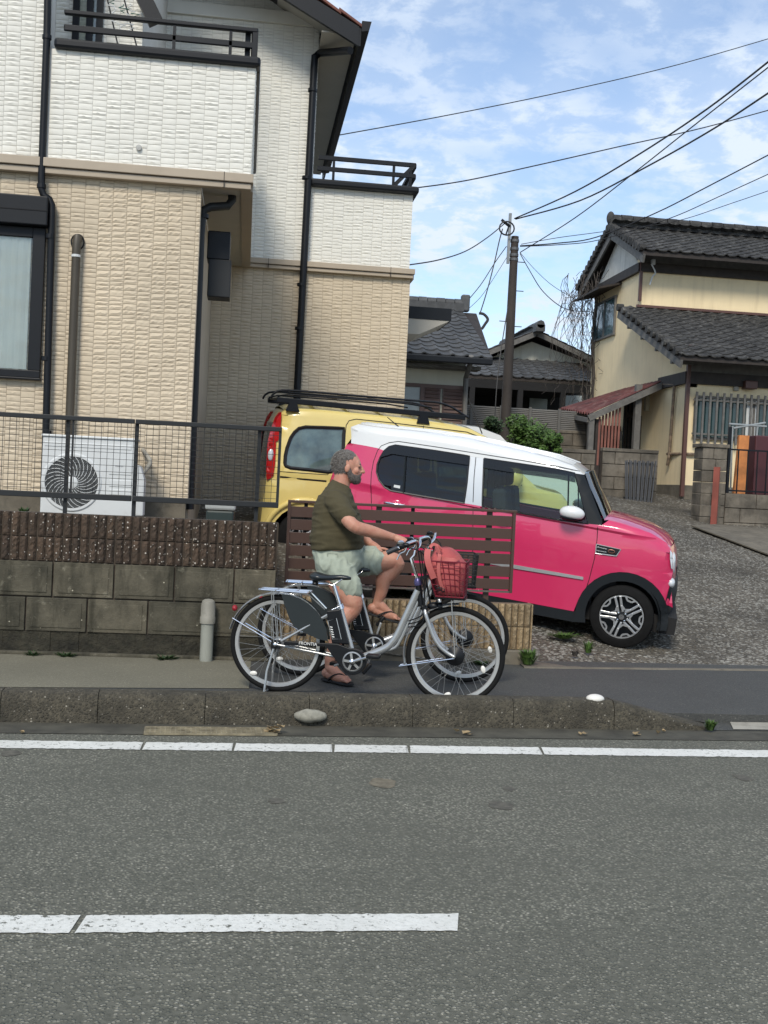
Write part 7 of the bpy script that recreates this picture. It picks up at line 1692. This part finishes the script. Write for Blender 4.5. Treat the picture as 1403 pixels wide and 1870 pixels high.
for sg in (-1, 1):
    e_ = Vector((pk_.x+sg*(hwid+.3), YF2-.5, zE-.12 if sg > 0 else pk_.z-1.0)); t_ = Vector((pk_.x, YF2-.5, pk_.z+.08)); q = MB(); q.prism([e_, t_, t_+Vector((0, 8, 0)), e_+Vector((0, 8, 0))], (0, 0, .1)); r_o = obj('roof', q, m_timber, fh)
    q = MB(); q.beam(e_+Vector((0, -.04, -.0)), t_+Vector((0, -.04, -.0)), .05, .14, (0, 0, 1)); obj('bargeboard', q, m_greyw, r_o)
    Vv = (t_-e_); O = e_+Vector((0, 0, .10)); 
    if sg > 0: kroof(fh, O+Vector((0, 3.0, 0)), (0, -1, 0), Vv, 11, int(Vv.length/.3)+1, .28, .3, m_kaw, 0)
    else: kroof(fh, O, (0, 1, 0), Vv, 11, int(Vv.length/.3)+1, .28, .3, m_kaw, 0)
ridge_caps(fh, (pk_.x, YF2-.95, pk_.z+.3), (pk_.x, YF2+4, pk_.z+.3), .12, 8, m_kaw)
Yc2 = YF2-2.0; pe_l = onY(850, 682, Yc2); ze_ = zY(960, 690, Yc2)
x0, x1 = xY(835, 700, Yc2), xY(1100, 700, Yc2); sl = Vector((0, 2.0, .75)); q = MB(); q.prism([(x0, Yc2, ze_), (x1, Yc2, ze_), (x1, YF2, ze_+.75), (x0, YF2, ze_+.75)], (0, 0, -.1)); obj('pent_roof', q, m_timber, fh)
kroof(fh, (x0, Yc2-.04, ze_), (1, 0, 0), sl, int((x1-x0)/.3), 7, .3, .3, m_kaw, 240)
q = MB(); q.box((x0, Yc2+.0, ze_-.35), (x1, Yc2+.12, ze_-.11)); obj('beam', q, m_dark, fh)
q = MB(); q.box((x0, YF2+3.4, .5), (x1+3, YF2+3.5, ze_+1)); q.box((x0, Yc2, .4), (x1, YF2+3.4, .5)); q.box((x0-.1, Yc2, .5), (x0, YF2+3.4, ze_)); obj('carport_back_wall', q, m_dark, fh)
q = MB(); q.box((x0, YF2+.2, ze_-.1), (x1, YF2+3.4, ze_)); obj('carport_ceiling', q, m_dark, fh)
for (u0, u1) in ((968, 983), (984, 999), (1033, 1046), (1047, 1062)):
    a, b_ = onY(u0, 722, YF2+3.38), onY(u1, 746, YF2+3.38); q = MB(); q.box((a.x, YF2+3.37, b_.z-.1), (b_.x, YF2+3.395, a.z)); obj('window', q, mat('hazy_glass', (.45, .52, .54), .4, coat=.3), fh)
for px in (862, 950, 1028, 1082):
    x = xY(px, 720, Yc2+.06); q = MB(); q.beam((x, Yc2+.06, .4), (x, Yc2+.06, ze_-.3), .14, .14); obj('post', q, m_dark, fh)
for k in range(3):
    a = onY(850+k*30, 697+k*2, Yc2+.5); b_ = onY(878+k*30, 700+k*2, Yc2+.5); q = MB(); q.beam(a, b_, .08, .05); obj('fluorescent_tube', q, m_concl, fh)
# ------------------------------------------------ utility pole
YPo = 24.9; pb_, pt_ = onY(921, 830, YPo), onY(941, 432, YPo); pb_.z = .9; pt0 = Vector((onY(930, 640, YPo).x, YPo, 0)); pb_.x = pt0.x; top_p = Vector((pt0.x, YPo, pt_.z))
up_ = root('utility_pole', 'brown concrete utility pole with a metal extension on top and step bolts', 'utility pole', tuple(pb_))
q = MB(); q.lathe(pb_, (0, 0, 1), [(.135, 0), (.085, top_p.z-pb_.z), (.0, top_p.z-pb_.z+.01)], 18); obj('pole', q, mat('brown_pole', (.050, .040, .034), .8, var=.2, vs=2, streak=.4), up_, smooth=50)
q = MB(); q.beam(top_p+Vector((-.14, -.03, -.62)), top_p+Vector((-.14, -.03, .50)), .055, .075); obj('pole_extension', q, mat('galvanised', (.30, .31, .31), .45, metal=.4), up_)
for dz in (-.1, -.28, -.42, -.52): 
    q = MB(); q.lathe(top_p+Vector((0, 0, dz)), (0, 0, 1), [(.10, -.03), (.10, .03)], 14); obj('pole_band', q, mat('band_metal', (.14, .145, .15), .5, metal=.5), up_)
q = MB(); q.beam(top_p+Vector((-.14, -.05, .20)), top_p+Vector((-.34, -.05, .34)), .05, .05); q.beam(top_p+Vector((-.14, -.05, .30)), top_p+Vector((-.22, -.05, .02)), .03, .03); obj('bracket', q, m_black, up_)
for z_, sg in ((4.55, 1), (4.65, -1), (5.35, 1), (3.9, -1), (6.0, 1)):
    q = MB(); q.tube([(pt0.x, YPo, z_+.7), (pt0.x+sg*.26, YPo, z_+.7)], .010, 5); obj('step_bolt', q, m_black, up_)
def cable(pts, r, label, grp='overhead cables', sag=0):
    """pts: (px, py, distance)"""
    P_ = [onD(*p) for p in pts]; q = MB(); q.tube(spline(P_, 6), r, 5); thing('overhead_cable', q, m_cable, label, 'cable', grp)
dP = 25.3
cable([(590, 252, 24), (820, 210, 26), (1040, 165, 28), (1250, 115, 30), (1480, 48, 32)], .012, 'highest thin cable crossing the sky from the house roof to the upper right')
cable([(745, 345, 20), (850, 330, 21), (980, 302, 22), (1130, 268, 23), (1290, 232, 24), (1480, 180, 25)], .012, 'single cable from the right balcony rail rising to the right edge')
cable([(940, 399, dP), (1050, 350, 23), (1170, 280, 21), (1290, 200, 19), (1403, 113, 17), (1480, 50, 16)], .016, 'upper of two thick cables from the pole top to the right edge')
cable([(942, 400, dP), (1060, 366, 23), (1180, 305, 21), (1300, 237, 19), (1403, 170, 17), (1480, 118, 16)], .016, 'lower of two thick cables from the pole top to the right edge')
cable([(950, 461, dP), (1050, 398, 23), (1150, 322, 21), (1260, 235, 19), (1403, 123, 17), (1480, 62, 16)], .011, 'straight cable climbing steeply from the pole band to the upper right')
cable([(745, 484, 19), (800, 475, 20.5), (850, 459, 22), (890, 434, 23.5), (922, 408, dP)], .012, 'sagging cable from the right house corner to the pole top')
cable([(950, 449, dP), (1020, 444, 25), (1090, 433, 26), (1200, 388, 25), (1300, 337, 24), (1480, 243, 22)], .014, 'topmost cable of the bundle passing behind the cream house ridge')
cable([(950, 450, dP), (1020, 447, 25), (1095, 438, 26), (1220, 400, 25), (1320, 356, 24), (1480, 283, 22)], .010, 'cable of the bundle behind the cream house ridge, middle one')
cable([(952, 446, dP), (1020, 434, 25), (1095, 424, 26), (1230, 405, 26), (1340, 370, 25), (1480, 322, 24)], .008, 'faint lowest cable of the bundle over the cream house roof')
cable([(950, 463, dP), (968, 495, 25), (990, 530, 25), (1020, 557, 25), (1045, 567, 25.2), (1078, 569, 25.5)], .010, 'drooping cable from the pole to the vine covered gable')
cable([(950, 461, dP), (975, 490, 25), (1010, 522, 25), (1060, 552, 25.4)], .006, 'faint thin wire beside the drooping cable to the vines')
cable([(918, 418, dP), (912, 440, 25), (903, 480, 24.8), (890, 530, 24.6), (877, 572, 24.4)], .013, 'steep drop cable from the pole top to the neighbour roof edge')
cable([(925, 450, dP), (905, 478, 25), (878, 520, 24.7), (848, 556, 24.4)], .010, 'service cable from the pole to the neighbour ridge end')
cable([(927, 468, dP), (905, 503, 25), (880, 540, 24.7), (858, 562, 24.4)], .006, 'faint service wire just below the neighbour ridge cable')
cable([(928, 560, 25), (915, 640, 24.5), (908, 700, 24.3), (904, 760, 24.2)], .012, 'slack cable hanging down beside the utility pole')
q = MB(); q.tube(spline([onD(875, 572, 24.4), onD(884, 574, 24.4), (onD(891, 583, 24.4)), onD(886, 592, 24.4), onD(880, 601, 24.4)], 5), .03, 6); thing('cable_loop', q, m_cable, 'thick black cable loop at the right edge of the neighbour roof', 'cable')
q = MB(); c = onD(926, 412, dP-.2); q.tube([c+Vector((.17*math.cos(t), 0, -.06+.17*math.sin(t)*.9)) for t in (2*PI*k/16 for k in range(16))], .018, 5, True); obj('cable_coil', q, m_cable, up_)
# ------------------------------------------------ plants
def bush(name, label, c, rx, ry, rz, n, m, seed, lf_=.10, grp=None, cat='bush'):
    rn = random.Random(seed); r = root(name, label, cat, (c[0], c[1], c[2]-rz), grp); V = []; Fc = []
    q = MB()
    for k in range(14):
        a = rn.uniform(0, 2*PI); e = Vector((c[0]+rx*.8*math.cos(a)*rn.random(), c[1]+ry*.8*math.sin(a)*rn.random(), c[2]+rz*rn.uniform(-.2, .8))); q.tube([(c[0], c[1], c[2]-rz), Vector((c[0], c[1], c[2]-rz)).lerp(e, .5)+Vector((rn.uniform(-.1, .1), 0, 0)), e], [.03, .02, .006], 4)
    obj('branches', q, m_timber, r)
    lobes = [(Vector((c[0]+rx*rn.uniform(-.62, .62), c[1]+ry*rn.uniform(-.6, .6), c[2]+rz*rn.uniform(-.5, .62))), rn.uniform(.30, .5)) for _ in range(12)]+[(Vector(c), .8)]
    for i in range(n):
        lo, s_ = rn.choice(lobes); d = Vector((rn.gauss(0, 1), rn.gauss(0, 1), rn.gauss(0, 1))).normalized(); t = rn.random()**.35
        p = lo+Vector((d.x*rx, d.y*ry, d.z*rz))*s_*t; a = Vector((rn.gauss(0, 1), rn.gauss(0, 1), rn.gauss(0, .7))).normalized()*lf_*rn.uniform(.5, 1.1); b_ = a.orthogonal().normalized()*lf_*.22; k = len(V)
        V += [tuple(p-a*.5), tuple(p+b_), tuple(p+a*.5+Vector((0, 0, -lf_*.15))), tuple(p-b_)]; Fc.append((k, k+1, k+2, k+3))
    obj('leaves', (V, Fc), m, r, kind='stuff'); return r
c = onD(972, 793, 21.5); bush('green_bush', 'bright green rounded bush behind the white roof of the pink car', tuple(c), .47, .45, .40, 6000, m_leafg, 4, .10)
c = onD(1000, 812, 21.3); bush('green_bush', 'lower right clump of foliage beside the bright green bush', tuple(c), .25, .4, .22, 1600, m_leafg, 8, .09)
c = onD(905, 778, 21); bush('dark_shrub', 'small dark green shrub between the white car and the utility pole', tuple(c), .22, .3, .18, 1500, m_leafd, 5, .08)
def weed(label, p, h, n, spread, m, seed, grp='weeds along the paving'):
    rn = random.Random(seed); V = []; Fc = []
    for i in range(n):
        a = rn.uniform(0, 2*PI); r_ = spread*rn.random(); b0 = p+Vector((r_*.5*math.cos(a), r_*.4*math.sin(a), 0)); tip = b0+Vector((math.cos(a)*spread*rn.uniform(.3, 1), math.sin(a)*spread*rn.uniform(.2, .8), h*rn.uniform(.3, 1))); mid = b0.lerp(tip, .55)+Vector((0, 0, h*.18)); wd = Vector((-math.sin(a), math.cos(a), 0))*rn.uniform(.004, .009)
        k = len(V); V += [tuple(b0-wd), tuple(b0+wd), tuple(mid+wd), tuple(mid-wd), tuple(tip)]; Fc += [(k, k+1, k+2, k+3), (k+3, k+2, k+4)]
    thing('weed', (V, Fc), m, label, 'weed', grp)
weed('bright green weed tuft at the right end of the low tan wall', Vector((x1 := xY(970, 1190, 9.05), 9.0, .12))+Vector((-.03, 0, 0)), .13, 160, .085, m_leafg, 1)
p = onG(1075, 1192); weed('small green weed in the driveway edge in front of the pink car wheel', p+Vector((0, 0, 0)), .12, 60, .05, m_leafg, 2)
p = onG(1030, 1165); weed('thin low grass strip under the pink car by the wall end', p, .05, 130, .16, m_leafg, 3)
p = onZ(1297, 1333, .02); weed('little green weed at the tapered right end of the kerb', p, .07, 90, .045, m_leafg, 4)
p = onY(44, 925, YW+.25); weed('tiny weed on top of the retaining wall left of the air conditioner', Vector((p.x, p.y, zs[-1] if False else 1.16)), .07, 50, .05, m_leafg, 5)
p = onG(1050, 1198); weed('withered brown weed at the driveway edge near the low wall', Vector((p.x, p.y, p.z)), .06, 70, .035, m_vine, 6)
for k, (px, s_) in enumerate(((120, .09), (300, .1), (60, .06), (880, .12))):
    p = onY(px, 1195, 8.82 if px < 500 else 9.02); weed('moss tuft at the foot of the '+('retaining wall, '+('second' if k == 0 else 'rightmost' if k == 1 else 'leftmost')+' of three' if px < 500 else 'low tan wall'), Vector((p.x, p.y, .10)), .04, 60, s_, m_leafd, 20+k, 'moss tufts at the wall foot')
# moss on the driveway corner by the pillar
# ------------------------------------------------ small things on the road side
p0, p1 = onZ(264, 1341, .006), onZ(506, 1343, .006); gr = root('drain_grate', 'long rusty pale drain grating in the gutter at the foot of the kerb', 'drain grate', (p0.x, p0.y, 0)); d_ = (p1-p0); Lg = d_.length; d_.normalize(); n_ = Vector((-d_.y, d_.x, 0)); wg = .17
m_grate = mat('rusty_grate', (.30, .26, .17), .75, var=.3, vs=12, dirt=.4)
q = MB(); q.prism([p0+Vector((0, 0, -.003)), p1+Vector((0, 0, -.003)), p1+n_*wg+Vector((0, 0, -.003)), p0+n_*wg+Vector((0, 0, -.003))], (0, 0, .004)); obj('pit', q, m_dark, gr)
for k in range(5):
    q = MB(); q.beam(p0+n_*wg*k/4+Vector((0, 0, .004)), p1+n_*wg*k/4+Vector((0, 0, .004)), .012, .012); obj('grate_bar', q, m_grate, gr)
n = 26
for k in range(n+1):
    a = p0+d_*Lg*k/n; q = MB(); q.beam(a+Vector((0, 0, .003)), a+n_*wg+Vector((0, 0, .003)), .009, .010); obj('grate_bar', q, m_grate, gr)
def kerbpt(px): 
    v = ray(px, 1300+.015*px); t = (ka-CAM).dot(kn)/v.dot(kn); p = CAM+v*t; return p
k1 = kerbpt(567); q = MB(); q.ell((k1.x, k1.y-.0, .055), (.105, .05, .042), None, 18, 12)
for v in q.bm.verts: v.co += Vector((.0, .0, .008*noise.noise(v.co*25)))
q2 = onY(567, 1306, k1.y); 
for v in q.bm.verts: v.co += Vector((q2.x-k1.x, -.01, q2.z-.058))
thing('stone_boss', q, mat('pale_mossy_stone', (.30, .29, .24), .9, var=.2, vs=30, bump=.6), 'pale rounded stone lump stuck on the front face of the kerb', 'stone', smooth=True)
k2 = kerbpt(1093); q = MB(); q.ell((k2.x, k2.y+.09, kh+.004), (.062, .05, .030), None, 16, 10); thing('kerb_reflector', q, m_refl, 'small white dome reflector on top of the kerb near its right end', 'reflector', smooth=True)
rl_ = random.Random(9)
def leaf(px, py, s_, label, n=1):
    p = onZ(px, py, .01); V = []; Fc = []
    for i in range(n):
        c = p+Vector((rl_.uniform(-1, 1)*s_*.9*(n > 1), rl_.uniform(-.5, .5)*s_*(n > 1), .006*i)); a = rl_.uniform(0, PI); k = len(V)
        for j in range(7):
            t = 2*PI*j/7; V.append((c.x+s_*.6*math.cos(t)*rl_.uniform(.6, 1.1), c.y+s_*.4*math.sin(t), c.z+.02*rl_.random()))
        V.append((c.x, c.y, c.z-.002)); Fc += [(k+j, k+(j+1) % 7, k+7) for j in range(7)]
    thing('dead_leaf', (V, Fc), m_leafb, label, 'leaf', 'dead leaves in the gutter')
leaf(503, 1338, .06, 'clump of dead leaves at the right end of the drain grating', 7)
leaf(845, 1340, .05, 'pair of dead leaves at the kerb foot below the front wheel', 3); leaf(1060, 1341, .04, 'single dead leaf at the kerb foot under the pink car wheel', 2)
leaf(1165, 1342, .045, 'flat dead leaf just left of the kerb taper', 2); leaf(1208, 1338, .03, 'small pale dead leaf at the middle of the kerb taper', 2); leaf(40, 1338, .03, 'small dead leaf in the gutter at the left edge', 1)
for (px, py, rx, ry, sd_) in ((700, 1429, .065, .045, 1), (915, 1470, .06, .035, 2), (930, 1440, .03, .02, 3), (20, 1375, .05, .03, 4), (1358, 1420, .05, .03, 5), (505, 1462, .04, .02, 6)):
    p = onZ(px, py, .003); b = MB(); pts = []
    for k in range(26):
        t = 2*PI*k/26; r_ = 1+.30*noise.noise(Vector((math.cos(t)*1.7+sd_*5, math.sin(t)*1.7, 0))); pts.append((p.x+rx*r_*math.cos(t), p.y+ry*2.2*r_*math.sin(t), .0025))
    b.face(pts); struct('road_patch', b, mat('tan_patch', (.20, .175, .125) if sd_ == 1 else (.125, .118, .095), .9, var=.3, vs=25, bump=.5))
